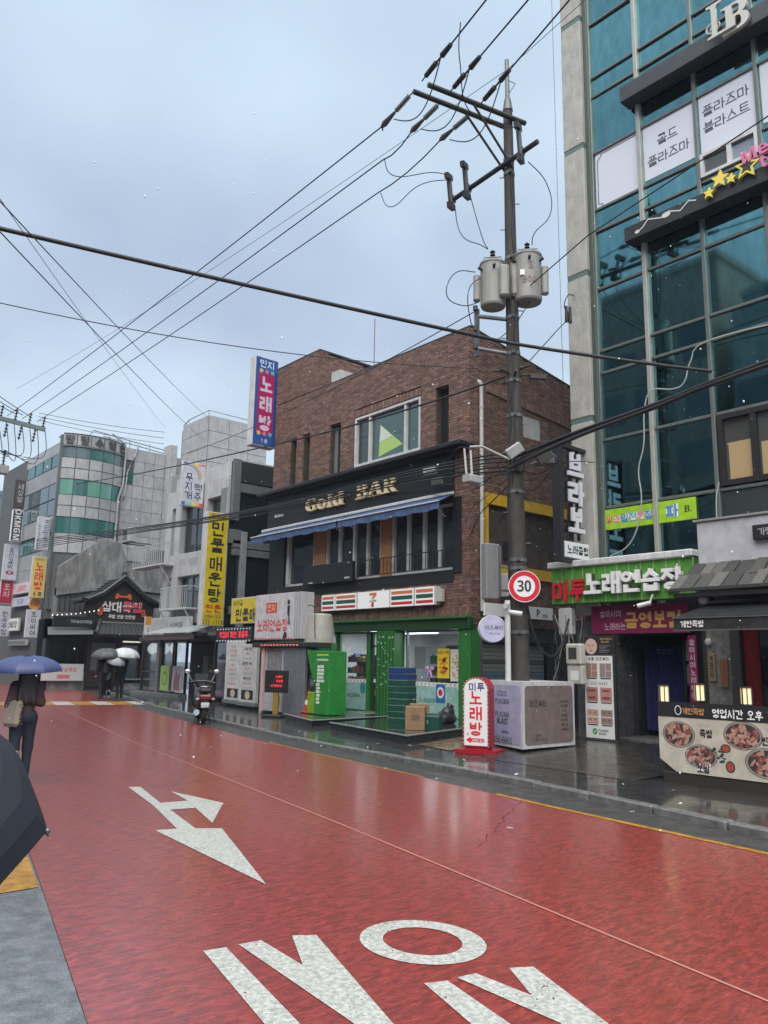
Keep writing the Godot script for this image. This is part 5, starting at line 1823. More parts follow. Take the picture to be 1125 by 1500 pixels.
	for q in [[-1.1,0.80], [-1.08,0.775], [-0.2,0.80], [-0.19,0.775], [-1.33,0.30], [-1.31,0.275]]:
		sp.bx(q[0], q[1],0.001, q[0] + 0.16, q[1] + 0.01,0.002)
	put("small_print", sp, mat("print_dim2", 0.33, 0.33, 0.31, 0.6), c)
	# lit lanterns on the counter
	var lit := mat("lantern_paper", 0.75, 0.66, 0.45, 0.6, 0.0, {"e": Color(1.0, 0.86, 0.55), "ee": 0.11})
	var lp := [Vector3(10.66,1.115,-6.28), Vector3(11.05,1.14,-5.95), Vector3(11.1,1.12,-5.3)]
	for i in 3:
		var ln := thing("paper_lantern", ["small lit lantern at the left end of the counter", "small lit lantern before the stone panel", "small lit lantern before the red curtain"][i], "lantern", lp[i], -0.9, "square lanterns on the counter")
		put("paper", one_box(-0.058, 0.02, -0.058, 0.058, 0.235, 0.058), lit, ln)
		var fm := MB.new()
		for s in [[-1,-1], [1,-1], [1,1], [-1,1]]:
			fm.bx(s[0] * 0.062 - 0.008,0, s[1] * 0.062 - 0.008, s[0] * 0.062 + 0.008,0.25, s[1] * 0.062 + 0.008)
		fm.bx(-0.07,0.236,-0.07,0.07,0.255,0.07)
		fm.bx(-0.07,0.0,-0.07,0.07,0.018,0.07)
		fm.bx(-0.006,0.018,-0.066,0.006,0.236,0.066)
		put("frame", fm, mat("panel_black", 0.02, 0.02, 0.022, 0.4), ln)
		var li := OmniLight3D.new()
		li.name = "lantern_light"
		li.light_energy = 0.006
		li.light_color = Color(1.0,0.85,0.6)
		li.light_size = 0.05
		li.omni_range = 8.0
		li.omni_attenuation = 2.0
		li.shadow_enabled = true
		ln.add_child(li)
		li.position = Vector3(0,0.12,0)
	# plants inside the restaurant window
	var pl := thing("potted_plant", "small dark green potted plant behind the restaurant counter", "plant", Vector3(13.9, 0.9, -5.7))
	var pm2 := MB.new()
	rng.seed = 8
	for i in 60:
		var a := rng.randf() * TAU
		var e := rng.randf_range(0.1,1.3)
		var d := Vector3(cos(a) * cos(e), sin(e), sin(a) * cos(e))
		var p0 := d * rng.randf_range(0.05,0.2) + Vector3(0,0.22,0)
		var p1 := p0 + d * 0.14
		var s := d.cross(Vector3.UP).normalized() * 0.025
		pm2.tri(p0 - s, p0 + s, p1)
	put("leaves", pm2, mat("leaf_green", 0.03, 0.07, 0.03, 0.5), pl)
	var pot := MB.new()
	pot.cyl(Vector3(0,0,0), Vector3(0,0.2,0),0.08,0.11,14)
	put("pot", pot, mat("pot_grey", 0.12, 0.11, 0.10, 0.6), pl)

# ---------------------------------------------------------------- far end: rounded grey tower, tiled restaurant, sign covered flank

func build_left_buildings() -> void:
	var stone := mat("grey_panel", 0.43, 0.44, 0.455, 0.5, 0.0, {"tex": "wear", "sc": Vector3(0.5, 0.2, 0.5)})
	var stone2 := mat("grey_panel_dim", 0.37, 0.38, 0.40, 0.5, 0.0, {"tex": "wear", "sc": Vector3(0.5, 0.2, 0.5)})
	var joint := mat("panel_joint", 0.09, 0.095, 0.10, 0.8)
	var teal := mat("teal_window", 0.03, 0.13, 0.115, 0.08, 0.0, {"spec": 0.8})
	var teal2 := mat("teal_window_pale", 0.12, 0.30, 0.24, 0.15, 0.0, {"spec": 0.7})
	var tealg := mat("grey_window", 0.10, 0.14, 0.15, 0.08, 0.0, {"spec": 0.8})
	var dark := mat("dark_recess", 0.012, 0.013, 0.015, 0.5)
	var frame := paint("mullion", 0.17, 0.195, 0.185, 0.4, 0.8, 0.3)
	var conc := mat("old_concrete", 0.30, 0.305, 0.305, 0.8, 0.0, {"tex": "stain", "nrm": "n_grit", "ns": 0.3, "sc": Vector3(0.35, 0.15, 0.35)})
	var o := thing("rounded_grey_building", "grey panelled block with a rounded corner and green window bands at the street bend", "building", Vector3(17, 0, -46))
	# local: x = world x - 17, z = world z + 46
	var A := Vector2(-3.3,3.0)
	var B := Vector2(0.1,3.0)
	var R := 2.95
	var cc := Vector2(-1.6,3.0 - sqrt(R * R - 1.7 * 1.7))
	var arc := func(t: float, out := 0.0) -> Vector3:
		var a0 := atan2(A.y - cc.y, A.x - cc.x)
		var a1 := atan2(B.y - cc.y, B.x - cc.x)
		var a := lerpf(a0, a1, t)
		return Vector3(cc.x + cos(a) * (R + out),0, cc.y + sin(a) * (R + out))
	var body := MB.new()
	body.bx(-3.25,0,-8.0,3.6,13.1,2.9)
	put("core", body, joint, o)
	var cb := MB.new()
	for i in 12:
		var p: Vector3 = arc.call(i / 12.0,-0.05)
		var q: Vector3 = arc.call((i + 1) / 12.0,-0.05)
		cb.quad(Vector3(p.x,4.0, p.z), Vector3(q.x,4.0, q.z), Vector3(q.x,13.45, q.z), Vector3(p.x,13.45, p.z))
		cb.quad(Vector3(p.x,13.45, p.z), Vector3(q.x,13.45, q.z), Vector3(q.x,13.45,2.0), Vector3(p.x,13.45,2.0))
	put("rounded_core", cb, joint, o)
	# panels of the rounded bay, row by row, with three window bands
	var rows := [[7.0,7.75,0], [7.78,8.02,0], [8.06,8.88,1], [8.92,9.5,0], [9.54,10.1,0], [10.14,10.96,2], [11.0,11.55,0], [11.59,12.14,0], [12.18,12.74,3], [12.78,13.5,0]]
	rng.seed = 15
	for r in rows:
		var cols := 5 if r[2] else 5
		for c in cols:
			var m := MB.new()
			for s in 3:
				var t0 := (c + s / 3.0) / cols + (0.006 if s == 0 else 0.0)
				var t1 := (c + (s + 1) / 3.0) / cols - (0.006 if s == 2 else 0.0)
				var oo := 0.0 if r[2] == 0 else -0.03
				var p: Vector3 = arc.call(t0, oo)
				var q: Vector3 = arc.call(t1, oo)
				m.quad(Vector3(p.x, r[0], p.z), Vector3(q.x, r[0], q.z), Vector3(q.x, r[1], q.z), Vector3(p.x, r[1], p.z))
			var mt: Material = stone if rng.randf() < 0.6 else stone2
			if r[2]:
				mt = [teal, teal2, teal][rng.randi() % 3] if r[2] == 2 else (teal if r[2] == 1 else [teal, tealg][rng.randi() % 2])
			put("pane" if r[2] else "panel", m, mt, o)
	var rimm := MB.new()
	for i in 12:
		var p: Vector3 = arc.call(i / 12.0,0.06)
		var q: Vector3 = arc.call((i + 1) / 12.0,0.06)
		var p2: Vector3 = arc.call(i / 12.0,-0.2)
		var q2: Vector3 = arc.call((i + 1) / 12.0,-0.2)
		rimm.quad(Vector3(p.x,12.80, p.z), Vector3(q.x,12.80, q.z), Vector3(q.x,12.86, q.z), Vector3(p.x,12.86, p.z))
		rimm.quad(Vector3(p.x,13.5, p.z), Vector3(q.x,13.5, q.z), Vector3(q2.x,13.5, q2.z), Vector3(p2.x,13.5, p2.z))
	put("cornice", rimm, frame, o)
	# flat bay to the right of the curve
	for r in 9:
		for c in 4:
			var y := 6.9 + r * 0.72
			var x := 0.14 + c * 0.62
			if (r == 7 or r == 6) and c == 0:
				continue
			var m := MB.new()
			m.bx(x + 0.01, y + 0.01,2.88, x + 0.61, y + 0.71,2.96)
			put("panel", m, stone if rng.randf() < 0.6 else stone2, o)
	put("window", one_box(0.15, 11.4, 2.88, 0.74, 12.0, 2.93), teal, o)
	put("pier", one_box(2.64, 5.0, 2.6, 3.1, 13.9, 3.5, 0.02), stone, o)
	for r in 7:
		put("panel", one_box(3.12, 6.9 + r * 0.92 + 0.01, 2.6, 3.6, 6.9 + r * 0.92 + 0.9, 2.94), stone2, o)
	# left flank along the street
	for r in 8:
		for c in 4:
			var y := 5.4 + r * 0.9
			var z := 2.9 - c * 1.45
			if r in [7]:
				continue
			if r in [4,5]:
				put("pane", one_box(-3.31, y + 0.05, z - 1.38, -3.25, y + 0.88, z - 0.04), tealg, o)
			elif r == 2:
				put("pane", one_box(-3.31, y + 0.05, z - 1.38, -3.25, y + 0.7, z - 0.04), teal, o)
			else:
				put("panel", one_box(-3.33, y + 0.01, z - 1.44, -3.25, y + 0.89, z - 0.01), stone2, o)
	for c in 4:
		put("window", one_box(-3.32, 11.75, 2.8 - c * 1.4 - 1.2, -3.25, 12.4, 2.8 - c * 1.4), teal, o)
		put("panel", one_box(-3.33, 12.42, 2.9 - c * 1.45 - 1.44, -3.25, 13.0, 2.9 - c * 1.45 - 0.01), stone, o)
	put("corner_trim", one_box(-3.42, 4.0, 2.86, -3.26, 13.4, 3.02, 0.02), frame, o)
	# roof clutter: rails, pipe, letter boxes
	var rl := MB.new()
	rl.tube([Vector3(-2.0,13.5,2.9), Vector3(-1.6,14.05,2.7), Vector3(0.8,13.9,2.5), Vector3(3.2,13.75,2.4)],0.035)
	rl.tube([Vector3(-1.2,13.5,2.8), Vector3(-1.0,13.85,2.6), Vector3(3.2,13.6,2.2)],0.03)
	for x in [-0.6,0.6,1.8,3.0]:
		rl.cyl(Vector3(x,13.0,2.5), Vector3(x,13.95,2.5),0.03,0.03,6)
	put("roof_rail", rl, paint("rail_pale", 0.4, 0.42, 0.44), o)
	var pp := MB.new()
	pp.tube([Vector3(-0.6,14.0,2.9), Vector3(0.12,13.5,3.1), Vector3(0.18,13.0,3.1), Vector3(0.15,11.2,3.1), Vector3(-0.1,10.3,3.2), Vector3(-0.1,6.9,3.2)],0.06)
	pp.tube([Vector3(0.9,13.6,3.1), Vector3(0.7,12.9,3.1), Vector3(0.35,11.9,3.1), Vector3(0.3,10.6,3.1), Vector3(0.1,10.0,3.15)],0.045)
	put("vent_pipe", pp, paint("rail_pale", 0.4, 0.42, 0.44), o)
	var word := "탐탐수학원"
	for i in 5:
		var t := 0.1 + i * 0.21
		var m := MB.new()
		korean(m, word[i],0,0,0.5,0.0,0.2,0.02)
		var p: Vector3 = arc.call(t,0.05)
		var ang := lerpf(atan2(A.y - cc.y, A.x - cc.x), atan2(B.y - cc.y, B.x - cc.x), t)
		put("letter", m, mat("letter_dim", 0.055, 0.045, 0.05, 0.6), o, Vector3(p.x, 13.16, p.z), Vector3(0, PI / 2 - ang, 0))
	# blank concrete parapet of the old low wing
	var pr := MB.new()
	pr.slab(PackedVector2Array([Vector2(-3.1,4.7), Vector2(0.0,5.3), Vector2(3.9,5.1), Vector2(3.9,7.6), Vector2(1.9,7.6), Vector2(1.4,6.75), Vector2(0.5,6.75), Vector2(0.1,7.75), Vector2(-1.0,7.85), Vector2(-3.1,6.2)]),3.3,3.7)
	put("parapet", pr, conc, o)
	for x in [-2.2,-1.1,0.3,1.6,2.7]:
		put("joint", one_box(x, 5.4, 3.699, x + 0.03, 6.7, 3.704), joint, o)
		put("drip_stain", one_box(x + 0.3, 5.5, 3.699, x + 0.42, 6.3, 3.702), mat("stain_dark", 0.14, 0.14, 0.135, 0.8), o)
	put("low_wall", one_box(-3.1, 0, 3.0, 3.9, 5.1, 3.55), conc, o)
	var lw := MB.new()
	for k in 7:
		lw.bx(-2.9 + k * 0.26,3.95,3.55,-2.87 + k * 0.26,4.75,3.6)
	put("window", one_box(-3.0, 3.9, 3.52, -1.25, 4.8, 3.57), mat("dim_pane", 0.10, 0.105, 0.11, 0.3), o)
	put("window_bar", lw, dark, o)
	# far ends of the street
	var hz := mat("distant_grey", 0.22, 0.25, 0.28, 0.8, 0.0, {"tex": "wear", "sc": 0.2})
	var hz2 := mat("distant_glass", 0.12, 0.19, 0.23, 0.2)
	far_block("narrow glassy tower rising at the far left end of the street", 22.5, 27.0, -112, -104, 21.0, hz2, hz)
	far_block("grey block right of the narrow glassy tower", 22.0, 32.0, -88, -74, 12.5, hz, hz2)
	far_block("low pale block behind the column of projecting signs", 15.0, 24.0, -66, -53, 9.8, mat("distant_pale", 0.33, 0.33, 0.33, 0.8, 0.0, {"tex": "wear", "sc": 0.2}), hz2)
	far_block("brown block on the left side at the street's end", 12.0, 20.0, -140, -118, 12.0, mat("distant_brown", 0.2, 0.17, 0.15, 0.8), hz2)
	build_tiled_restaurant()


func far_block(label: String, x0: float, x1: float, z0: float, z1: float, h: float, wallm: Material, glassm: Material) -> void:
	var o := thing("street_building", label, "building", Vector3((x0 + x1) / 2, 0, (z0 + z1) / 2))
	var w := x1 - x0
	var d := z1 - z0
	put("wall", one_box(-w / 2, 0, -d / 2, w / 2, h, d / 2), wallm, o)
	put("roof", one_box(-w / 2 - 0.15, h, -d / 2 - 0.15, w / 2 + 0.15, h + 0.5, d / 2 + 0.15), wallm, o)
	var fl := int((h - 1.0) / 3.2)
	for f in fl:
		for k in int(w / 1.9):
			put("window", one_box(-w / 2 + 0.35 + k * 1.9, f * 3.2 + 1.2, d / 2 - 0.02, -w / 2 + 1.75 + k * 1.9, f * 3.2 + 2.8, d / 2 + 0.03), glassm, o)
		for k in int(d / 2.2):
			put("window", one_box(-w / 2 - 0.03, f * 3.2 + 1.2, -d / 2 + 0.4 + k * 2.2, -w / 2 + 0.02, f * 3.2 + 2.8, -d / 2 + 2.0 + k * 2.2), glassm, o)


# one slope of a tiled roof: flat bed plus rows of half round tiles running down it
func tile_slope(o: Node3D, a: Vector3, b: Vector3, c: Vector3, d: Vector3, n: int, bed: Material, tilem: Material) -> void:
	var m := MB.new()
	m.quad(a, b, c, d)
	put("roof_bed", m, bed, o)
	var t := MB.new()
	for i in n:
		var k := (i + 0.5) / n
		var p := a.lerp(b, k)
		var q := d.lerp(c, k)
		var mid := (p + q) * 0.5 - Vector3(0,0.05,0)
		t.tube([p + Vector3(0,0.01,0), mid, q + Vector3(0,0.01,0)],0.055,6)
		t.ball(p + Vector3(0,0.01,0), Vector3(0.06,0.06,0.06),6)
	put("tile_row", t, tilem, o).set_meta("kind", "stuff")


func build_tiled_restaurant() -> void:
	var tile := mat("roof_tile", 0.055, 0.06, 0.065, 0.4, 0.0, {"tex": "wear", "sc": 1.0})
	var bed := mat("roof_bed", 0.025, 0.027, 0.03, 0.6)
	var wood := mat("dark_wood", 0.045, 0.03, 0.025, 0.6, 0.0, {"tex": "streak", "sc": Vector3(3, 0.6, 3)})
	var dark := mat("dark_recess", 0.012, 0.013, 0.015, 0.5)
	var o := thing("tiled_roof_restaurant", "dark timber restaurant with a gabled Korean tile roof at the street bend", "restaurant", Vector3(16.4, 0, -40))
	# gable roof
	var ap := 5.62
	for s in [-1.0,1.0]:
		var a := Vector3(s * 2.05,4.36,0.35)
		var m := Vector3(s * 1.1,4.72,0.35)
		var b := Vector3(0, ap,0.3)
		var roof := MB.new()
		for q in [[a, m], [m, b]]:
			var p0: Vector3 = q[0]
			var p1: Vector3 = q[1]
			var e := Vector3(0,0,-2.2)
			var dn := Vector3(0,-0.14,0)
			if s > 0:
				roof.quad(p0, p0 + e, p1 + e, p1)
				roof.quad(p0 + dn, p0, p1, p1 + dn)
			else:
				roof.quad(p0 + e, p0, p1, p1 + e)
				roof.quad(p0, p0 + dn, p1 + dn, p1)
			roof.quad(p0 + dn, p1 + dn, p1 + dn + e, p0 + dn + e)
		put("gable_roof", roof, bed, o)
		var rid := MB.new()
		rid.tube([a + Vector3(s * 0.1,0.12,0.02), a + Vector3(-s * 0.2,0.06,0.02), m + Vector3(0,0.07,0.02), b + Vector3(0,0.1,0.02)],0.085,8)
		put("ridge_tile", rid, tile, o)
		var ends := MB.new()
		for i in 12:
			var k := (i + 0.5) / 12.0
			var p := a.lerp(m, k * 2.0) if k < 0.5 else m.lerp(b, k * 2.0 - 1.0)
			ends.tube([p + Vector3(0,0.03,0.05), p + Vector3(0,0.03,-2.0)],0.05,6)
			ends.ball(p + Vector3(0,-0.06,0.04), Vector3(0.06,0.07,0.03),8)
		put("tile_row", ends, tile, o).set_meta("kind", "stuff")
	var fin := MB.new()
	fin.cbox(Vector3(0, ap + 0.2,0.2), Vector3(0.28,0.3,0.2),0.05)
	put("ridge_end", fin, tile, o)
	var gb := MB.new()
	gb.slab(PackedVector2Array([Vector2(-1.75,3.35), Vector2(1.75,3.35), Vector2(1.75,4.3), Vector2(1.1,4.6), Vector2(0,5.42), Vector2(-1.1,4.6), Vector2(-1.75,4.3)]),-0.25,0.06)
	put("gable_board", gb, wood, o)
	# pent roof over the door
	tile_slope(o, Vector3(-1.55,2.72,0.95), Vector3(2.0,2.72,0.95), Vector3(1.8,3.3,0.1), Vector3(-1.1,3.3,0.1),15, bed, tile)
	put("eave_board", one_box(-1.55, 2.6, 0.8, 2.0, 2.7, 0.92), bed, o)
	put("ridge_strip", one_box(-1.15, 3.3, 0.05, 1.85, 3.38, 0.16), mat("ridge_pale", 0.2, 0.2, 0.2, 0.5), o)
	var hip := MB.new()
	hip.tube([Vector3(-1.62,2.76,1.0), Vector3(-1.5,2.8,0.9), Vector3(-1.05,3.45,0.1)],0.09,8)
	put("ridge_tile", hip, tile, o)
	# walls, door, planks
	put("wall", boxes([[-1.5, 0, -0.6, 0.1, 3.3, -0.1], [1.3, 0, -0.6, 1.9, 3.3, -0.1], [0.1, 2.3, -0.6, 1.3, 3.3, -0.1], [-1.5, 0, -1.6, 1.9, 3.3, -1.5]]), wood, o)
	put("window", one_box(-1.3, 0.95, -0.09, -0.1, 2.3, -0.06), mat("dim_pane", 0.10, 0.105, 0.11, 0.3), o)
	for i in 4:
		put("plank", one_box(-1.45 + i * 0.01, 0.15 + i * 0.2, -0.09, 0.05, 0.33 + i * 0.2, -0.04, 0.01), wood, o)
	var df := MB.new()
	wframe(df,0.25,0.15,1.25,2.3,0.07,-0.3,-0.2)
	var dd := put("door", df, mat("door_brown", 0.07, 0.05, 0.045, 0.5), o)
	put("pane", one_box(0.32, 0.5, -0.26, 1.18, 2.2, -0.25), mat("door_glass", 0.02, 0.03, 0.035, 0.05, 0.0, {"spec": 0.8}), dd)
	put("step", boxes([[0.0, 0.0, -0.3, 1.5, 0.16, 0.5], [0.1, 0.161, -0.3, 1.4, 0.3, 0.2]]), mat("old_concrete", 0.30, 0.305, 0.305, 0.8), o)
	put("bench_rail", boxes([[-0.1, 0.5, 0.3, 1.7, 0.56, 0.36]]), mat("metal_rail", 0.35, 0.35, 0.34, 0.4, 0.5), o)
	var dl := MB.new()
	dl.bx(0.2,2.36,0.1,1.1,2.43,0.2)
	tag(put("strip_lamp", dl, mat("lit_tube_dim", 0.8, 0.8, 0.76, 0.5, 0.0, {"e": Color(0.9, 0.88, 0.8), "ee": 0.25}), self, Vector3(16.4, 0, -40)), "short white strip lamp over the restaurant door", "lamp")
	# left wing: sheet metal awning, dark windows, sign strip
	put("wing_wall", boxes([[-3.5, 0, -1.6, -1.5, 3.4, -1.5], [-3.5, 0, -0.7, -3.3, 3.4, -0.2], [-3.5, 2.45, -0.7, -1.5, 3.4, -0.2]]), dark, o)
	var wn := MB.new()
	for k in 4:
		wn.bx(-3.2 + k * 0.45,0.9,-0.5,-3.16 + k * 0.45,2.45,-0.44)
	wn.bx(-3.3,0.86,-0.5,-1.5,0.94,-0.4)
	put("window_bar", wn, wood, o)
	put("low_wall", one_box(-3.5, 0, -0.7, -1.5, 0.86, -0.25), mat("old_concrete", 0.30, 0.305, 0.305, 0.8), o)
	var la := MB.new()
	la.quad(Vector3(-3.75,2.6,0.75), Vector3(-1.4,2.7,0.75), Vector3(-1.4,3.05,-0.15), Vector3(-3.5,3.0,-0.15))
	put("metal_awning", la, mat("awning_sheet", 0.17, 0.18, 0.19, 0.35, 0.3), o)
	var ss := thing("wing_sign", "dark strip sign with pale letters left of the gabled restaurant sign", "sign", Vector3(14.1, 3.3, -39.75))
	put("board", one_box(-1.1, -0.28, -0.1, 0.95, 0.25, 0.0), mat("panel_black", 0.02, 0.02, 0.022, 0.4), ss)
	put("end_board", one_box(-1.06, -0.2, 0.0, -0.5, 0.12, 0.02), dark, ss)
	hangul(ss, "가마솥삼대족발", 0.25, 0.0, 0.16, 0.012, mat("grey_letter", 0.33, 0.35, 0.36, 0.5), 0.14, 0.0, 0.9, 0.08)
	var lts := thing("bulb_string", "string of small white bulbs along the wing's sign", "string lights", Vector3(14.1, 3.68, -39.6))
	var wire := MB.new()
	var pts := []
	for i in 11:
		pts.append(Vector3(-1.2 + i * 0.22,-0.1 + i * 0.035 - 0.05 * sin(i * PI / 10),0))
	wire.tube(pts,0.008)
	put("wire", wire, dark, lts)
	for i in range(0,11):
		var bm := MB.new()
		bm.ball(pts[i] - Vector3(0,0.04,0), Vector3(0.032,0.04,0.032),8)
		put("bulb", bm, mat("lit_bulb", 0.8, 0.8, 0.8, 0.5, 0.0, {"e": Color(0.95, 0.95, 0.92), "ee": 0.25}), lts)
	# sign on the gable
	var s := thing("gable_sign", "white and red raised Korean letters with orange ornaments on the gable board", "sign", Vector3(16.45, 4.1, -39.92))
	var white := mat("letter_white", 0.72, 0.73, 0.74, 0.35)
	var red := mat("letter_red_bright", 0.62, 0.05, 0.10, 0.4)
	var or_ := mat("ornament_orange", 0.62, 0.13, 0.05, 0.5)
	hangul(s, "삼대", -0.57, 0.03, 0.52, 0.01, white, 0.14, 0.03, 0.92, 0.05)
	hangul(s, "족발", 0.52, 0.05, 0.55, 0.01, white, 0.24, 0.02, 0.9, 0.05)
	hangul(s, "족발", 0.52, 0.05, 0.55, 0.035, red, 0.13, 0.015, 0.9, 0.05)
	hangul(s, "족발 보쌈 전문점", 0.0, -0.46, 0.19, 0.01, white, 0.13, 0.02, 0.9, 0.06)
	var om := MB.new()
	om.slab(PackedVector2Array([Vector2(-.42,.42), Vector2(-.42,.66), Vector2(-.3,.74), Vector2(-.22,.64), Vector2(.0,.6), Vector2(.22,.64), Vector2(.3,.74), Vector2(.42,.66), Vector2(.42,.42), Vector2(.3,.44), Vector2(.26,.52), Vector2(-.26,.52), Vector2(-.3,.44)]),0.0,0.05)
	for q in [Vector2(-1.1,-0.25), Vector2(1.1,-0.25)]:
		om.ring(q + Vector2(0,0.1), Vector2(0.13,0.12), Vector2(0.06,0.05),0.0,0.05,16)
		om.ring(q + Vector2(0.06 * signf(q.x),-0.08), Vector2(0.12,0.1), Vector2(0.05,0.04),0.0,0.05,16)
	put("ornament", om, or_, s)
	var bn := thing("cloth_banner", "white cloth banner with pink lettering hung before the restaurant's left wing", "banner", Vector3(14.0, 0.85, -40.0))
	put("cloth", one_box(-1.25, -0.4, 0.0, 0.75, 0.4, 0.015), mat("cloth_white", 0.5, 0.53, 0.54, 0.7), bn)
	hangul(bn, "삼겹살족발", -0.1, 0.12, 0.2, 0.017, mat("print_pink", 0.6, 0.15, 0.2, 0.6), 0.15)
	put("print_block", one_box(-0.5, -0.3, 0.016, 0.1, -0.12, 0.018), mat("print_pink", 0.6, 0.15, 0.2, 0.6), bn)


# ---------------------------------------------------------------- white house with balconies, its shops, the dark deck beside it

func build_left_shops() -> void:
	var L := func(z: float) -> float: return z + 30.3
	var o := thing("white_balcony_house", "narrow white house with iron balconies and a dark deck wall on its side", "building", Vector3(15, 0, -30.3), -PI / 2)
	var white := paint("house_white", 0.52, 0.535, 0.55, 0.55, 0.4)
	var grey := mat("deck_grey", 0.17, 0.18, 0.185, 0.6, 0.0, {"tex": "wear", "sc": 0.5})
	var glass := mat("window_glass", 0.014, 0.02, 0.024, 0.04, 0.0, {"spec": 0.75})
	var dark := mat("dark_recess", 0.012, 0.013, 0.015, 0.5)
	var frame := paint("mullion", 0.17, 0.195, 0.185, 0.4, 0.8, 0.3)
	put("wall", boxes([[L.call(-32.3), 2.5, -5.0, L.call(-27.05), 9.4, -0.35]]), white, o)
	# street front: white piers and bands with dark windows between
	for z in [-32.3,-31.45,-28.95,-27.3]:
		put("pier", one_box(L.call(z), 2.6, -0.34, L.call(z) + (0.5 if z > -33 and z < -30 else 0.28), 8.6, 0.02, 0.012), white, o)
	for y in [[4.95,5.9], [7.95,8.7], [3.0,3.55]]:
		put("band", one_box(L.call(-32.3), y[0], -0.34, L.call(-27.05), y[1], 0.0, 0.01), white, o)
	for w in [[-32.0,-31.48], [-30.9,-29.0], [-28.6,-27.35]]:
		for y in [[3.56,4.94], [5.91,7.94]]:
			var m := MB.new()
			wframe(m, L.call(w[0]), y[0], L.call(w[1]), y[1],0.06,-0.3,-0.22)
			var mid: float = (L.call(w[0]) + L.call(w[1])) / 2
			m.bx(mid - 0.03, y[0] + 0.06,-0.29, mid + 0.03, y[1] - 0.06,-0.22)
			var wd := put("window", m, frame, o)
			put("pane", one_box(L.call(w[0]) + 0.06, y[0] + 0.06, -0.27, mid - 0.03, y[1] - 0.06, -0.26), glass, wd)
			put("pane", one_box(mid + 0.03, y[0] + 0.06, -0.27, L.call(w[1]) - 0.06, y[1] - 0.06, -0.26), glass, wd)
	hangul(o, "호프", L.call(-30.55), 5.55, 0.26, 0.003, mat("grey_letter_dim", 0.28, 0.29, 0.3, 0.5), 0.1)
	latin(o, "BEER", L.call(-29.6), 5.5, 0.26, 0.003, mat("grey_letter_dim", 0.28, 0.29, 0.3, 0.5), 0.003)
	# stair tower on the roof
	put("stair_tower", one_box(L.call(-33.3), 8.7, -4.0, L.call(-30.9), 12.2, -1.0), mat("panel_joint", 0.09, 0.095, 0.10, 0.8), o)
	var pn := mat("grey_panel", 0.43, 0.44, 0.455, 0.5)
	for r in 5:
		for c in 3:
			put("panel", one_box(L.call(-33.3) + c * 0.8 + 0.012, 8.72 + r * 0.7 + 0.012, -1.0, L.call(-33.3) + c * 0.8 + 0.79, 8.72 + r * 0.7 + 0.69, -0.95), pn, o)
			put("panel", one_box(L.call(-30.9), 8.72 + r * 0.7 + 0.012, -1.0 - c * 1.0 - 0.99, L.call(-30.9) + 0.05, 8.72 + r * 0.7 + 0.69, -1.0 - c * 1.0 - 0.012), pn, o)
	var tr := MB.new()
	tr.tube([Vector3(L.call(-33.3),12.25,-0.98), Vector3(L.call(-32.8),12.42,-0.98), Vector3(L.call(-30.9),12.45,-0.98), Vector3(L.call(-30.9),12.4,-4.0)],0.025)
	tr.cyl(Vector3(L.call(-32.8),12.2,-0.98), Vector3(L.call(-32.8),12.45,-0.98),0.02,0.02,6)
	tr.cyl(Vector3(L.call(-30.95),12.2,-1.0), Vector3(L.call(-30.95),12.45,-1.0),0.02,0.02,6)
	put("roof_rail", tr, paint("rail_pale", 0.4, 0.42, 0.44), o)
	put("rusty_shed", one_box(L.call(-38.5), 11.0, -6.0, L.call(-35.5), 13.6, -3.4, 0.02), mat("rusty_green", 0.2, 0.22, 0.10, 0.7, 0.0, {"tex": "stain", "sc": Vector3(1.5, 0.3, 1.5)}), o)
	put("warm_window", one_box(L.call(-31.8), 9.3, -0.96, L.call(-31.1), 9.9, -0.93), mat("warm_pane", 0.5, 0.42, 0.2, 0.5), o)
	put("side_block", one_box(L.call(-38.5), 2.5, -6.0, L.call(-34.01), 11.0, -3.0), mat("grey_dim", 0.24, 0.25, 0.26, 0.6), o)
	# open deck on the side towards the brick building, dark inside
	var x1: float = L.call(-27.0)
	put("deck_wall", boxes([[x1 - 0.04, 2.6, -7.0, x1 - 0.01, 9.25, -0.1]]), glass, o)
	put("deck_screen", one_box(x1 - 0.02, 8.45, -6.5, x1 + 0.12, 9.3, -0.3, 0.02), mat("dark_net", 0.03, 0.034, 0.036, 0.8, 0.0, {"tex": "stain", "nrm": "n_wave", "ns": 1.0, "sc": 1.5}), o)
	for y in [[8.05,8.42], [5.55,5.82], [5.86,6.15], [3.3,3.6]]:
		put("deck_band", one_box(x1 - 0.02, y[0], -6.5, x1 + 0.1, y[1], -0.25, 0.01), grey, o)
	put("deck_post", one_box(x1 + 0.0, 2.6, -0.85, x1 + 0.16, 6.5, -0.6, 0.012), paint("post_pale", 0.30, 0.33, 0.34), o)
	put("deck_post", one_box(x1 - 0.02, 6.9, -0.45, x1 + 0.14, 9.35, -0.12, 0.012), grey, o)
	put("deck_panel", one_box(x1 - 0.02, 6.0, -0.6, x1 + 0.1, 6.55, -0.02, 0.012), grey, o)
	put("deck_panel", one_box(x1 - 0.5, 7.0, -0.35, x1 - 0.05, 8.2, 0.05, 0.012), paint("box_grey", 0.22, 0.25, 0.26), o)
	put("courtyard_wall", one_box(x1, 0.0, -6.5, L.call(-23.85), 3.3, -6.0), dark, o)
	put("deck_floor", one_box(x1, 3.0, -6.0, L.call(-23.85), 3.25, -1.2), dark, o)
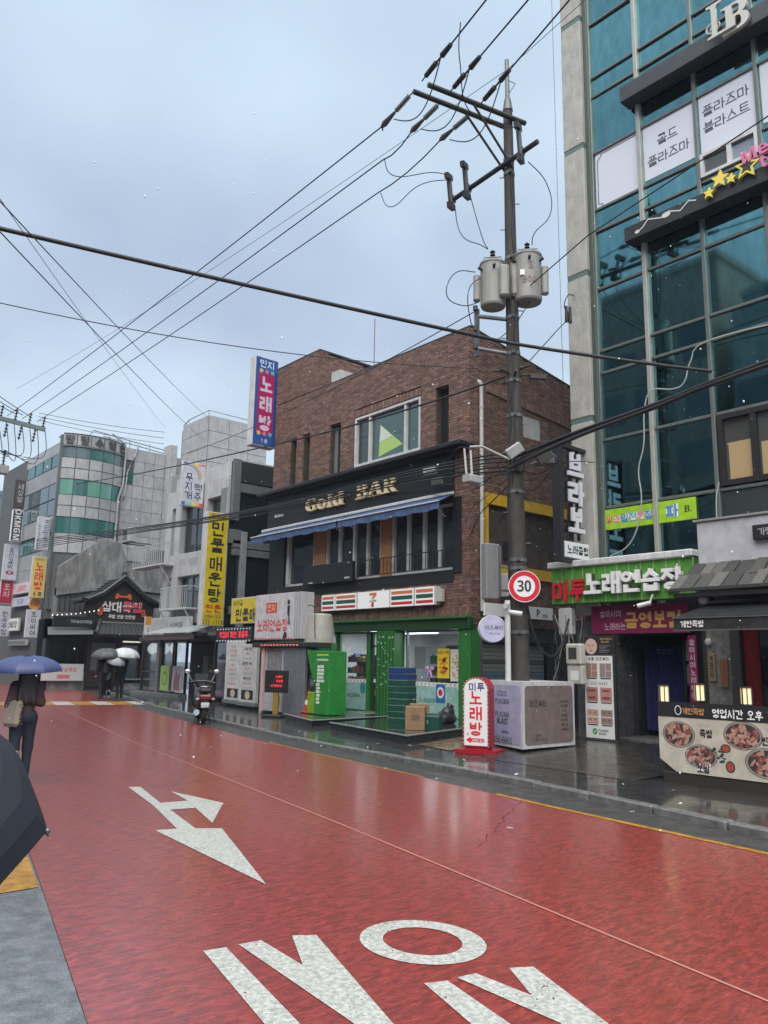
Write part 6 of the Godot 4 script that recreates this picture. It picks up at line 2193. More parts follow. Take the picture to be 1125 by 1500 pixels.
	# iron balconies
	for b in [[-34.2,-31.3,5.55,0.6], [-31.3,-28.9,3.62,0.55]]:
		var bal := thing("iron_balcony", ["white iron balcony at the left corner of the white house", "lower white iron balcony under the beer sign"][0 if b[2] > 5 else 1], "balcony", Vector3(15, b[2], (b[0] + b[1]) / 2), -PI / 2)
		var hw: float = (b[1] - b[0]) / 2
		var pw := paint("rail_white2", 0.52, 0.54, 0.55, 0.4)
		put("floor", one_box(-hw, -0.1, 0.0, hw, -0.03, b[3], 0.01), pw, bal)
		put("rail", boxes([[-hw, 0.8, b[3] - 0.04, hw, 0.84, b[3]], [-hw, 0.8, 0.03, -hw + 0.04, 0.84, b[3] - 0.04], [hw - 0.04, 0.8, 0.03, hw, 0.84, b[3] - 0.04]]), pw, bal)
		for i in 15:
			put("baluster", one_box(-hw + 0.02 + i * (2 * hw - 0.06) / 14.0, -0.03, b[3] - 0.03, -hw + 0.045 + i * (2 * hw - 0.06) / 14.0, 0.8, b[3] - 0.01), pw, bal)
		var st := MB.new()
		st.cyl(Vector3(-hw + 0.1,-0.9,0.02), Vector3(-hw + 0.1,-0.1, b[3]),0.025,0.025,6)
		st.cyl(Vector3(hw - 0.1,-0.9,0.02), Vector3(hw - 0.1,-0.1, b[3]),0.025,0.025,6)
		put("strut", st, pw, bal)
	var ac := thing("air_conditioner", "outdoor air conditioner unit on a bracket beside the upper balcony", "air conditioner", Vector3(14.7, 6.8, -35.2), -PI / 2)
	put("case", one_box(-0.4, 0, 0, 0.4, 0.65, 0.32, 0.02), paint("ac_white", 0.45, 0.47, 0.47), ac)
	var grl := MB.new()
	for k in 7:
		grl.bx(-0.3,0.1 + k * 0.07,0.321,0.2,0.13 + k * 0.07,0.33)
	put("grille", grl, dark, ac)
	put("bracket", boxes([[-0.35, -0.06, -0.8, -0.3, 0, 0.3], [0.3, -0.06, -0.8, 0.35, 0, 0.3]]), frame, ac)
	# ground floor shops
	var sf := thing("row_of_shop_fronts", "glazed shop fronts of the white house with dark red entrance", "shop", Vector3(15, 0, -30.3), -PI / 2)
	put("back_wall", boxes([[L.call(-34.2), 0, -2.6, L.call(-23.9), 2.6, -2.5], [L.call(-34.2), 2.3, -2.5, L.call(-27.0), 2.5, 0.05]]), mat("entry_wall", 0.035, 0.033, 0.04, 0.6), sf)
	for w in [[-33.85,-32.15], [-31.9,-30.85], [-30.75,-29.7], [-27.4,-26.4]]:
		var m := MB.new()
		wframe(m, L.call(w[0]),0.2, L.call(w[1]),2.3,0.06,-0.1,0.0)
		if w[0] < -33:
			m.bx(L.call(w[0]) + 0.06,1.0,-0.09, L.call(w[1]) - 0.06,1.06,-0.01)
		var fr := put("door" if w[0] < -33 else "window", m, mat("black_frame", 0.018, 0.016, 0.018, 0.4), sf)
		put("pane", one_box(L.call(w[0]) + 0.06, 0.26, -0.06, L.call(w[1]) - 0.06, 2.24, -0.05), mat("front_glass", 0.05, 0.06, 0.065, 0.04, 0.0, {"a": 0.14}), fr)
	put("pier", one_box(L.call(-32.2), 0.1, -0.1, L.call(-31.95), 2.4, 0.1, 0.01), grey, sf)
	put("red_door", one_box(L.call(-28.2), 0.15, -0.5, L.call(-27.5), 2.3, -0.4), mat("door_maroon", 0.09, 0.012, 0.02, 0.5), sf)
	put("plinth", one_box(L.call(-34.2), 0.0, -0.1, L.call(-29.6), 0.2, 0.3, 0.01), grey, sf)
	put("goods_rack", boxes([[L.call(-29.4), 0.2, -1.0, L.call(-29.0), 1.7, -0.6], [L.call(-28.7), 0.2, -1.2, L.call(-28.4), 1.5, -0.9]]), mat("rack_grey", 0.2, 0.2, 0.2, 0.6), sf)
	for p in [[-31.75, -30.95, "green food poster with a bowl of soup on the shop window", Color(0.30, 0.46, 0.14)], [-30.68, -29.78, "white poster of a dancing figure on the shop window", Color(0.5, 0.46, 0.5)]]:
		var po := thing("window_poster", p[2], "poster", Vector3(14.93, 0.8, (p[0] + p[1]) / 2), -PI / 2)
		var hw: float = (p[1] - p[0]) / 2
		var pc: Color = p[3]
		put("sheet", one_box(-hw, -0.5, -0.01, hw, 0.5, 0.0), mat("poster_%d" % int(pc.r * 100), pc.r, pc.g, pc.b, 0.5), po)
		var pm := MB.new()
		if p[0] < -31:
			pm.ring(Vector2(0,0), Vector2(0.24,0.3), Vector2(0.16,0.2),0.001,0.001,20)
			put("poster_print", pm, mat("print_olive", 0.2, 0.22, 0.04, 0.5), po)
		else:
			pm.slab(PackedVector2Array([Vector2(-.3,-.45), Vector2(.3,-.45), Vector2(.22,-.1), Vector2(.3,.3), Vector2(.1,.1), Vector2(-.1,.38), Vector2(-.18,.1), Vector2(-.3,-.1)]),0.001,0.001)
			put("poster_print", pm, mat("print_rose", 0.30, 0.14, 0.18, 0.5), po)
	# white globe lamps behind the door glass
	var gi := 0
	for g in [[-33.5,2.0], [-32.5,2.0], [-33.1,1.6], [-31.35,2.02]]:
		var gl := thing("paper_globe", ["white paper globe at the left of the glass door", "white paper globe at the right of the glass door", "dim lower paper globe in the glass door", "white paper globe in the narrow window right of the glass door"][gi], "lamp shade", Vector3(15.34, g[1], g[0]), 0.0, "paper globes of the shop")
		gi += 1
		var gm := MB.new()
		gm.ball(Vector3.ZERO, Vector3(0.25,0.25,0.25),18)
		put("globe", gm, mat("paper_white", 0.66, 0.68, 0.68, 0.7, 0.0, {"e": Color(0.9, 0.95, 0.95), "ee": 0.18}) if gi != 3 else mat("paper_dim", 0.3, 0.31, 0.32, 0.7), gl)
		var cm := MB.new()
		cm.cyl(Vector3(0,0.25,0), Vector3(0,0.6,0),0.006)
		put("cord", cm, dark, gl)


func pole_sign(called: String, label: String, x0: float, x1: float, y0: float, y1: float, z: float, d: float, face: Material, side: Material) -> Node3D:
	var o := thing(called, label, "sign", Vector3((x0 + x1) / 2, (y0 + y1) / 2, z))
	cabinet(o, x1 - x0, y1 - y0, d, side, face,0.03)
	return o


func build_signs_left() -> void:
	var side := paint("sign_side_white", 0.62, 0.63, 0.63, 0.45)
	var ink := mat("ink_black", 0.02, 0.02, 0.025, 0.5)
	var white := mat("letter_white", 0.72, 0.73, 0.74, 0.35)
	var red := mat("letter_red_bright", 0.62, 0.05, 0.10, 0.4)
	var yellow := mat("sign_yellow", 0.70, 0.56, 0.015, 0.4, 0.0, {"tex": "wear", "sc": 0.4})
	var dark := mat("dark_recess", 0.012, 0.013, 0.015, 0.5)
	# tall yellow freshwater fish stew sign
	var ys := pole_sign("tall_yellow_sign", "very tall yellow projecting sign with black Korean letters for fish stew", 14.07, 14.95, 2.82, 7.09, -26.79, 0.34, yellow, side)
	hangul(ys, "싸리골", 0.0, 1.98, 0.2, 0.002, mat("ink_brown", 0.06, 0.03, 0.02, 0.6), 0.12, 0.0, 0.9, 0.1)
	hangul(ys, "민물", 0.02, 1.18, 0.56, 0.002, ink, 0.14, 0.0, 1.0, 0.12, true)
	hangul(ys, "매운탕", 0.0, -0.42, 0.53, 0.002, ink, 0.14, 0.0, 1.0, 0.12, true)
	hangul(ys, "전문", 0.0, -1.5, 0.3, 0.002, mat("print_red", 0.5, 0.03, 0.02, 0.5), 0.16, 0.0, 1.0, 0.15)
	hangul(ys, "단체석 완비", 0.0, -1.8, 0.13, 0.002, ink, 0.11, 0.0, 0.9, 0.05)
	hangul(ys, "332-1718", 0.0, -2.0, 0.17, 0.002, ink, 0.12, 0.0, 0.6, 0.05)
	put("bracket", boxes([[0.45, 1.5, -0.2, 0.7, 1.56, -0.14], [0.45, -1.5, -0.2, 0.7, -1.44, -0.14]]), dark, ys)
	# rainbow beer flag sign
	var rf := pole_sign("rainbow_beer_sign", "white projecting sign with a pale rainbow and Korean letters for beer", 13.99, 14.95, 7.62, 9.44, -28.96, 0.2, mat("sign_white_cool", 0.60, 0.62, 0.72, 0.4, 0.0, {"tex": "wear", "sc": 0.4}), side)
	hangul(rf, "무지개", -0.19, -0.1, 0.34, 0.002, ink, 0.11, 0.0, 0.95, 0.1, true)
	hangul(rf, "맥주", 0.22, -0.3, 0.34, 0.002, ink, 0.11, 0.0, 0.95, 0.1, true)
	var bands := [Color(.55,.2,.12), Color(.6,.45,.1), Color(.3,.45,.2), Color(.15,.2,.45)]
	for k in 4:
		var rm := MB.new()
		var r0 := 0.66 - k * 0.035
		for i in 10:
			var a := PI * 0.02 + PI * 0.55 * i / 10.0
			var b := PI * 0.02 + PI * 0.55 * (i + 1) / 10.0
			var c0 := Vector2(-0.3,0.22)
			var p := [c0 + Vector2(cos(a), sin(a)) * r0, c0 + Vector2(cos(b), sin(b)) * r0, c0 + Vector2(cos(b), sin(b)) * (r0 - 0.033), c0 + Vector2(cos(a), sin(a)) * (r0 - 0.033)]
			rm.quad(Vector3(p[0].x, p[0].y,0.002), Vector3(p[1].x, p[1].y,0.002), Vector3(p[2].x, p[2].y,0.002), Vector3(p[3].x, p[3].y,0.002))
		var c: Color = bands[k]
		put("rainbow_band", rm, mat("rainbow_%d" % k, c.r, c.g, c.b, 0.5), rf)
	var foot := [Color(.12,.12,.4), Color(.25,.5,.6), Color(.3,.55,.3), Color(.7,.6,.15), Color(.7,.35,.1), Color(.6,.1,.1)]
	for k in 6:
		var c: Color = foot[k]
		put("colour_block", one_box(-0.47 + k * 0.157, -0.88, 0.0005, -0.47 + (k + 1) * 0.157 - 0.004, -0.74, 0.003), mat("block_%d" % k, c.r, c.g, c.b, 0.5), rf)
		put("colour_block", one_box(-0.47 + k * 0.157, 0.8, 0.0005, -0.47 + (k + 1) * 0.157 - 0.004, 0.88, 0.003), mat("block_%d" % k, c.r, c.g, c.b, 0.5), rf)
	# blue and crimson karaoke sign on the brick building
	var bs := pole_sign("blue_karaoke_sign", "blue projecting karaoke sign with a crimson panel at the brick building's far corner", 14.12, 15.1, 9.15, 12.5, -23.95, 0.36, mat("sign_blue", 0.03, 0.10, 0.36, 0.35, 0.0, {"tex": "wear", "sc": 0.4}), side)
	put("crimson_panel", one_box(-0.33, -1.22, 0.0, 0.33, 1.05, 0.004), mat("panel_crimson", 0.36, 0.01, 0.10, 0.35), bs)
	var pale := mat("letter_pale_blue", 0.52, 0.6, 0.72, 0.4)
	hangul(bs, "민지", 0, 1.42, 0.3, 0.003, pale, 0.15, 0.0, 1.0, 0.1)
	hangul(bs, "노래방", 0, -0.08, 0.58, 0.006, mat("letter_pink_grey", 0.55, 0.5, 0.6, 0.4), 0.17, 0.0, 0.9, 0.25, true)
	var dc := [Color(.6,.45,.1), Color(.6,.15,.2), Color(.1,.4,.4)]
	for k in 6:
		var c: Color = dc[k % 3]
		var m := MB.new()
		m.box(Vector3(-0.24 + (k % 3) * 0.24,1.14 if k < 3 else -1.2,0.006), Vector3(0.14,0.14,0.006), Basis(Vector3(0,0,1),0.4 * (k - 2)))
		put("dice_print", m, mat("dice_%d" % (k % 3), c.r, c.g, c.b, 0.5), bs)
	hangul(bs, "1층", 0, -1.47, 0.15, 0.003, pale, 0.15)
	put("bracket", boxes([[0.48, 0.9, -0.2, 0.9, 0.98, -0.12], [0.48, -0.9, -0.2, 0.9, -0.82, -0.12]]), dark, bs)
	# shop sign and the small bus stop style plate
	var sw := thing("grey_white_shop_sign", "long dull white shop sign with black Korean letters over the glass door", "sign", Vector3(14.6, 2.83, -30.65), -PI / 2)
	cabinet(sw, 3.3, 0.85, 0.25, side, mat("sign_white_warm", 0.50, 0.50, 0.50, 0.4, 0.0, {"tex": "wear", "sc": 0.4}), 0.04)
	hangul(sw, "신순대", 0.72, 0.06, 0.34, 0.002, mat("grey_letter_dark", 0.08, 0.09, 0.09, 0.5), 0.14, 0.0, 0.95, 0.08)
	hangul(sw, "전통", -0.2, 0.1, 0.16, 0.002, mat("grey_letter_dim", 0.28, 0.29, 0.3, 0.5), 0.14, 0.0, 0.95, 0.08)
	hangul(sw, "332-0000", -0.9, -0.24, 0.1, 0.002, mat("grey_letter_dim", 0.28, 0.29, 0.3, 0.5), 0.12, 0.0, 0.6)
	var np := pole_sign("narrow_plate_sign", "narrow white plate with an orange head beside the dull white shop sign", 14.6, 14.92, 2.45, 3.35, -32.9, 0.08, white, side)
	put("orange_head", one_box(-0.14, 0.1, 0.0, 0.14, 0.44, 0.003), mat("head_orange", 0.65, 0.3, 0.02, 0.5), np)
	hangul(np, "진입금지", 0, -0.19, 0.1, 0.002, mat("sticker_blue", 0.03, 0.13, 0.42, 0.4), 0.13, 0.0, 0.9, 0.1, true)
	# awning over the dark entrance
	var aw := thing("clear_awning", "sloping translucent plastic awning over the maroon entrance", "awning", Vector3(14.2, 2.55, -28.6), -PI / 2)
	var am := MB.new()
	am.quad(Vector3(-2.3,0,0.6), Vector3(1.6,0,0.6), Vector3(1.6,0.35,-0.7), Vector3(-2.3,0.35,-0.7))
	put("sheet", am, mat("awning_sheet_pale", 0.34, 0.37, 0.38, 0.3), aw)
	var ab := MB.new()
	for k in 5:
		ab.cyl(Vector3(-2.3 + k * 0.975,-0.03,0.6), Vector3(-2.3 + k * 0.975,0.31,-0.7),0.02,0.02,6)
	put("rib", ab, paint("rail_pale", 0.4, 0.42, 0.44), aw)
	put("trough", one_box(-2.3, -0.24, 0.3, 1.6, -0.05, 0.5), mat("trough_brown", 0.09, 0.06, 0.05, 0.5), aw)
	# small yellow sign and its LED board
	var y2 := thing("small_yellow_sign", "wide yellow sign with black Korean letters half hidden by the white karaoke sign", "sign", Vector3(14.3, 3.28, -23.9), -PI / 2)
	cabinet(y2,2.4,0.9,0.2, side, yellow,0.03)
	hangul(y2, "싸리골", -0.72, 0.27, 0.18, 0.002, ink, 0.11, 0.0, 1.0, 0.2)
	hangul(y2, "민물매운탕", 0.28, -0.15, 0.44, 0.002, ink, 0.15, 0.0, 0.95, 0.12)
	var led := thing("led_sign", "black LED strip sign with running red letters and white dots", "sign", Vector3(14.25, 2.46, -24.75), -PI / 2)
	put("case", one_box(-1.25, -0.27, -0.15, 1.2, 0.26, 0.0, 0.012), mat("panel_black", 0.02, 0.02, 0.022, 0.4), led)
	var ledred := mat("led_red", 0.5, 0.05, 0.06, 0.5, 0.0, {"e": Color(1.0, 0.12, 0.2), "ee": 0.22})
	hangul(led, "막걸리 파전 동동주", 0.0, 0.0, 0.22, 0.003, ledred, 0.16, 0.0, 0.95, 0.06)
	var dt := MB.new()
	for k in 12:
		dt.bx(-1.15 + k * 0.2,0.18,0.0,-1.12 + k * 0.2,0.21,0.004)
		dt.bx(-1.15 + k * 0.2,-0.22,0.0,-1.12 + k * 0.2,-0.19,0.004)
	put("led_dot", dt, mat("led_white", 0.7, 0.7, 0.7, 0.5, 0.0, {"e": Color(0.9, 0.95, 1.0), "ee": 0.40}), led)
	# two tall menu boards
	for k in 2:
		var x: float = [14.0,13.7][k]
		var z: float = [-24.2,-22.75][k]
		var mbd := thing("menu_board", ["tall white menu board with orange and grey lines, left of the pair", "tall white menu board with red prices beside the karaoke booth"][k], "menu board", Vector3(x, 0.15, z), -PI / 2)
		put("panel", one_box(-0.56 + k * 0.06, 0.12, -0.12, 0.56 - k * 0.06, 2.08 - 0.12 * k, 0.0, 0.012), side, mbd)
		put("base", one_box(-0.6, 0.0, -0.25, 0.6, 0.12, 0.05, 0.01), mat("deck_grey", 0.17, 0.18, 0.185, 0.6), mbd)
		rng.seed = 51 + k
		var inks := [mat("print_dim2", 0.33, 0.33, 0.31, 0.6), mat("print_tan", 0.55, 0.3, 0.14, 0.5), mat("print_rose2", 0.5, 0.2, 0.2, 0.5)]
		var words := ["메뉴안내", "국밥 오천원", "순대 칠천원", "수육 만원", "해장국", "막걸리 소주", "매운탕 특선", "점심 정식", "영업시간 안내"]
		for r in 9:
			hangul(mbd, words[(r + 3 * k) % 9],-0.05,1.9 - r * 0.155 - 0.1 * k,0.085 + (0.03 if k == 1 and r % 3 == 0 else 0.0),0.002, ink if k == 1 and r % 3 == 0 else inks[(r + k) % 3],0.13,0.0,0.9,0.1)
		put("photo", one_box(-0.36, 0.2, 0.0, 0.36, 0.5, 0.003), ink, mbd)
		var ph := MB.new()
		ph.disc(Vector2(0.02,0.34), Vector2(0.15,0.13),0.003,0.005,18)
		put("photo_print", ph, mat("print_cream", 0.5, 0.42, 0.3, 0.5), mbd)
	# signs that project from the grey block's flank, z about -46
	var s1 := pole_sign("brown_vertical_sign", "dark brown vertical sign with pale letters, uppermost on the far left", 12.99, 13.55, 10.03, 11.67, -48.36, 0.2, mat("sign_brown", 0.07, 0.055, 0.055, 0.5), dark)
	hangul(s1, "세상별", 0.02, 0.05, 0.34, 0.002, mat("grey_letter", 0.33, 0.35, 0.36, 0.5), 0.12, 0.0, 0.9, 0.12, true)
	var s2 := pole_sign("black_vertical_sign", "black vertical sign with white Latin letters below the brown one", 12.96, 13.55, 8.05, 9.87, -48.25, 0.2, mat("sign_slate", 0.05, 0.055, 0.065, 0.5), white)
	var lt := latin(s2, "OKMGM", 0.0, 0.05, 0.34, 0.002, white, 0.003, "Droid Sans", true)
	lt.rotation.z = -PI / 2
	var s3 := pole_sign("piano_school_sign", "pale grey sign with sideways Latin lettering for a piano school", 12.94, 13.6, 7.08, 8.86, -43.41, 0.2, mat("sign_white_cool", 0.60, 0.62, 0.72, 0.4), side)
	var lt2 := latin(s3, "Willipiano", 0.16, 0.05, 0.25, 0.002, mat("ink_slate", 0.05, 0.07, 0.09, 0.5), 0.003, "Droid Serif", false, 0.85)
	lt2.rotation.z = -PI / 2
	hangul(s3, "피아노교습", -0.22, 0.02, 0.14, 0.002, mat("ink_slate", 0.05, 0.07, 0.09, 0.5), 0.1, 0.0, 0.9, 0.25, true)
	var s4 := pole_sign("yellow_karaoke_sign", "yellow vertical karaoke sign with red letters, marked sixth floor", 12.88, 13.6, 4.57, 6.74, -43.39, 0.22, mat("sign_cream_yellow", 0.62, 0.48, 0.13, 0.4), side)
	hangul(s4, "0901", 0, 0.92, 0.16, 0.002, mat("ink_olive", 0.1, 0.12, 0.05, 0.5), 0.14, 0.0, 0.7)
	hangul(s4, "노래방", 0, 0.05, 0.46, 0.002, mat("letter_scarlet", 0.55, 0.05, 0.03, 0.4), 0.16, 0.0, 0.95, 0.08, true)
	hangul(s4, "6층", 0, -0.87, 0.24, 0.002, ink, 0.15)
	var rd := thing("orange_round_sign", "orange round sign under the yellow karaoke sign", "sign", Vector3(13.3, 4.26, -43.74))
	var rdm := MB.new()
	rdm.disc(Vector2.ZERO, Vector2(0.28,0.31),-0.15,0.0)
	put("disc", rdm, mat("disc_orange", 0.6, 0.30, 0.07, 0.4), rd)
	hangul(rd, "노래방", 0, 0, 0.14, 0.002, mat("letter_scarlet", 0.55, 0.05, 0.03, 0.4), 0.14)
	var s5 := pole_sign("white_brush_sign", "white vertical sign with brushed black letters below the round sign", 12.89, 13.6, 2.53, 3.96, -43.55, 0.18, mat("sign_white_cool", 0.60, 0.62, 0.72, 0.4), side)
	hangul(s5, "또이비어", 0, 0.0, 0.27, 0.002, ink, 0.13, 0.0, 1.0, 0.18, true)
	var s6 := pole_sign("pharmacy_sign", "white sign with dark red pharmacy letters beside the brushed sign", 13.35, 14.0, 2.53, 3.37, -42.2, 0.18, mat("sign_pinkish", 0.6, 0.52, 0.55, 0.4), side)
	hangul(s6, "약국", 0, 0.0, 0.33, 0.002, mat("letter_maroon", 0.3, 0.02, 0.05, 0.5), 0.15, 0.0, 0.9, 0.05, true)
	var s7 := pole_sign("pale_rib_sign", "pale vertical sign with dark letters and a red badge, far left", 12.78, 13.55, 5.82, 7.88, -48.44, 0.2, mat("sign_white_cool", 0.60, 0.62, 0.72, 0.4), side)
	hangul(s7, "요선갈비", 0, 0.22, 0.28, 0.002, mat("ink_slate", 0.05, 0.07, 0.09, 0.5), 0.13, 0.0, 1.0, 0.12, true)
	var bdg := MB.new()
	bdg.disc(Vector2(0,-0.6), Vector2(0.22,0.11),0.0,0.004,20)
	put("badge", bdg, mat("letter_maroon", 0.3, 0.02, 0.05, 0.5), s7)
	latin(s7, "2F", 0, -0.6, 0.12, 0.004, white, 0.002, "Droid Sans", true)
	var s8 := pole_sign("crimson_vertical_sign", "crimson vertical sign at the far left edge", 12.81, 13.5, 4.46, 5.81, -48.59, 0.2, mat("panel_crimson2", 0.34, 0.02, 0.05, 0.4), side)
	hangul(s8, "포차", 0, 0.1, 0.36, 0.002, mat("print_pale_pink", 0.6, 0.4, 0.42, 0.5), 0.13, 0.0, 1.0, 0.15, true)
	var s9 := pole_sign("white_liquor_sign", "white vertical sign with brushed letters under the crimson sign", 12.88, 13.5, 2.66, 4.34, -48.53, 0.2, mat("sign_white_cool", 0.60, 0.62, 0.72, 0.4), side)
	hangul(s9, "민속주점", 0, -0.1, 0.3, 0.002, ink, 0.12, 0.0, 1.0, 0.12, true)
	var s10 := pole_sign("tiny_yellow_sign", "small yellow sign under the pharmacy sign", 13.49, 14.0, 2.12, 2.4, -42.1, 0.15, yellow, side)
	hangul(s10, "김밥", 0, 0, 0.17, 0.002, ink, 0.15)
	var s11 := pole_sign("dark_red_panel_sign", "dark red window sign under the small yellow sign", 13.16, 13.9, 1.53, 2.04, -42.05, 0.1, mat("sign_dark_red", 0.16, 0.015, 0.03, 0.5), dark)
	hangul(s11, "포장마차", 0, 0.1, 0.14, 0.002, mat("print_pink", 0.6, 0.15, 0.2, 0.6), 0.13)
	var s12 := thing("brothers_sign", "white flat sign with black letters low on the grey block's flank", "sign", Vector3(13.45, 3.3, -48.0), -PI / 2)
	cabinet(s12,2.4,0.7,0.12, side, white,0.03)
	hangul(s12, "형제식당", 0.1, 0, 0.4, 0.002, ink, 0.16)
	for k in 3:
		var fs := thing("flank_sign", ["flat pink and white strip sign between the floors of the grey block's flank", "flat blue and white strip sign between the floors of the grey block's flank", "grey awning sign at the foot of the grey block's flank"][k], "sign", Vector3(13.5, [5.3, 4.55, 2.3][k], -47.0), -PI / 2)
		cabinet(fs, 3.2, [0.6, 0.5, 0.3][k], 0.15, side, [mat("sign_pinkish", 0.6, 0.52, 0.55, 0.4), mat("sign_white_cool", 0.60, 0.62, 0.72, 0.4), mat("deck_grey", 0.17, 0.18, 0.185, 0.6)][k], 0.03)
		if k < 2:
			hangul(fs, ["노래타운", "당구장"][k], 0, 0, 0.32, 0.002, [red, mat("sticker_blue", 0.03, 0.13, 0.42, 0.4)][k], 0.15, 0.0, 0.95, 0.3)

# ---------------------------------------------------------------- utility pole and what hangs on it

const POLE := Vector3(12.2,0,-10.3)
const ARM_DIR := Vector3(0.974,0,0.225)


func pole_at(y: float) -> Vector3:
	return Vector3(lerpf(12.26,12.17, y / 14.0), y, lerpf(-10.25,-10.33, y / 14.0))


func stack_insulator(m: MB, a: Vector3, b: Vector3, n: int, r: float) -> void:
	m.cyl(a, b, r * 0.35, r * 0.35,8)
	for i in n:
		var p := a.lerp(b, (i + 0.5) / n)
		var d := (b - a).normalized() * 0.012
		m.cyl(p - d, p + d, r, r * 0.75,10)


func build_pole() -> void:
	var o := thing("utility_pole", "tall grey concrete utility pole with double crossarm, rising behind the speed limit sign", "utility pole", POLE)
	var conc := mat("pole_concrete", 0.075, 0.068, 0.060, 0.75, 0.0, {"tex": "stain", "nrm": "n_grit", "ns": 0.4, "sc": Vector3(1.2, 0.3, 1.2)})
	var steel := mat("galvanised", 0.20, 0.21, 0.22, 0.5, 0.5, {"tex": "wear", "sc": 1.0})
	var rust := mat("dark_steel", 0.075, 0.07, 0.068, 0.55, 0.3, {"tex": "stain", "sc": 2.0})
	var rubber := mat("insulator_dark", 0.035, 0.032, 0.032, 0.5)
	var black := mat("cable_black", 0.015, 0.015, 0.017, 0.5)
	var sh := MB.new()
	sh.xf = Transform3D(Basis(), -POLE)
	sh.cyl(pole_at(0), pole_at(13.75),0.195,0.10,24)
	put("shaft", sh, conc, o)
	var pk := MB.new()
	pk.xf = sh.xf
	pk.cyl(pole_at(13.7), pole_at(14.0),0.115,0.07,14)
	pk.cyl(pole_at(13.9), pole_at(15.0),0.05,0.045,10)
	pk.tube([pole_at(14.5) + Vector3(0.05,0,0), pole_at(14.42) + Vector3(0.16,0,0.1), pole_at(14.2) + Vector3(0.06,0,0.02)],0.012)
	put("peak", pk, steel, o)
	for y in [2.2,3.45,3.62,5.0,5.45,6.6,7.35,7.95,8.75,9.2,10.1,12.1,12.45]:
		var b := MB.new()
		b.xf = sh.xf
		var rr := lerpf(0.195,0.10, y / 13.75)
		b.cyl(pole_at(y), pole_at(y + 0.07), rr + 0.012, rr + 0.012,20)
		b.box(pole_at(y + 0.035) + Vector3(-0.1,0,0.1).normalized() * (rr + 0.03), Vector3(0.05,0.06,0.08))
		put("clamp", b, steel, o)
	for i in 14:
		var y := 4.0 + i * 0.62
		var rr := lerpf(0.195,0.10, y / 13.75)
		var d := Vector3(0.762,0,0.647) * (1.0 if i % 2 == 0 else -1.0)
		var b := MB.new()
		b.xf = sh.xf
		b.cyl(pole_at(y) + d * rr * 0.9, pole_at(y) + d * (rr + 0.1),0.011,0.011,6)
		put("step_bolt", b, steel, o)
	# crossarms with braces
	var perp := Vector3(-0.225,0,0.974)
	for s in [-1.0,1.0]:
		var m := MB.new()
		m.xf = sh.xf
		var c: Vector3 = pole_at(13.42) + perp * s * 0.16
		m.cyl(c - ARM_DIR * (2.32 if s < 0 else 2.15), c + ARM_DIR * (0.1 if s < 0 else 0.35),0.055,0.055,8)
		put("crossarm", m, rust, o)
		var br := MB.new()
		br.xf = sh.xf
		br.cyl(c - ARM_DIR * 1.05, pole_at(12.25) + perp * s * 0.12,0.028,0.028,6)
		put("brace", br, rust, o)
	var la := MB.new()
	la.xf = sh.xf
	var ld := Vector3(0.08,0,-1).normalized()
	var lc := pole_at(12.34) + Vector3(-0.13,0,-0.02)
	la.cyl(lc + ld * 1.72, lc - ld * 0.98,0.055,0.055,8)
	put("lower_arm", la, rust, o)
	# side rack for the low voltage wires
	var rk := MB.new()
	rk.xf = sh.xf
	var rp := Vector3(11.63,0,-10.78)
	rk.box(rp + Vector3(0,8.45,0), Vector3(0.08,1.05,0.08))
	rk.cyl(rp + Vector3(0,8.82,0), pole_at(8.75),0.045,0.045,8)
	rk.cyl(rp + Vector3(0,8.1,0), pole_at(7.98),0.045,0.045,8)
	put("side_rack", rk, steel, o)
	for y in [8.95,8.5,8.1]:
		var sp := MB.new()
		sp.xf = sh.xf
		sp.cyl(rp + Vector3(-0.1, y - 0.05,0.05), rp + Vector3(-0.1, y + 0.05,0.05),0.05,0.05,10)
		put("spool_insulator", sp, rubber, o)
	# fittings where the wires are tied off
	var ft := MB.new()
	ft.xf = sh.xf
	for k in 7:
		var y := 7.45 + (k % 3) * 0.09
		var d := Vector3(cos(k * 0.9 - 0.4),0, sin(k * 0.9 - 0.4))
		ft.cyl(pole_at(y) + d * 0.15, pole_at(y + 0.03) + d * 0.42,0.03,0.022,6)
	ft.box(pole_at(7.5) + Vector3(0.42,0.02,0.3), Vector3(0.35,0.1,0.1), Basis(Vector3.UP,-0.6))
	put("tension_fitting", ft, rust, o)
	# cables that run down the shaft
	for k in 4:
		var m := MB.new()
		m.xf = sh.xf
		var pts := []
		for q in 14:
			var y := lerpf([12.2,9.2,7.4,5.6][k], [8.0,5.4,5.2,1.35][k], q / 13.0)
			var a := 2.0 + k * 0.5 + 0.15 * sin(q * 1.7 + k)
			pts.append(pole_at(y) + Vector3(cos(a),0, sin(a)) * (lerpf(0.195,0.10, y / 13.75) + 0.025))
		m.tube(pts,0.016)
		put("riser_cable", m, black, o)
	# strain insulators and their jumper loops
	var white := mat("porcelain_grey", 0.10, 0.095, 0.095, 0.35)
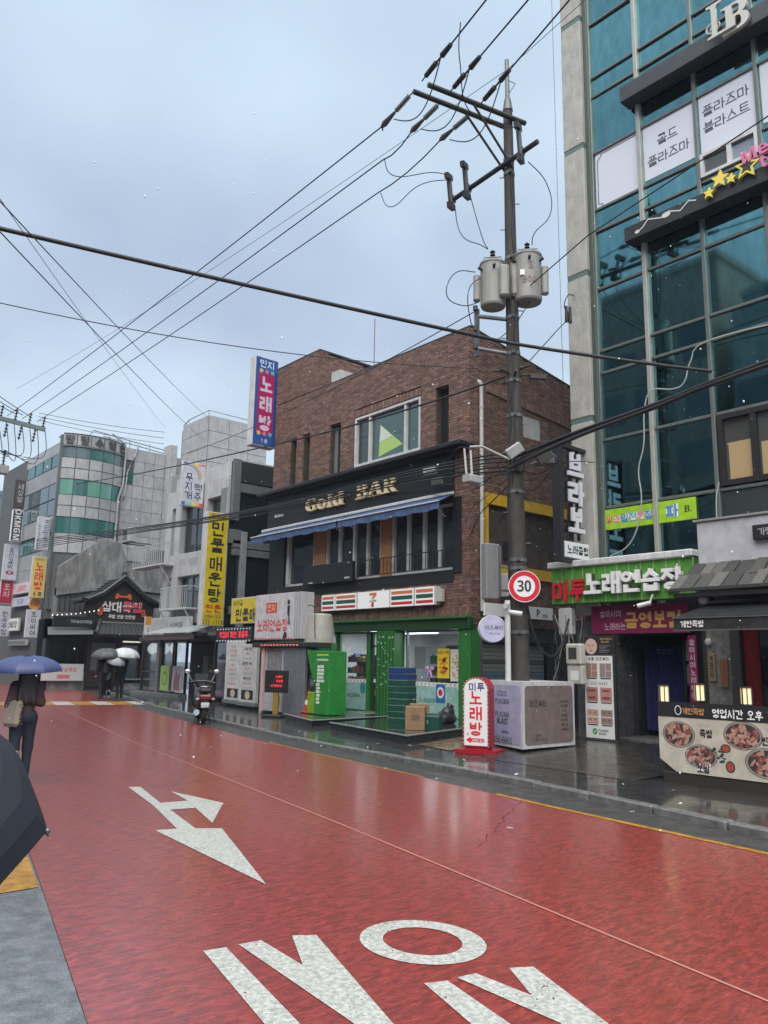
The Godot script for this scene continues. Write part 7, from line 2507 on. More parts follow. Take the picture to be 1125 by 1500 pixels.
	for k in 3:
		var s: float = [2.3,1.62,0.85][k]
		for side in 2:
			var a := pole_at(13.45) - ARM_DIR * s + perp * (0.16 if side else -0.16)
			var far: Vector3 = [Vector3(9.41,13.52,-8.45), Vector3(9.98,13.52,-7.94), Vector3(10.54,13.52,-7.44)][k] if side else [Vector3(9.99,13.2,-12.05), Vector3(10.87,13.30,-13.1), Vector3(11.75,13.40,-14.33)][k]
			var d := (far - a).normalized()
			var t := thing("strain_insulator", "%s strain insulator on the %s crossarm, holding the wire %s" % [["outer", "middle", "inner"][k], ["far", "near"][side], ["down the street", "over the viewer"][side]], "insulator", a, 0.0, "strain insulators of the top crossarm")
			var m := MB.new()
			m.cyl(Vector3.ZERO, d * 0.16,0.015,0.015,6)
			if side:
				m.cyl(d * 0.16, d * 0.56,0.05,0.055,10)
				m.cyl(d * 0.56, d * 0.78,0.022,0.022,8)
				m.cyl(d * 0.78, d * 1.1,0.06,0.045,10)
			else:
				stack_insulator(m, d * 0.16, d * 0.62,8,0.06)
				m.cyl(d * 0.64, d * 1.0,0.03,0.07,10)
				m.cyl(d * 1.0, d * 1.12,0.07,0.03,10)
			put("body", m, rubber if side else white, t)
		var p0 := pole_at(13.45) - ARM_DIR * s + perp * 0.9
		var p1 := pole_at(13.4) - ARM_DIR * (s - 0.02) - perp * 1.1
		var jm := MB.new()
		var pts := []
		for q in 13:
			var w := q / 12.0
			pts.append(p0.lerp(p1, w) - Vector3(0,0.5 * sin(PI * w),0) + ARM_DIR * 0.12 * sin(PI * w))
		jm.tube(pts,0.013)
		tag(put("jumper_wire", jm, black, self), "%s slack jumper wire looping under the top crossarm" % ["outer", "middle", "inner"][k], "wire", "jumper wires of the crossarm")
	# fuse cutouts on the lower arm
	for k in 3:
		var s: float = [1.75,1.2,-0.5][k]
		var base := lc + ld * s + Vector3(-0.08,0.12,0.04)
		var t := thing("fuse_cutout", ["fuse cutout at the outer end of the lower arm", "second fuse cutout on the lower arm", "fuse cutout on the short side of the lower arm beside the pole"][k], "fuse cutout", base, 0.4, "fuse cutouts on the lower arm")
		var b := Basis(Vector3(0,0,1),0.22)
		var m := MB.new()
		m.cyl(b * Vector3(0,-0.28,0), b * Vector3(0,0.34,0),0.05,0.05,12)
		put("porcelain", m, mat("cutout_grey", 0.16, 0.16, 0.165, 0.4), t)
		var e := MB.new()
		e.box(b * Vector3(-0.05,0.38,0), Vector3(0.3,0.13,0.1), b)
		e.box(b * Vector3(-0.04,-0.3,0), Vector3(0.3,0.14,0.1), b)
		e.cyl(b * Vector3(-0.15,-0.26,0), b * Vector3(-0.16,0.34,0),0.02,0.02,8)
		put("contact", e, rubber, t)
		var st := MB.new()
		stack_insulator(st, b * Vector3(0.06,0,0), Vector3(0.28,-0.08,0.0),3,0.05)
		put("stand_off", st, rubber, t)
	# two can transformers
	var can := mat("transformer_grey", 0.32, 0.32, 0.305, 0.5, 0.0, {"tex": "wear", "sc": Vector3(1.0, 0.3, 1.0)})
	for k in 2:
		var c := [Vector3(11.86,9.0,-10.53), Vector3(12.42,9.12,-10.05)][k] as Vector3
		var r: float = [0.265,0.295][k]
		var h: float = [0.95,1.02][k]
		var t := thing("transformer", ["smaller grey can transformer on the left of the pole", "larger grey can transformer on the right of the pole, marked 50"][k], "transformer", c, -0.85, "can transformers on the pole")
		var m := MB.new()
		m.lathe(Vector3.ZERO, [Vector2(0.001,0.0), Vector2(r * 0.93,0.0), Vector2(r,0.04), Vector2(r, h), Vector2(r + 0.015, h), Vector2(r + 0.015, h + 0.04), Vector2(r * 0.6, h + 0.1), Vector2(0.001, h + 0.11)],28)
		put("tank", m, can, t)
		var f := MB.new()
		f.cbox(Vector3([0.24,-0.26][k], h * 0.5,0.22 * [1.0,0.3][k]), Vector3(0.2, h * 0.75,0.2),0.04)
		f.cbox(Vector3([-0.34,0.36][k], h * 0.5 - 0.05,0.05), Vector3(0.14, h * 0.62,0.16),0.03)
		put("radiator", f, can, t)
		var bu := MB.new()
		stack_insulator(bu, Vector3(0, h + 0.08,0), Vector3(0, h + 0.36,0),4,0.06)
		put("bushing", bu, rubber, t)
		for s in [-1.0,0.1,1.0]:
			var lg := MB.new()
			lg.cyl(Vector3(sin(s) * r, h - 0.16, cos(s) * r), Vector3(sin(s) * (r + 0.09), h - 0.12, cos(s) * (r + 0.09)),0.028,0.035,8)
			put("terminal", lg, rubber, t)
		var hp := MB.new()
		hp.tube([Vector3(-r * 0.7, h + 0.03, r * 0.5), Vector3(-r * 0.7, h + 0.13, r * 0.5), Vector3(r * 0.7, h + 0.13, r * 0.5), Vector3(r * 0.7, h + 0.03, r * 0.5)],0.012)
		put("lifting_bar", hp, steel, t)
		var mk := mat("stencil_red", 0.19, 0.13, 0.12, 0.6)
		if k == 1:
			var l1 := latin(t, "50A", 0.04, 0.4, 0.13, r + 0.002, mk, 0.002, "Droid Sans", true)
			var l2 := latin(t, "S", 0.06, 0.72, 0.16, r + 0.002, mk, 0.002, "Droid Sans", true)
			put("plate", one_box(-0.16, 0.5, r - 0.02, -0.07, 0.62, r + 0.002), mat("letter_white", 0.72, 0.73, 0.74, 0.35), t)
		var hg := MB.new()
		hg.box(Vector3([0.3,-0.3][k], h * 0.75,-0.12), Vector3(0.3,0.08,0.12))
		hg.box(Vector3([0.3,-0.3][k], h * 0.2,-0.12), Vector3(0.3,0.08,0.12))
		put("hanger", hg, rust, t)
	# loose wires round the transformers
	var loops := [
		[Vector3(12.2,12.2,-12.0), Vector3(12.0,11.2,-11.6), Vector3(11.9,10.6,-10.9), Vector3(11.78,10.34,-10.6)],
		[Vector3(12.2,12.2,-11.5), Vector3(12.25,11.4,-11.3), Vector3(12.0,10.7,-10.9), Vector3(11.78,10.36,-10.6)],
		[Vector3(12.2,12.2,-9.8), Vector3(12.75,11.9,-9.75), Vector3(12.8,11.2,-9.7), Vector3(12.5,10.7,-9.9), Vector3(12.5,10.45,-9.98)],
		[Vector3(11.5,9.75,-10.7), Vector3(11.15,9.7,-10.95), Vector3(11.0,9.2,-11.05), Vector3(11.3,9.0,-10.9), Vector3(11.6,9.1,-10.7)],
		[Vector3(11.55,9.6,-10.6), Vector3(11.35,9.3,-10.75), Vector3(11.45,8.7,-10.8), Vector3(11.63,8.5,-10.78)],
		[Vector3(12.6,9.7,-9.75), Vector3(12.4,9.2,-9.9), Vector3(12.1,8.5,-10.3), Vector3(11.7,8.1,-10.7)],
		[Vector3(10.85,13.3,-13.0), Vector3(11.1,12.9,-12.9), Vector3(11.9,13.1,-12.4), Vector3(12.2,12.9,-12.05)],
		[Vector3(11.75,13.35,-14.2), Vector3(11.8,12.8,-13.8), Vector3(12.0,13.1,-13.0), Vector3(12.2,12.9,-12.1)],
		[Vector3(9.5,13.6,-9.2), Vector3(9.9,13.2,-9.6), Vector3(10.9,12.9,-10.2), Vector3(12.1,13.0,-9.9)],
	]
	for i in loops.size():
		var cv := Curve3D.new()
		var l: Array = loops[i]
		for q in l.size():
			var tg: Vector3 = (l[mini(q + 1, l.size() - 1)] - l[maxi(q - 1,0)]) * 0.22
			cv.add_point(l[q], -tg, tg)
		cv.bake_interval = 0.08
		var m := MB.new()
		m.tube(Array(cv.get_baked_points()),0.011,5)
		tag(put("lead_wire", m, black, self), "thin black lead wire %s" % ["from outer cutout to left transformer", "from second cutout to left transformer", "from right cutout bowing out to the right transformer", "looping left of the left transformer", "from left transformer down to the side rack", "from right transformer across to the side rack", "from the middle line to the second cutout", "from the inner line to the outer cutout", "from the overhead line to the short arm"][i], "wire", "lead wires of the transformers")
	# street flood lights, wifi box, closures
	for k in 2:
		var fl := thing("flood_light", ["pale flood light head clamped to the pole at cable height", "dark flood light head right of the pole at cable height"][k], "flood light", [Vector3(11.93, 5.78, -9.98), Vector3(12.5, 5.72, -9.7)][k], -0.8, "flood lights on the pole")
		var m := MB.new()
		m.cbox(Vector3(-0.06,0,0.05), Vector3(0.34,0.22,0.1),0.02, Basis(Vector3(0,0,1),0.6) * Basis(Vector3(1,0,0),0.3))
		put("head", m, [paint("flood_pale", 0.42, 0.44, 0.45), mat("flood_dark", 0.06, 0.06, 0.06, 0.4)][k], fl)
		var b := MB.new()
		b.cyl(Vector3(0.02,-0.02,0), Vector3([0.2,-0.3][k],-0.1,-0.2),0.02)
		put("bracket", b, steel, fl)
	var wf := thing("antenna_box", "pale equipment box with two white stick antennas left of the pole", "equipment box", Vector3(11.33, 5.2, -10.67))
	put("box", one_box(-0.15, -0.06, -0.12, 0.2, 0.1, 0.12, 0.02), paint("flood_pale", 0.42, 0.44, 0.45), wf)
	var an := MB.new()
	an.cyl(Vector3(-0.14,0.1,0), Vector3(-0.2,0.62,0),0.022)
	an.cyl(Vector3(0.02,0.1,0), Vector3(-0.02,0.62,0),0.022)
	put("antenna", an, paint("cam_white", 0.62, 0.63, 0.63, 0.35), wf)
	var am := MB.new()
	am.tube([Vector3(-0.05,0.68,0.0), Vector3(0.2,0.72,0.1), Vector3(0.5,0.62,0.2), Vector3(0.75,0.5,0.35)],0.028)
	put("arm", am, paint("flood_pale", 0.42, 0.44, 0.45), wf)


# ---------------------------------------------------------------- overhead cables

func cable(label: String, pts: Array, r: float, sag := 0.0, group := "", mt: Material = null) -> void:
	var m := MB.new()
	var all := []
	for i in pts.size() - 1:
		var a: Vector3 = pts[i]
		var b: Vector3 = pts[i + 1]
		var n := maxi(int(a.distance_to(b) / 0.6),3)
		for k in n:
			var t := float(k) / n
			all.append(a.lerp(b, t) - Vector3(0, sag * 4.0 * t * (1.0 - t),0))
	all.append(pts[-1])
	m.tube(all, r,6)
	tag(put("cable", m, mt if mt else MATS["cable_black"], self), label, "cable", group)


func smooth(pts: Array) -> Array:
	var cv := Curve3D.new()
	for q in pts.size():
		var tg: Vector3 = (pts[mini(q + 1, pts.size() - 1)] - pts[maxi(q - 1,0)]) * 0.2
		cv.add_point(pts[q], -tg, tg)
	cv.bake_interval = 0.12
	return Array(cv.get_baked_points())


func build_cables() -> void:
	var grp := "overhead cables of the street"
	var names := ["outer", "middle", "inner"]
	for k in 3:
		var a := [Vector3(9.99,13.2,-12.05), Vector3(10.87,13.30,-13.1), Vector3(11.75,13.40,-14.33)][k] as Vector3
		var d: Vector3 = (a - (pole_at(13.45) - ARM_DIR * [2.3,1.62,0.85][k])).normalized()
		cable("%s power line running down the street to the far pole" % names[k], [pole_at(13.45) - ARM_DIR * [2.3, 1.62, 0.85][k] - Vector3(-0.036, 0, 0.156) + d * 1.1, a, Vector3(10.9 + k * 0.75, 13.95, -43.5)], 0.016, 0.0 if k == 9 else 0.12, grp)
		var e := [Vector3(9.41,13.52,-8.45), Vector3(9.98,13.52,-7.94), Vector3(10.54,13.52,-7.44)][k] as Vector3
		var st: Vector3 = pole_at(13.45) - ARM_DIR * [2.3,1.62,0.85][k] + Vector3(-0.036,0,0.156)
		cable("%s power line passing high over the viewer" % names[k], [st + (e - st).normalized() * 1.05, e, e + (e - st).normalized() * 22.0], 0.018, 0.0, grp)
	cable("thin ground wire from the pole's peak down the street", [Vector3(12.17, 14.75, -10.33), Vector3(11.2, 15.5, -43.5)], 0.007, 0.3, grp)
	cable("thin ground wire from the pole's peak over the viewer", [Vector3(12.17, 14.75, -10.33), Vector3(9.9, 15.3, 6.0)], 0.007, 0.2, grp)
	cable("thick black cable slung across the street in front of the pole", [Vector3(-0.5, 7.15, -10.4), Vector3(2.12, 6.62, -9.66), Vector3(9.11, 6.57, -7.73), Vector3(11.61, 6.21, -5.76)], 0.028, 0.02, grp)
	cable("thin line from the upper left to the pole's rack", [Vector3(1.0, 7.85, -15.0), Vector3(11.65, 7.66, -10.77)], 0.009, 0.35, grp)
	cable("line from the rack down to the rainbow beer sign", [Vector3(11.63, 8.95, -10.8), Vector3(14.9, 10.2, -30.6)], 0.011, 0.25, grp)
	cable("line from the pole's fitting to the grey rounded building", [Vector3(12.2, 7.55, -10.5), Vector3(12.37, 7.89, -19.0), Vector3(14.51, 10.74, -42.6)], 0.022, 0.1, grp)
	cable("service line from the large transformer up to the right", [Vector3(12.3, 9.3, -10.2), Vector3(11.95, 9.7, -8.2), Vector3(10.9, 10.7, 2.0)], 0.012, 0.0, grp)
	cable("thin line falling from the upper left to the stair tower", [Vector3(0.6, 5.1, -5.5), Vector3(16.2, 12.2, -31.3)], 0.006, 0.1, grp)
	cable("second thin line falling from the upper left to the white house", [Vector3(0.6, 4.9, -5.5), Vector3(15.0, 10.5, -29.2)], 0.006, 0.1, grp)
	cable("third faint line falling from the upper left behind the sign", [Vector3(0.4, 5.6, -5.6), Vector3(15.2, 12.0, -33.5)], 0.004, 0.1, grp)
	rng.seed = 300
	for k in 8:
		var off := Vector3(rng.randf_range(-0.08,0.08), rng.randf_range(-0.16,0.16), rng.randf_range(-0.05,0.05))
		var p := [Vector3(12.05,5.62,-10.2) + off, Vector3(12.01,5.85,-8.69) + off * 0.5, Vector3(11.79,5.95,-6.86) + off * 0.3, Vector3(11.55,6.08,-4.86) + off * 0.3, Vector3(10.9,6.4,2.0) + off]
		cable("black bundle cable %s from the pole to the right edge" % ["lowest", "second", "third", "fourth", "fifth", "sixth", "seventh", "topmost"][k], smooth(p), rng.randf_range(0.016, 0.036), 0.0, grp)
	for k in 5:
		var off := Vector3(rng.randf_range(-0.08,0.08), (k - 2) * 0.09, rng.randf_range(-0.05,0.05))
		var p := [Vector3(12.15,5.68,-10.4) + off, Vector3(12.22,5.8,-11.52) + off, Vector3(12.28,5.93,-14.55) + off * 0.8, Vector3(12.39,5.98,-19.6) + off * 0.6, Vector3(12.59,6.52,-29.78) + off * 0.6, Vector3(13.0,7.2 + k * 0.12,-44.0)]
		cable("black street cable %s hung along the facades to the left" % ["lowest", "second", "middle", "fourth", "topmost"][k], smooth(p), 0.018, 0.0, grp)
	for k in 9:
		var q := [Vector3(12.15,5.5 + rng.randf_range(-.3,.5),-10.35)]
		var e := Vector3(rng.randf_range(0.6,2.2), rng.randf_range(-.5,.9), rng.randf_range(-3.5,-0.8)) if k < 6 else Vector3(rng.randf_range(-.5,.8), rng.randf_range(-.4,.4), rng.randf_range(0.6,1.8))
		for i in 3:
			q.append(q[0] + e * (i + 1) / 3.0 + Vector3(rng.randf_range(-.15,.15), rng.randf_range(-.35,.12), rng.randf_range(-.15,.15)))
		cable("tangled black cable loop beside the pole at awning height", smooth(q), rng.randf_range(0.008, 0.015), 0.0, "tangled cable loops")
	for k in 3:
		cable("slack drop cable %s across the black fascia" % ["low", "middle", "high"][k], smooth([Vector3(12.2, 5.6 - k * 0.1, -10.4), Vector3(13.4, 5.75 + k * 0.2, -12.4), Vector3(14.65, 6.1 + k * 0.18, -15.0), Vector3(14.68, 6.35 + k * 0.2, -17.5 - k * 1.3)]), 0.012, 0.0, grp)
	cable("cable drooping along the side of the brick building", smooth([Vector3(12.25, 5.4, -10.3), Vector3(12.9, 4.6, -10.9), Vector3(13.6, 3.4, -11.3), Vector3(14.2, 3.05, -11.2)]), 0.014, 0.0, grp)
	cable("loop of black cable behind the speed limit sign", smooth([Vector3(12.3, 2.75, -10.1), Vector3(12.5, 2.1, -10.05), Vector3(13.0, 1.8, -10.1), Vector3(13.6, 2.0, -10.3), Vector3(14.3, 2.6, -10.6)]), 0.024, 0.0, grp)
	cable("drop line with clamps from the pole to the concrete pier", smooth([Vector3(12.38, 7.72, -10.14), Vector3(13.05, 8.6, -9.8), Vector3(13.3, 8.95, -9.65), Vector3(13.2, 9.15, -9.7), Vector3(13.4, 9.5, -9.75), Vector3(14.8, 10.27, -10.6)]), 0.012, 0.0, grp)
	var pale := mat("cable_pale", 0.32, 0.36, 0.34, 0.5)
	cable("pale cable sagging down the glass front", smooth([Vector3(14.83, 8.05, -5.6), Vector3(14.83, 8.14, -7.41), Vector3(14.83, 7.81, -7.79), Vector3(14.83, 7.41, -7.95), Vector3(14.83, 7.33, -8.22), Vector3(14.83, 7.42, -8.70), Vector3(14.80, 7.03, -8.87), Vector3(14.80, 6.28, -8.92), Vector3(14.80, 5.72, -9.07), Vector3(14.8, 5.12, -9.03), Vector3(14.83, 4.55, -9.16), Vector3(14.83, 4.14, -9.42), Vector3(14.83, 3.95, -9.86)]), 0.015, 0.0, grp, pale)
	cable("pale cable hanging before the dark window", smooth([Vector3(14.84, 5.2, -7.35), Vector3(14.8, 4.9, -7.4), Vector3(14.8, 4.5, -7.42), Vector3(14.75, 4.2, -7.4)]), 0.012, 0.0, grp, pale)
	cable("bare lightning wire hanging beside the concrete pier", [Vector3(14.9, 19.0, -11.1), Vector3(14.95, 4.0, -11.05)], 0.006, 0.0, grp)
	cable("thin wire up from the roof of the brick building", [Vector3(15.6, 10.7, -19.0), Vector3(15.6, 12.7, -19.0)], 0.014, 0.0, grp, mat("rust_wire", 0.2, 0.08, 0.07, 0.6))
	# splice boxes on the cables
	for k in 3:
		var p: Vector3 = [Vector3(14.62,6.75,-15.3), Vector3(12.7,5.72,-9.9), Vector3(14.64,6.4,-15.0)][k]
		var t := thing("splice_box", ["grey cable splice box in front of the black fascia", "dark cable splice box right of the pole", "dark lower splice box in front of the black fascia"][k], "splice box", p, [-1.4, -0.9, -1.4][k])
		put("case", one_box(-0.2, -0.1, -0.08, 0.2, 0.12, 0.08, 0.025), [paint("flood_pale", 0.42, 0.44, 0.45), mat("flood_dark", 0.06, 0.06, 0.06, 0.4), mat("flood_dark", 0.06, 0.06, 0.06, 0.4)][k], t)
		put("clip", boxes([[-0.25, 0.05, -0.02, -0.2, 0.09, 0.02], [0.2, 0.05, -0.02, 0.25, 0.09, 0.02]]), MATS["cable_black"], t)
	for k in 2:
		var t := thing("wire_clamp", ["upper black wire clamp on the drop line beside the concrete pier", "lower black wire clamp on the drop line beside the concrete pier"][k], "wire clamp", Vector3(13.24 + k * 0.06, 9.02 - k * 0.02, -9.68 + k * 0.05))
		var m := MB.new()
		m.cyl(Vector3(0,-0.2,0), Vector3(0,0.16,0),0.04,0.03,8)
		put("body", m, MATS["cable_black"], t)
	# far pole's crossarm at the left edge
	var fp := thing("far_utility_pole", "far utility pole of which a crossarm with insulators reaches in at the left edge", "utility pole", Vector3(10.2, 0, -44.2))
	var sm := MB.new()
	sm.cyl(Vector3(0,0,0), Vector3(0,15,0),0.19,0.1,14)
	put("shaft", sm, MATS["pole_concrete"], fp)
	var am := MB.new()
	am.box(Vector3(1.3,13.82,0.25), Vector3(3.0,0.22,0.16), Basis(Vector3(0,0,1),-0.06))
	put("crossarm", am, paint("arm_green", 0.2, 0.25, 0.24, 0.5), fp)
	put("equipment_arm", one_box(-0.4, 10.9, 0.1, 1.1, 11.35, 0.6, 0.02), paint("arm_pale", 0.36, 0.36, 0.34), fp)
	for k in 7:
		var m := MB.new()
		var x := 0.5 + k * 0.36
		stack_insulator(m, Vector3(x,13.95 - k * 0.02,0.25), Vector3(x + 0.05,14.6 - k * 0.03,0.3),4,0.1) if k % 2 == 0 else stack_insulator(m, Vector3(x,13.65,0.25), Vector3(x - 0.1,12.9,0.3),4,0.1)
		put("insulator", m, MATS["insulator_dark"], fp)
	for k in 2:
		var m := MB.new()
		stack_insulator(m, Vector3(0.35 + k * 0.5,11.35,0.35), Vector3(0.35 + k * 0.5,12.2,0.35),5,0.11)
		put("insulator", m, MATS["insulator_dark"], fp)
	for k in 7:
		var m := MB.new()
		m.tube(smooth([Vector3(0.4 + k * 0.4,13.7,0.25), Vector3(0.7 + k * 0.35,12.2 - 0.2 * (k % 3),0.4), Vector3(0.6 + k * 0.15,12.0,0.4), Vector3(0.35 + (k % 2) * 0.5,12.2,0.35)]),0.022,5)
		put("jumper", m, MATS["cable_black"], fp)
	for k in 3:
		cable("%s line from the far pole's arm towards the upper left" % names[k], [Vector3(11.4 + k * 0.4, 14.3, -44.0), Vector3(4.0, 15.5 + k * 0.5, -38.0)], 0.02, 0.3, grp)
		cable("%s faint line from the far pole towards the grey building" % names[k], [Vector3(12.6, 14.6 - k * 0.2, -44.0), Vector3(19.0, 14.4 - k * 0.35, -42.0)], 0.014, 0.1, grp)

# ---------------------------------------------------------------- signs and boxes round the foot of the pole

func build_pole_signs() -> void:
	var steel: Material = MATS["galvanised"]
	var white := mat("letter_white", 0.72, 0.73, 0.74, 0.35)
	var ink := mat("ink_black", 0.02, 0.02, 0.025, 0.5)
	var s := thing("speed_limit_sign", "round speed limit sign with 30 in black inside a red ring", "traffic sign", Vector3(12.02, 3.1, -9.93), deg_to_rad(-50))
	var m := MB.new()
	m.disc(Vector2.ZERO, Vector2(0.3,0.3),-0.015,0.0,48)
	put("plate", m, mat("sign_white_new", 0.70, 0.70, 0.72, 0.3), s)
	var r := MB.new()
	r.ring(Vector2.ZERO, Vector2(0.292,0.292), Vector2(0.205,0.205),0.001,0.003,48)
	put("red_ring", r, mat("sign_red", 0.55, 0.012, 0.03, 0.3), s)
	var rr := MB.new()
	rr.ring(Vector2.ZERO, Vector2(0.305,0.305), Vector2(0.293,0.293),-0.02,0.005,48)
	put("rim", rr, mat("sign_white_new", 0.70, 0.70, 0.72, 0.3), s)
	latin(s, "30", 0.0, 0.0, 0.215, 0.002, ink, 0.002, "Droid Sans", true, 0.84)
	put("bracket", boxes([[-0.03, -0.04, -0.2, 0.03, 0.04, -0.02]]), steel, s)
	var gb := thing("grey_cabinet_sign", "grey metal cabinet on a thin post, seen nearly edge on, left of the speed sign", "cabinet", Vector3(11.78, 3.42, -10.55), deg_to_rad(-10))
	put("case", one_box(-0.2, -0.56, -0.09, 0.14, 0.54, 0.09, 0.02), paint("cabinet_grey", 0.22, 0.23, 0.235, 0.45), gb)
	put("post", one_box(0.1, -0.5, 0.09, 0.14, 0.5, 0.13), steel, gb)
	put("bracket", boxes([[0.1, 0.06, 0.1, 0.45, 0.1, 0.14], [0.1, -0.4, 0.1, 0.45, -0.36, 0.14]]), steel, gb)
	# white thin post with cameras, and the round shop sign
	var po := thing("white_post", "thin white post with two small cameras rising from the advertising box", "post", Vector3(11.72, 0, -10.1))
	var pm := MB.new()
	pm.cyl(Vector3(0,1.2,0), Vector3(0,2.82,0),0.055,0.055,12)
	put("tube", pm, paint("post_white", 0.6, 0.62, 0.63), po)
	for k in 2:
		var c := MB.new()
		c.cyl(Vector3(-0.02,2.74 - k * 0.14,0.02), Vector3(-0.2 + k * 0.34,2.7 - k * 0.14,0.12 + k * 0.12),0.045,0.05,10)
		put("camera", c, paint("cam_white", 0.62, 0.63, 0.63, 0.35), po)
	var rs := thing("round_shop_sign", "round pale lilac double sided shop sign on the white post", "sign", Vector3(11.53, 2.28, -10.3), deg_to_rad(-38))
	var lil := mat("sign_lilac", 0.52, 0.52, 0.72, 0.35, 0.0, {"tex": "wear", "sc": 0.6})
	var m1 := MB.new()
	m1.disc(Vector2.ZERO, Vector2(0.255,0.255),-0.05,0.0,40)
	put("face", m1, lil, rs)
	var m2 := MB.new()
	m2.disc(Vector2(-0.0,0), Vector2(0.245,0.245),-0.10,-0.051,40)
	put("gap", m2, mat("sign_slate", 0.05, 0.055, 0.065, 0.5), rs)
	var m3 := MB.new()
	m3.disc(Vector2(-0.0,0), Vector2(0.262,0.262),-0.2,-0.101,40)
	put("back_face", m3, white, rs)
	hangul(rs, "리즈뷰티", 0.02, 0.02, 0.085, 0.002, ink, 0.1, 0.0, 1.0, 0.06)
	hangul(rs, "356-6665", 0.03, -0.09, 0.035, 0.002, ink, 0.12, 0.0, 0.7)
	put("arm", boxes([[0.2, 0.12, -0.12, 0.34, 0.15, -0.09], [0.2, -0.12, -0.12, 0.34, -0.09, -0.09]]), steel, rs)
	# parking sign on the alley wall
	var ps := thing("parking_sign", "white parking sign with black Korean letters and a P above the rolling shutter", "sign", Vector3(16.6, 3.0, -13.95))
	put("plate", one_box(-1.3, -0.16, -0.05, 1.5, 0.17, 0.0), mat("plate_bright", 0.82, 0.83, 0.84, 0.5), ps)
	hangul(ps, "주차장", 0.0, 0.0, 0.25, 0.002, ink, 0.15, 0.0, 0.95, 0.1)
	latin(ps, "P", 0.85, 0.0, 0.2, 0.002, ink, 0.002, "Droid Sans", true)
	hangul(ps, "안내", 1.15, -0.06, 0.1, 0.002, ink, 0.15)
	var ac := thing("air_conditioner", "white outdoor air conditioner unit beside the yellow band in the alley", "air conditioner", Vector3(16.3, 3.35, -13.8))
	put("case", one_box(-0.35, 0, -0.2, 0.4, 0.62, 0.1, 0.02), paint("ac_white", 0.45, 0.47, 0.47), ac)
	var fn := MB.new()
	fn.ring(Vector2(0.1,0.31), Vector2(0.24,0.24), Vector2(0.21,0.21),0.1,0.11,24)
	fn.disc(Vector2(0.1,0.31), Vector2(0.06,0.06),0.1,0.11)
	put("fan_guard", fn, mat("fan_dark", 0.05, 0.05, 0.05, 0.5), ac)
	# projecting black sign with white syllables
	var bs := thing("black_frame_sign", "tall black projecting sign with big white Korean letters for a singing club", "sign", Vector3(14.38, 5.1, -10.45))
	put("frame", boxes([[-0.62, -1.3, -0.1, -0.52, 1.35, 0.1], [-0.52, 1.25, -0.06, 0.5, 1.33, 0.06], [-0.52, -1.3, -0.06, 0.3, -1.22, 0.06]]), ink, bs)
	put("back_tube", boxes([[-0.42, -0.78, -0.05, -0.36, 1.25, 0.0], [-0.12, -0.78, -0.05, -0.06, 1.25, 0.0], [0.16, -0.78, -0.05, 0.22, 1.25, 0.0]]), ink, bs)
	hangul(bs, "브라보", -0.08, 0.24, 0.56, 0.1, mat("letter_lilac_white", 0.62, 0.61, 0.68, 0.35), 0.17, 0.05, 0.98, 0.1, true)
	hangul(bs, "브라보", -0.08, 0.24, 0.56, 0.02, ink, 0.24, 0.08, 0.98, 0.1, true)
	put("lower_plate", one_box(-0.44, -1.2, -0.02, 0.42, -0.85, 0.08, 0.015), white, bs)
	hangul(bs, "노래클럽", 0.0, -1.02, 0.19, 0.082, ink, 0.14, 0.0, 0.95, 0.08)
	put("bracket", boxes([[0.3, 1.26, -0.05, 0.66, 1.32, 0.05], [0.3, -1.28, -0.05, 0.66, -1.22, 0.05]]), ink, bs)
	# advertising box round the pole's foot
	var bx := thing("advertising_box", "white framed advertising box with a lilac and a brown face round the pole's foot", "advertising box", Vector3(11.4, 0.07, -9.5))
	var vv := Vector3(1.55,0,-0.02)      # along the brown face
	var uu := Vector3(0.42,0,-1.45)      # along the lilac face
	var H := 1.24
	var body := MB.new()
	var c0 := Vector3.ZERO
	var up := Vector3(0, H,0)
	var base := Vector3(0,0.07,0)
	for q in [[c0, vv], [vv, vv + uu], [vv + uu, uu], [uu, c0]]:
		body.quad(q[0] + base, q[1] + base, q[1] + up, q[0] + up)
	body.quad(c0 + up, vv + up, vv + uu + up, uu + up)
	put("carcass", body, paint("box_white", 0.62, 0.63, 0.66, 0.4), bx)
	var ft := MB.new()
	for p in [vv * 0.1 + uu * 0.1, vv * 0.9 + uu * 0.1, uu * 0.9 + vv * 0.1, (vv + uu) * 0.9]:
		ft.box(p + Vector3(0,0.03,0), Vector3(0.12,0.09,0.12))
	put("foot", ft, ink, bx)
	for k in 2:
		var e: Vector3 = ([uu, vv][k] as Vector3)
		var len := e.length()
		var xd := (e if k == 1 else -e).normalized()
		var nd := xd.cross(Vector3.UP)
		var fr := Node3D.new()
		fr.name = ["lilac_face", "brown_face"][k]
		bx.add_child(fr, true)
		fr.transform = Transform3D(Basis(xd, Vector3.UP, nd), e * 0.5 + Vector3(0,0.65,0) + nd * 0.003)
		var p := PackedVector2Array()
		var hw := len / 2 - 0.06
		var hh := 0.52
		for cx in [[hw, hh,0.0], [-hw, hh, PI / 2], [-hw, -hh, PI], [hw, -hh, PI * 1.5]]:
			for q in 6:
				var a: float = cx[2] + PI / 2 * q / 5.0
				p.append(Vector2(cx[0] - signf(cx[0]) * 0.08 + cos(a) * 0.08, cx[1] - signf(cx[1]) * 0.08 + sin(a) * 0.08))
		var pm2 := MB.new()
		pm2.slab(p,0.0,0.004)
		put("panel", pm2, [mat("panel_lilac", 0.42, 0.40, 0.60, 0.35, 0.0, {"tex": "wear", "sc": 0.5}), mat("panel_taupe", 0.22, 0.175, 0.165, 0.35, 0.0, {"tex": "wear", "sc": 0.5})][k], fr)
		var ik := ink
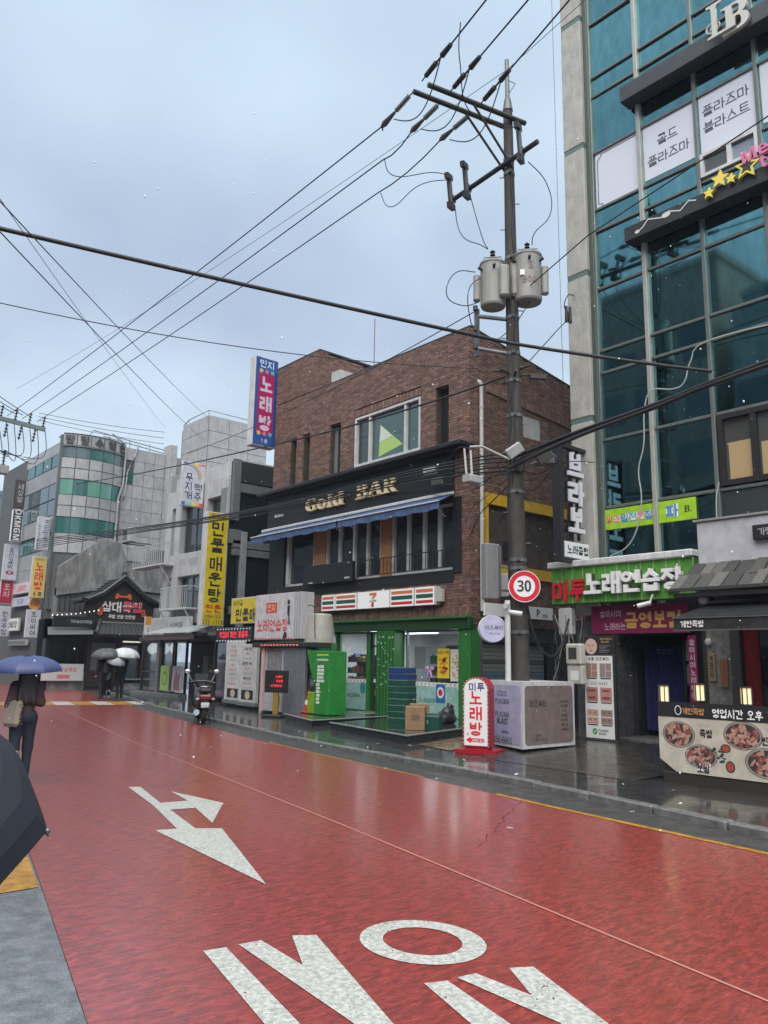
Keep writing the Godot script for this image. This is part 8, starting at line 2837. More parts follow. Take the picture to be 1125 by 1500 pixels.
		if k == 0:
			for t in [["COLD", 0.36, 0.1], ["PLASMA", 0.22, 0.1], ["PLASMA", -0.02, 0.1], ["BLAST", -0.14, 0.1], ["356-6665", -0.47, 0.115]]:
				latin(fr, t[0], 0.1, t[1], t[2], 0.005, ik, 0.002, "Droid Sans", t[0] == "BLAST", 0.95)
			hangul(fr, "예약문의", 0.2, -0.33, 0.06, 0.005, ik, 0.12)
		else:
			hangul(fr, "리즈뷰티", -0.33, 0.2, 0.125, 0.005, ik, 0.12, 0.0, 0.95, 0.06)
			var lines := ["눈썹반영구", "속눈썹펌", "두 피", "헤어라인", "발 각 질", "제품 시술", "아카데미"]
			for q in 7:
				hangul(fr, "·" + lines[q], 0.42, 0.23 - q * 0.085, 0.05, 0.005, ik, 0.13, 0.0, 0.95, 0.1)
			hangul(fr, "예약문의", -0.33, -0.36, 0.04, 0.005, ik, 0.12)
			hangul(fr, "356-6665", -0.28, -0.43, 0.07, 0.005, ik, 0.12, 0.0, 0.62)
	# red standing sign
	var rd := thing("red_standing_sign", "red edged arched standing sign with red Korean letters beside the advertising box", "standing sign", Vector3(10.72, 0.06, -10.0), deg_to_rad(-66))
	var redm := paint("stand_red", 0.36, 0.012, 0.025, 0.4, 0.8)
	var ar := PackedVector2Array()
	ar.append(Vector2(0.24,0.12))
	for q in 13:
		var a := PI * q / 12.0
		ar.append(Vector2(cos(a) * 0.24,1.12 + sin(a) * 0.2))
	ar.append(Vector2(-0.24,0.12))
	var am := MB.new()
	am.slab(ar,-0.32,0.0)
	put("case", am, redm, rd)
	var ai := PackedVector2Array()
	for q in ar:
		ai.append(Vector2(q.x * 0.9,0.62 + (q.y - 0.62) * 0.965))
	var af := MB.new()
	af.slab(ai,0.0,0.008)
	put("face", af, mat("sign_white_new", 0.70, 0.70, 0.72, 0.3), rd)
	put("base", boxes([[-0.36, 0.0, -0.42, 0.4, 0.07, 0.1], [-0.2, 0.07, -0.3, 0.2, 0.125, -0.02]]), redm, rd)
	var lr := mat("letter_scarlet2", 0.58, 0.02, 0.03, 0.4)
	hangul(rd, "미투", 0.02, 1.15, 0.15, 0.009, mat("ink_navy", 0.02, 0.03, 0.16, 0.4), 0.13, 0.0, 0.95, 0.06)
	hangul(rd, "노래방", 0.0, 0.69, 0.235, 0.009, lr, 0.15, 0.0, 1.0, 0.14, true)
	var aw := MB.new()
	aw.slab(PackedVector2Array([Vector2(-.18,.23), Vector2(-.09,.285), Vector2(-.09,.262), Vector2(.16,.262), Vector2(.16,.198), Vector2(-.09,.198), Vector2(-.09,.175)]),0.008,0.010)
	put("arrow", aw, lr, rd)
	hangul(rd, "노래방 입구", 0.04, 0.23, 0.04, 0.0105, white, 0.14)
	latin(rd, "2F", -0.15, 0.33, 0.04, 0.009, ink, 0.001)
	var bl := MB.new()
	for q in ar.size() - 1:
		for h in 3:
			var p := ar[q].lerp(ar[q + 1], h / 3.0)
			if q in [0,13] or h == 0:
				bl.ball(Vector3(p.x * 0.96,0.62 + (p.y - 0.62) * 0.985,0.012), Vector3(0.012,0.012,0.008),6)
	for q in 14:
		for sx in [-1,1]:
			bl.ball(Vector3(sx * 0.23,0.18 + q * 0.07,0.012), Vector3(0.012,0.012,0.008),6)
	put("edge_bulb", bl, mat("bulb_clear", 0.5, 0.45, 0.42, 0.3), rd).set_meta("kind", "stuff")


# ---------------------------------------------------------------- platform and things in front of the store

func build_store_clutter() -> void:
	var dark := mat("plinth_black", 0.022, 0.022, 0.023, 0.5, 0.0, {"tex": "wear", "sc": 1.0})
	var top := mat("platform_tile", 0.06, 0.065, 0.065, 0.12, 0.0, {"tex": "stain", "rtex": "rpuddle", "sc": 0.6})
	var edge := mat("platform_edge", 0.3, 0.31, 0.3, 0.4, 0.0, {"tex": "stain", "sc": 1.5})
	for k in 2:
		var o := thing("shop_platform", ["low dark platform with pale edge strip before the green store", "short low platform with pale edge strip before the karaoke booth"][k], "platform", [Vector3(10.85, 0.05, -11.95), Vector3(11.6, 0.05, -16.2)][k])
		var fr := ([Vector3(0.68,0,-3.4), Vector3(0.75,0,-2.3)][k]) as Vector3
		var sd := ([Vector3(4.3,0,-1.35), Vector3(3.2,0,-0.4)][k]) as Vector3
		var h := 0.15 if k == 0 else 0.14
		var m := MB.new()
		var U := Vector3(0, h,0)
		m.quad(fr, Vector3.ZERO, U, fr + U)
		m.quad(Vector3.ZERO, sd, sd + U, U)
		put("skirt", m, dark, o)
		var t := MB.new()
		t.quad(U, sd + U, sd + fr + U, fr + U)
		put("top", t, top, o)
		for e in [fr, sd]:
			var d: Vector3 = (e as Vector3).normalized()
			var em := MB.new()
			em.cbox(Vector3.ZERO, Vector3(0.07,0.03, (e as Vector3).length() + 0.05),0.008)
			var q := put("edge_strip", em, edge, o)
			q.transform = Transform3D(Basis(Vector3.UP, atan2(d.x, d.z)), (e as Vector3) * 0.5 + Vector3(0, h + 0.006,0))
	# stack of delivery crates: green ones and a blue one on top
	var gr := paint("crate_green", 0.012, 0.085, 0.06, 0.4, 1.2)
	var bl := paint("crate_blue", 0.02, 0.06, 0.2, 0.4, 1.2)
	for i in 9:
		var c := thing("delivery_crate", ["bottom green crate of the stack by the middle pillar", "second green crate from the bottom of the stack by the middle pillar", "third green crate from the bottom of the stack", "fourth green crate from the bottom of the stack", "fifth green crate, middle of the stack", "sixth green crate from the bottom of the stack", "seventh green crate, below the blue ones", "lower blue crate near the top of the stack", "blue crate on top of the stack by the middle pillar"][i], "crate", Vector3(12.95 + rng.randf_range(-.015, .015), 0.2 + i * 0.145, -14.45), -1.25 + rng.randf_range(-.04, .04), "delivery crates stacked by the pillar")
		crate(c,0.52,0.14,0.4, gr if i < 7 else bl)
	var g2 := thing("delivery_crate", "single green lidded crate beside the cardboard boxes", "crate", Vector3(12.35, 0.2, -12.92), -1.0, "loose crates before the store")
	crate(g2,0.55,0.32,0.4, gr)
	put("lid", one_box(-0.29, 0.32, -0.21, 0.29, 0.35, 0.21, 0.012), gr, g2)
	latin(g2, "7-11", -0.05, 0.16, 0.08, 0.203, mat("crate_print", 0.45, 0.5, 0.45, 0.5), 0.002, "Droid Sans", true)
	var card := mat("cardboard", 0.30, 0.19, 0.105, 0.75, 0.0, {"tex": "wear", "sc": 1.0})
	for i in 2:
		var b := thing("cardboard_box", ["brown cardboard box in front of the crate stack", "brown cardboard box behind and right of the first one"][i], "box", [Vector3(12.05, 0.2, -13.0), Vector3(12.55, 0.2, -13.42)][i], [-0.85, -0.75][i], "cardboard boxes before the store")
		var s: float = [0.42,0.44][i]
		var cm := MB.new()
		cm.cbox(Vector3(0, s * 0.58,0), Vector3(s, s * 1.16, s * 0.85),0.008)
		put("carton", cm, card, b)
		put("tape", one_box(-0.03, s * 1.162, -s * 0.42, 0.03, s * 1.165, s * 0.42), mat("tape_tan", 0.36, 0.25, 0.14, 0.35), b)
		put("print", one_box(-0.08, 0.2, s * 0.426, 0.1, 0.32, s * 0.428), mat("box_print", 0.14, 0.09, 0.06, 0.7), b)
	var bag := thing("rubbish_bag", "crumpled black sack leaning against the right store pillar", "bag", Vector3(13.9, 0.17, -14.0))
	var bm := MB.new()
	rng.seed = 3
	bm.ball(Vector3(0,0.14,0), Vector3(0.34,0.18,0.26),18)
	bm.ball(Vector3(-0.3,0.09,0.12), Vector3(0.26,0.1,0.16),14, Basis(Vector3.UP,0.5))
	bm.ball(Vector3(0.1,0.27,0.02), Vector3(0.2,0.15,0.15),12, Basis(Vector3(0,0,1),0.5))
	bm.cyl(Vector3(0.14,0.36,0), Vector3(0.2,0.46,0.02),0.05,0.1,8)
	put("sack", bm, mat("sack_black", 0.018, 0.018, 0.02, 0.35, 0.0, {"nrm": "n_wave", "ns": 1.5, "sc": 2.5}), bag)
	# green teller booth
	var at := thing("teller_booth", "leaning green cash machine booth with white stickers beside the store window", "cash machine", Vector3(12.95, 0.2, -17.75), -PI / 2)
	var g1 := paint("booth_green", 0.03, 0.26, 0.045, 0.4, 0.7)
	var lime := paint("booth_lime", 0.19, 0.42, 0.015, 0.4, 0.7)
	var am := MB.new()
	am.cbox(Vector3(0.05,0.84,-0.3), Vector3(0.62,1.68,0.6),0.015)
	put("side_panel", am, g1, at)
	var st := MB.new()
	st.slab(PackedVector2Array([Vector2(-0.26,1.68), Vector2(-0.72,1.72), Vector2(-0.42,0.95), Vector2(-0.26,0.9)]),-0.5,-0.02)
	put("canopy_fin", st, g1, at)
	put("lower_case", one_box(-0.62, 0.0, -0.5, -0.26, 0.58, -0.02, 0.02), lime, at)
	put("screen_hood", one_box(-0.6, 0.59, -0.5, -0.27, 1.0, -0.04, 0.02), mat("panel_black", 0.02, 0.02, 0.022, 0.4), at)
	put("screen", one_box(-0.54, 0.74, -0.04, -0.33, 0.92, -0.034), mat("screen_grey", 0.12, 0.13, 0.14, 0.1), at)
	put("stripe", boxes([[-0.2, 1.42, 0.0, 0.32, 1.47, 0.004]]), mat("stripe_pale", 0.5, 0.52, 0.5, 0.4), at)
	put("stripe", boxes([[-0.2, 1.55, 0.0, 0.32, 1.6, 0.004]]), mat("stripe_yellow", 0.4, 0.5, 0.05, 0.4), at)
	var sk := MB.new()
	rng.seed = 21
	for q in 22:
		var x := -0.2 + (q % 2) * 0.16 + rng.randf_range(0,0.04)
		var y := 1.3 - (q / 2) * 0.095
		if q > 10 and q % 2 == 1:
			continue
		sk.bx(x, y - 0.07,0.0, x + 0.15, y,0.003)
	put("sticker", sk, mat("sticker_white", 0.6, 0.66, 0.6, 0.5), at)
	# traffic cone
	var tc := thing("traffic_cone", "orange red traffic cone with a white band beside the teller booth", "traffic cone", Vector3(13.2, 0.2, -18.6))
	var cm := MB.new()
	cm.lathe(Vector3.ZERO, [Vector2(0.16,0.03), Vector2(0.06,0.5), Vector2(0.03,0.72), Vector2(0.001,0.73)],16)
	cm.cbox(Vector3(0,0.015,0), Vector3(0.38,0.03,0.38),0.01)
	put("cone", cm, paint("cone_orange", 0.55, 0.06, 0.02, 0.5), tc)
	var cb := MB.new()
	cb.lathe(Vector3.ZERO, [Vector2(0.121,0.22), Vector2(0.098,0.34)],16)
	put("band", cb, mat("letter_white", 0.72, 0.73, 0.74, 0.35), tc)


func crate(o: Node3D, w: float, h: float, d: float, mt: Material) -> void:
	var m := MB.new()
	m.bx(-w / 2,0.0, -d / 2, w / 2,0.015, d / 2)
	for s in [-1.0,1.0]:
		m.bx(-w / 2,0.015, s * d / 2 - 0.008, w / 2, h * 0.86, s * d / 2 + 0.0)
		m.bx(s * w / 2 - 0.008,0.015, -d / 2 + 0.01, s * w / 2, h * 0.86, d / 2 - 0.01)
	put("body", m, mt, o)
	var rm := MB.new()
	wframe_flat(rm, w + 0.02, d + 0.02, h * 0.86, h,0.025)
	put("rim", rm, mat("rim_" + mt.resource_name, mt.albedo_color.r * 0.3 + 0.09, mt.albedo_color.g * 0.3 + 0.09, mt.albedo_color.b * 0.3 + 0.09, 0.35), o)
	var rb := MB.new()
	for k in 6:
		var x := -w / 2 + 0.04 + k * (w - 0.08) / 5.0
		rb.bx(x - 0.008,0.02, d / 2, x + 0.008, h * 0.85, d / 2 + 0.008)
	for k in 4:
		var z := -d / 2 + 0.04 + k * (d - 0.08) / 3.0
		rb.bx(-w / 2 - 0.008,0.02, z - 0.008, -w / 2, h * 0.85, z + 0.008)
		rb.bx(w / 2,0.02, z - 0.008, w / 2 + 0.008, h * 0.85, z + 0.008)
	put("rib", rb, mt, o)


func wframe_flat(m: MB, w: float, d: float, y0: float, y1: float, t: float) -> void:
	m.bx(-w / 2, y0, -d / 2, w / 2, y1, -d / 2 + t)
	m.bx(-w / 2, y0, d / 2 - t, w / 2, y1, d / 2)
	m.bx(-w / 2, y0, -d / 2 + t, -w / 2 + t, y1, d / 2 - t)
	m.bx(w / 2 - t, y0, -d / 2 + t, w / 2, y1, d / 2 - t)


# ---------------------------------------------------------------- white karaoke booth

func build_booth() -> void:
	var white := paint("booth_white", 0.50, 0.51, 0.53, 0.45, 0.5)
	var ink := mat("ink_black", 0.02, 0.02, 0.025, 0.5)
	var redl := mat("letter_scarlet", 0.55, 0.05, 0.03, 0.4)
	var o := thing("karaoke_booth", "white karaoke stair entrance with poster door and metal side panel", "entrance", Vector3(13.05, 0.06, -19.8), -PI / 2)
	put("roof", one_box(-1.55, 1.92, -0.55, 1.6, 2.06, 0.1, 0.015), mat("panel_black", 0.02, 0.02, 0.022, 0.4), o)
	put("side_wall", boxes([[-1.15, 0, -0.5, -1.05, 1.92, 0.0], [-1.05, 0, -0.5, 1.15, 1.92, -0.42]]), white, o)
	put("door", one_box(-1.05, 0.08, -0.12, 0.02, 1.9, -0.04, 0.01), mat("door_white", 0.48, 0.48, 0.5, 0.4, 0.0, {"tex": "wear", "sc": 0.6}), o)
	put("metal_panel", one_box(0.06, 0.05, -0.1, 1.15, 1.92, 0.0, 0.01), mat("metal_panel", 0.30, 0.32, 0.36, 0.35, 0.5, {"tex": "wear", "sc": Vector3(1.0, 0.3, 1.0)}), o)
	# poster on the door: a grey cloudy picture and a red word
	put("poster", one_box(-0.85, 1.2, -0.039, -0.08, 1.86, -0.034), mat("poster_cloud", 0.33, 0.33, 0.34, 0.6, 0.0, {"tex": "stain", "sc": 1.5}), o)
	hangul(o, "노래방", -0.42, 0.98, 0.2, -0.035, mat("letter_orange", 0.6, 0.17, 0.03, 0.5), 0.2, 0.0, 0.9, 0.03)
	var fg := MB.new()
	fg.slab(PackedVector2Array([Vector2(-.4,.1), Vector2(-.15,.1), Vector2(-.12,.5), Vector2(-.24,.62), Vector2(-.38,.45)]),-0.038,-0.034)
	put("poster_print", fg, ink, o)
	# chasing light border
	var bd := MB.new()
	for k in 22:
		bd.cbox(Vector3(-1.02,0.12 + k * 0.083,0.012), Vector3(0.035,0.06,0.02),0.008)
	for k in 12:
		bd.cbox(Vector3(-0.98 + k * 0.17,1.985,0.115), Vector3(0.09,0.04,0.02),0.008)
	put("border_light", bd, mat("led_border", 0.7, 0.25, 0.2, 0.5, 0.0, {"e": Color(1.0, 0.32, 0.22), "ee": 0.12}), o)
	put("border_strip", boxes([[-1.06, 0.06, -0.03, -0.98, 1.92, 0.0]]), white, o)
	# the white box sign on the roof
	var s := thing("white_karaoke_sign", "white box sign with red outlined Korean letters on the karaoke booth", "sign", Vector3(13.0, 2.88, -20.28), -PI / 2)
	put("cabinet", one_box(-1.06, -0.68, -0.5, 1.06, 0.68, -0.006, 0.012), white, s)
	put("face", one_box(-1.04, -0.66, -0.006, 1.04, 0.66, 0.002), mat("sign_white_bright", 0.62, 0.62, 0.66, 0.4, 0.0, {"tex": "wear", "sc": 0.4}), s)
	for k in 3:
		put("rib", one_box(1.07 + k * 0.12, -0.66, -0.46, 1.16 + k * 0.12, 0.68, -0.02, 0.01), white, s)
	put("badge", one_box(-0.42, 0.12, 0.002, 0.16, 0.42, 0.005), mat("sign_red2", 0.55, 0.04, 0.02, 0.4), s)
	hangul(s, "민지", -0.13, 0.27, 0.22, 0.006, mat("letter_cream", 0.65, 0.5, 0.3, 0.5), 0.15)
	hangul(s, "노래연습장", -0.06, -0.25, 0.36, 0.004, redl, 0.12, 0.0, 0.9, 0.06)
	var fig := MB.new()
	fig.disc(Vector2(0.78,0.4), Vector2(0.07,0.08),0.002,0.004,16)
	fig.slab(PackedVector2Array([Vector2(.72,.3), Vector2(.86,.3), Vector2(.84,.0), Vector2(.88,-.25), Vector2(.8,-.25), Vector2(.78,.0), Vector2(.72,.05)]),0.002,0.004)
	fig.slab(PackedVector2Array([Vector2(.5,-.66), Vector2(.74,-.66), Vector2(.72,-.48), Vector2(.6,-.44)]),0.002,0.004)
	put("figure_print", fig, ink, s)
	var fringe := MB.new()
	for k in 14:
		fringe.bx(-1.0 + k * 0.15,-0.66,0.002,-0.93 + k * 0.15,-0.62,0.005)
		fringe.cyl(Vector3(-1.0 + k * 0.15,0.68,-0.1), Vector3(-1.0 + k * 0.15,0.71,-0.1),0.015,0.015,6)
	put("fringe", fringe, redl, s)
	var ac := thing("covered_unit", "dull cream rounded hood beside the white karaoke sign", "hood", Vector3(13.3, 2.12, -18.75), -PI / 2)
	var am := MB.new()
	am.lathe(Vector3(0,0,-0.3), [Vector2(0.46,0.0), Vector2(0.45,0.12), Vector2(0.34,0.78), Vector2(0.3,0.82), Vector2(0.001,0.84)],20)
	put("hood", am, paint("hood_cream", 0.40, 0.40, 0.36, 0.5, 1.0), ac)
	var wr := MB.new()
	wr.tube(smooth([Vector3(-0.3,0.85,0.0), Vector3(-0.1,1.05,0.05), Vector3(0.25,0.95,0.1), Vector3(0.36,0.5,0.15), Vector3(0.42,0.1,0.16)]),0.014)
	put("cord", wr, MATS["cable_black"], ac)
	# LED notice on a stand
	var l := thing("led_notice", "black LED notice with red lines on a yellow stand", "led board", Vector3(12.55, 0.06, -19.3), deg_to_rad(-62))
	put("case", one_box(-0.36, 0.66, -0.06, 0.36, 1.28, 0.03, 0.015), mat("panel_black", 0.02, 0.02, 0.022, 0.4), l)
	put("stand", one_box(-0.08, 0.06, -0.06, 0.08, 0.66, 0.02, 0.01), mat("stand_yellow", 0.25, 0.16, 0.03, 0.5), l)
	put("foot", one_box(-0.3, 0.0, -0.25, 0.3, 0.06, 0.25, 0.01), ink, l)
	var led := mat("led_red", 0.5, 0.05, 0.06, 0.5, 0.0, {"e": Color(1.0, 0.12, 0.2), "ee": 0.22})
	hangul(l, "노래방", 0.1, 1.1, 0.07, 0.031, led, 0.2)
	hangul(l, "영업중", 0.12, 0.98, 0.07, 0.031, led, 0.2)
	hangul(l, "시간당만원", 0.02, 0.85, 0.07, 0.031, led, 0.2)

# ---------------------------------------------------------------- people: one smooth skin over tapered bones, meshed as surface nets

func skin(bones: Array, cell: float, k := 75.0) -> MB:
	var lo := Vector3.INF
	var hi := -Vector3.INF
	for b in bones:
		for q in 2:
			var e: float = b[2 + q] + 0.06 + cell
			lo = lo.min(b[q] - Vector3(e, e, e))
			hi = hi.max(b[q] + Vector3(e, e, e))
	var n := Vector3i(((hi - lo) / cell).ceil()) + Vector3i.ONE
	var f := PackedFloat32Array()
	f.resize(n.x * n.y * n.z)
	for b in bones:
		var a: Vector3 = b[0]
		var ab: Vector3 = b[1] - a
		var l2 := maxf(ab.length_squared(),1e-9)
		var ra: float = b[2]
		var dr: float = b[3] - ra
		var e := maxf(ra, b[3]) + 0.055 + cell
		var i0 := Vector3i((((a.min(b[1]) - Vector3(e, e, e)) - lo) / cell).floor()).clamp(Vector3i.ZERO, n - Vector3i.ONE)
		var i1 := Vector3i((((a.max(b[1]) + Vector3(e, e, e)) - lo) / cell).ceil()).clamp(Vector3i.ZERO, n - Vector3i.ONE)
		for z in range(i0.z, i1.z + 1):
			for y in range(i0.y, i1.y + 1):
				var o := (z * n.y + y) * n.x
				for x in range(i0.x, i1.x + 1):
					var p := lo + Vector3(x, y, z) * cell - a
					var t := clampf(p.dot(ab) / l2,0.0,1.0)
					f[o + x] += exp(-k * ((p - ab * t).length() - ra - dr * t))
	var vid := {}
	var vp := []
	var m := MB.new()
	for z in n.z - 1:
		for y in n.y - 1:
			for x in n.x - 1:
				var s := 0
				var acc := Vector3.ZERO
				var o := (z * n.y + y) * n.x + x
				for c in 8:
					if f[o + (c & 1) + ((c >> 1) & 1) * n.x + (c >> 2) * n.x * n.y] > 1.0: s += 1
				if s == 0 or s == 8: continue
				var w := 0.0
				for c in 8:
					for ax in 3:
						if c & (1 << ax): continue
						var d := c | (1 << ax)
						var v0 := f[o + (c & 1) + ((c >> 1) & 1) * n.x + (c >> 2) * n.x * n.y]
						var v1 := f[o + (d & 1) + ((d >> 1) & 1) * n.x + (d >> 2) * n.x * n.y]
						if (v0 > 1.0) != (v1 > 1.0):
							var l0 := log(maxf(v0,1e-6))
							var t := l0 / (l0 - log(maxf(v1,1e-6)))
							acc += Vector3(c & 1, (c >> 1) & 1, c >> 2).lerp(Vector3(d & 1, (d >> 1) & 1, d >> 2), clampf(t,0.02,0.98))
							w += 1.0
				vid[o] = vp.size()
				vp.append(lo + (Vector3(x, y, z) + acc / w) * cell)
	var quads := []
	var nr := []
	nr.resize(vp.size())
	nr.fill(Vector3.ZERO)
	var st := [1, n.x, n.x * n.y]
	for o in vid:
		for ax in 3:
			var u: int = st[(ax + 1) % 3]
			var v: int = st[(ax + 2) % 3]
			if o + st[ax] >= f.size() or (f[o] > 1.0) == (f[o + st[ax]] > 1.0): continue
			if not (vid.has(o - u) and vid.has(o - v) and vid.has(o - u - v)): continue
			var q := [vid[o], vid[o - u], vid[o - u - v], vid[o - v]]
			if f[o] <= 1.0: q.reverse()
			quads.append(q)
			var nn: Vector3 = (vp[q[1]] - vp[q[0]]).cross(vp[q[3]] - vp[q[0]])
			for i in q: nr[i] += nn
	for q in quads:
		m.stri(vp[q[0]], vp[q[1]], vp[q[2]], nr[q[0]], nr[q[1]], nr[q[2]])
		m.stri(vp[q[0]], vp[q[2]], vp[q[3]], nr[q[0]], nr[q[2]], nr[q[3]])
	return m


# five tapered fingers closing from the palm; w: wrist, d: where the hand points, s: side of the thumb
func hand(w: Vector3, d: Vector3, s: Vector3) -> Array:
	var o := d.cross(s).normalized()
	var b := [[w, w + d * 0.07,0.024,0.027]]
	for k in 4:
		var r := w + d * 0.08 + s * (0.026 - k * 0.018)
		var l: float = [0.036,0.042,0.038,0.03][k]
		b.append([r, r + d * l,0.009,0.0085])
		b.append([r + d * l, r + d * l * 1.3 + o * l * 0.8,0.0085,0.0075])
	b.append([w + d * 0.02 + s * 0.02, w + d * 0.055 + s * 0.052 + o * 0.01,0.011,0.009])
	return b


func grow(b: Array, by: float) -> Array:
	return b.map(func(q): return [q[0], q[1], q[2] + by, q[3] + by])


# facing -z. arm_r / arm_l: [elbow, wrist] offsets; stride: how far the feet are apart
func figure(label: String, at: Vector3, turn: float, h: float, cell: float, stride: float, arm_l: Array, arm_r: Array, top: Material, legm: Material, hairm: Material, shoe: Material, long_hair: bool, broad := 1.0) -> Node3D:
	var o := thing("person", label, "person", at, turn)
	var u := h / 1.7
	var V := func(x: float, y: float, z: float) -> Vector3: return Vector3(x * u, y * u, z * u)
	var legs := []
	var shoes := []
	for s in [-1.0,1.0]:
		var hip: Vector3 = V.call(s * 0.09,0.9,0)
		var knee: Vector3 = V.call(s * 0.095,0.49,-0.03 - s * stride * 0.45)
		var ank: Vector3 = V.call(s * 0.095,0.09, s * -stride + 0.02)
		legs.append([hip, knee,0.086 * u,0.06 * u])
		legs.append([knee, ank,0.058 * u,0.042 * u])
		shoes.append([ank + V.call(0,-0.035,0.04), ank + V.call(s * 0.02,-0.055,-0.14),0.045 * u,0.034 * u])
	legs.append([V.call(-0.06,0.93,0.02), V.call(0.06,0.93,0.02),0.105 * u,0.105 * u])
	var torso := [[V.call(0,1.0,0), V.call(0,1.22,0.0),0.115 * u * broad,0.13 * u * broad], [V.call(-0.1 * broad,1.33,0), V.call(0.1 * broad,1.33,0),0.095 * u,0.095 * u], [V.call(-0.06,1.2,0), V.call(0.06,1.2,0),0.115 * u,0.115 * u]]
	var arms := []
	var hands := []
	for k in 2:
		var s: float = [-1.0,1.0][k]
		var sh: Vector3 = V.call(s * 0.185 * broad,1.37,0.0)
		var a: Array = [arm_l, arm_r][k]
		var el: Vector3 = sh + (a[0] as Vector3) * u
		var wr: Vector3 = el + (a[1] as Vector3) * u
		arms.append([sh, el,0.058 * u,0.045 * u])
		arms.append([el, wr,0.043 * u,0.03 * u])
		var d: Vector3 = (wr - el).normalized()
		hands.append_array(hand(wr, d, d.cross(V.call(s,0.2,0)).normalized()))
	var head := [[V.call(0,1.42,0.01), V.call(0,1.52,0.0),0.052 * u,0.05 * u], [V.call(0,1.555,-0.035), V.call(0,1.62,0.01),0.068 * u,0.088 * u], [V.call(0,1.57,-0.105), V.call(0,1.595,-0.1),0.014 * u,0.01 * u], [V.call(-0.087,1.57,0.01), V.call(-0.087,1.6,0.01),0.016,0.016], [V.call(0.087,1.57,0.01), V.call(0.087,1.6,0.01),0.016,0.016]]
	var body := skin(head + torso + grow(arms,-0.012) + grow(legs,-0.012), cell)
	var hm := skin(hands,0.006,220.0)
	body.v.append_array(hm.v)
	body.n.append_array(hm.n)
	body.u.append_array(hm.u)
	body.c.append_array(hm.c)
	var sk := mat("skin_tone", 0.42, 0.25, 0.18, 0.5)
	put("body", body, sk, o)
	put("trousers", skin(grow(legs, 0.012), cell), legm, o)
	put("top", skin(grow(torso, 0.018) + grow(arms, 0.012) + [[V.call(0, 0.95, 0.0), V.call(0, 1.05, 0.0), 0.13 * u, 0.12 * u]], cell), top, o)
	put("shoes", skin(shoes, cell * 0.8), shoe, o)
	var hair := [[V.call(0,1.60,0.03), V.call(0,1.635,0.0),0.098 * u,0.098 * u], [V.call(0,1.54,0.065), V.call(0,1.6,0.05),0.07 * u,0.085 * u]]
	if long_hair:
		for x in [-0.07,0.0,0.07]:
			hair.append([V.call(x,1.55,0.07), V.call(x * 1.4,1.14,0.15),0.06 * u,0.04 * u])
	put("hair", skin(hair, cell), hairm, o)
	var fm := MB.new()
	for s in [-1.0,1.0]:
		fm.ball(V.call(s * 0.035,1.605,-0.078), Vector3(0.014,0.009,0.008),8)
	fm.ball(V.call(0,1.535,-0.098), Vector3(0.025,0.006,0.008),8)
	put("face_features", fm, mat("eye_dark", 0.06, 0.035, 0.03, 0.5), o)
	return o


# dome umbrella with eight panels; at: middle of the rim plane, axis: towards the tip
func umbrella(label: String, at: Vector3, axis: Vector3, spin: float, r: float, rise: float, shaft: float, cloth: Material, rod: Material) -> Node3D:
	var o := thing("umbrella", label, "umbrella", at, 0.0, "open umbrellas in the rain")
	var y := axis.normalized()
	var x := y.cross(Vector3(0,0,1)).normalized()
	var b := Basis(x, y, x.cross(y)) * Basis(Vector3.UP, spin)
	var pt := func(w: float, t: float) -> Vector3:
		var fr := fposmod(w * 8.0 / TAU,1.0)
		var dip := 4.0 * fr * (1.0 - fr)
		var rr := r * sin(t * PI * 0.5) * (1.0 - 0.07 * dip * t * t)
		return b * Vector3(cos(w) * rr, rise * cos(t * PI * 0.5) * (1.0 - 0.04 * dip), sin(w) * rr)
	for k in 8:
		var m := MB.new()
		for i in 12:
			for j in 12:
				var q := []
				for c in [[j, i], [j + 1, i], [j + 1, i + 1], [j, i + 1]]:
					q.append(pt.call(TAU * (k + c[0] / 12.0) / 8.0, c[1] / 12.0))
				m.quad(q[0], q[1], q[2], q[3])
		put("panel", m, cloth, o)
		var rb := MB.new()
		var pts := []
		for i in 6:
			pts.append(pt.call(TAU * k / 8.0, i / 5.0) - b * Vector3(0,0.008,0))
		rb.tube(pts,0.004,5)
		rb.cyl(b * Vector3(0, rise - shaft * 0.35,0), pt.call(TAU * k / 8.0,0.5),0.003,0.003,4)
		rb.ball(pt.call(TAU * k / 8.0,1.0), Vector3(0.005,0.005,0.005),6)
		put("rib", rb, rod, o)
	var s := MB.new()
	s.cyl(b * Vector3(0, rise - shaft,0), b * Vector3(0, rise + 0.05,0),0.007,0.006,8)
	put("shaft", s, rod, o)
	var h := MB.new()
	h.cyl(b * Vector3(0, rise - shaft - 0.1,0), b * Vector3(0, rise - shaft + 0.02,0),0.014,0.014,10)
	put("handle", h, mat("handle_black", 0.02, 0.02, 0.022, 0.4), o)
	return o


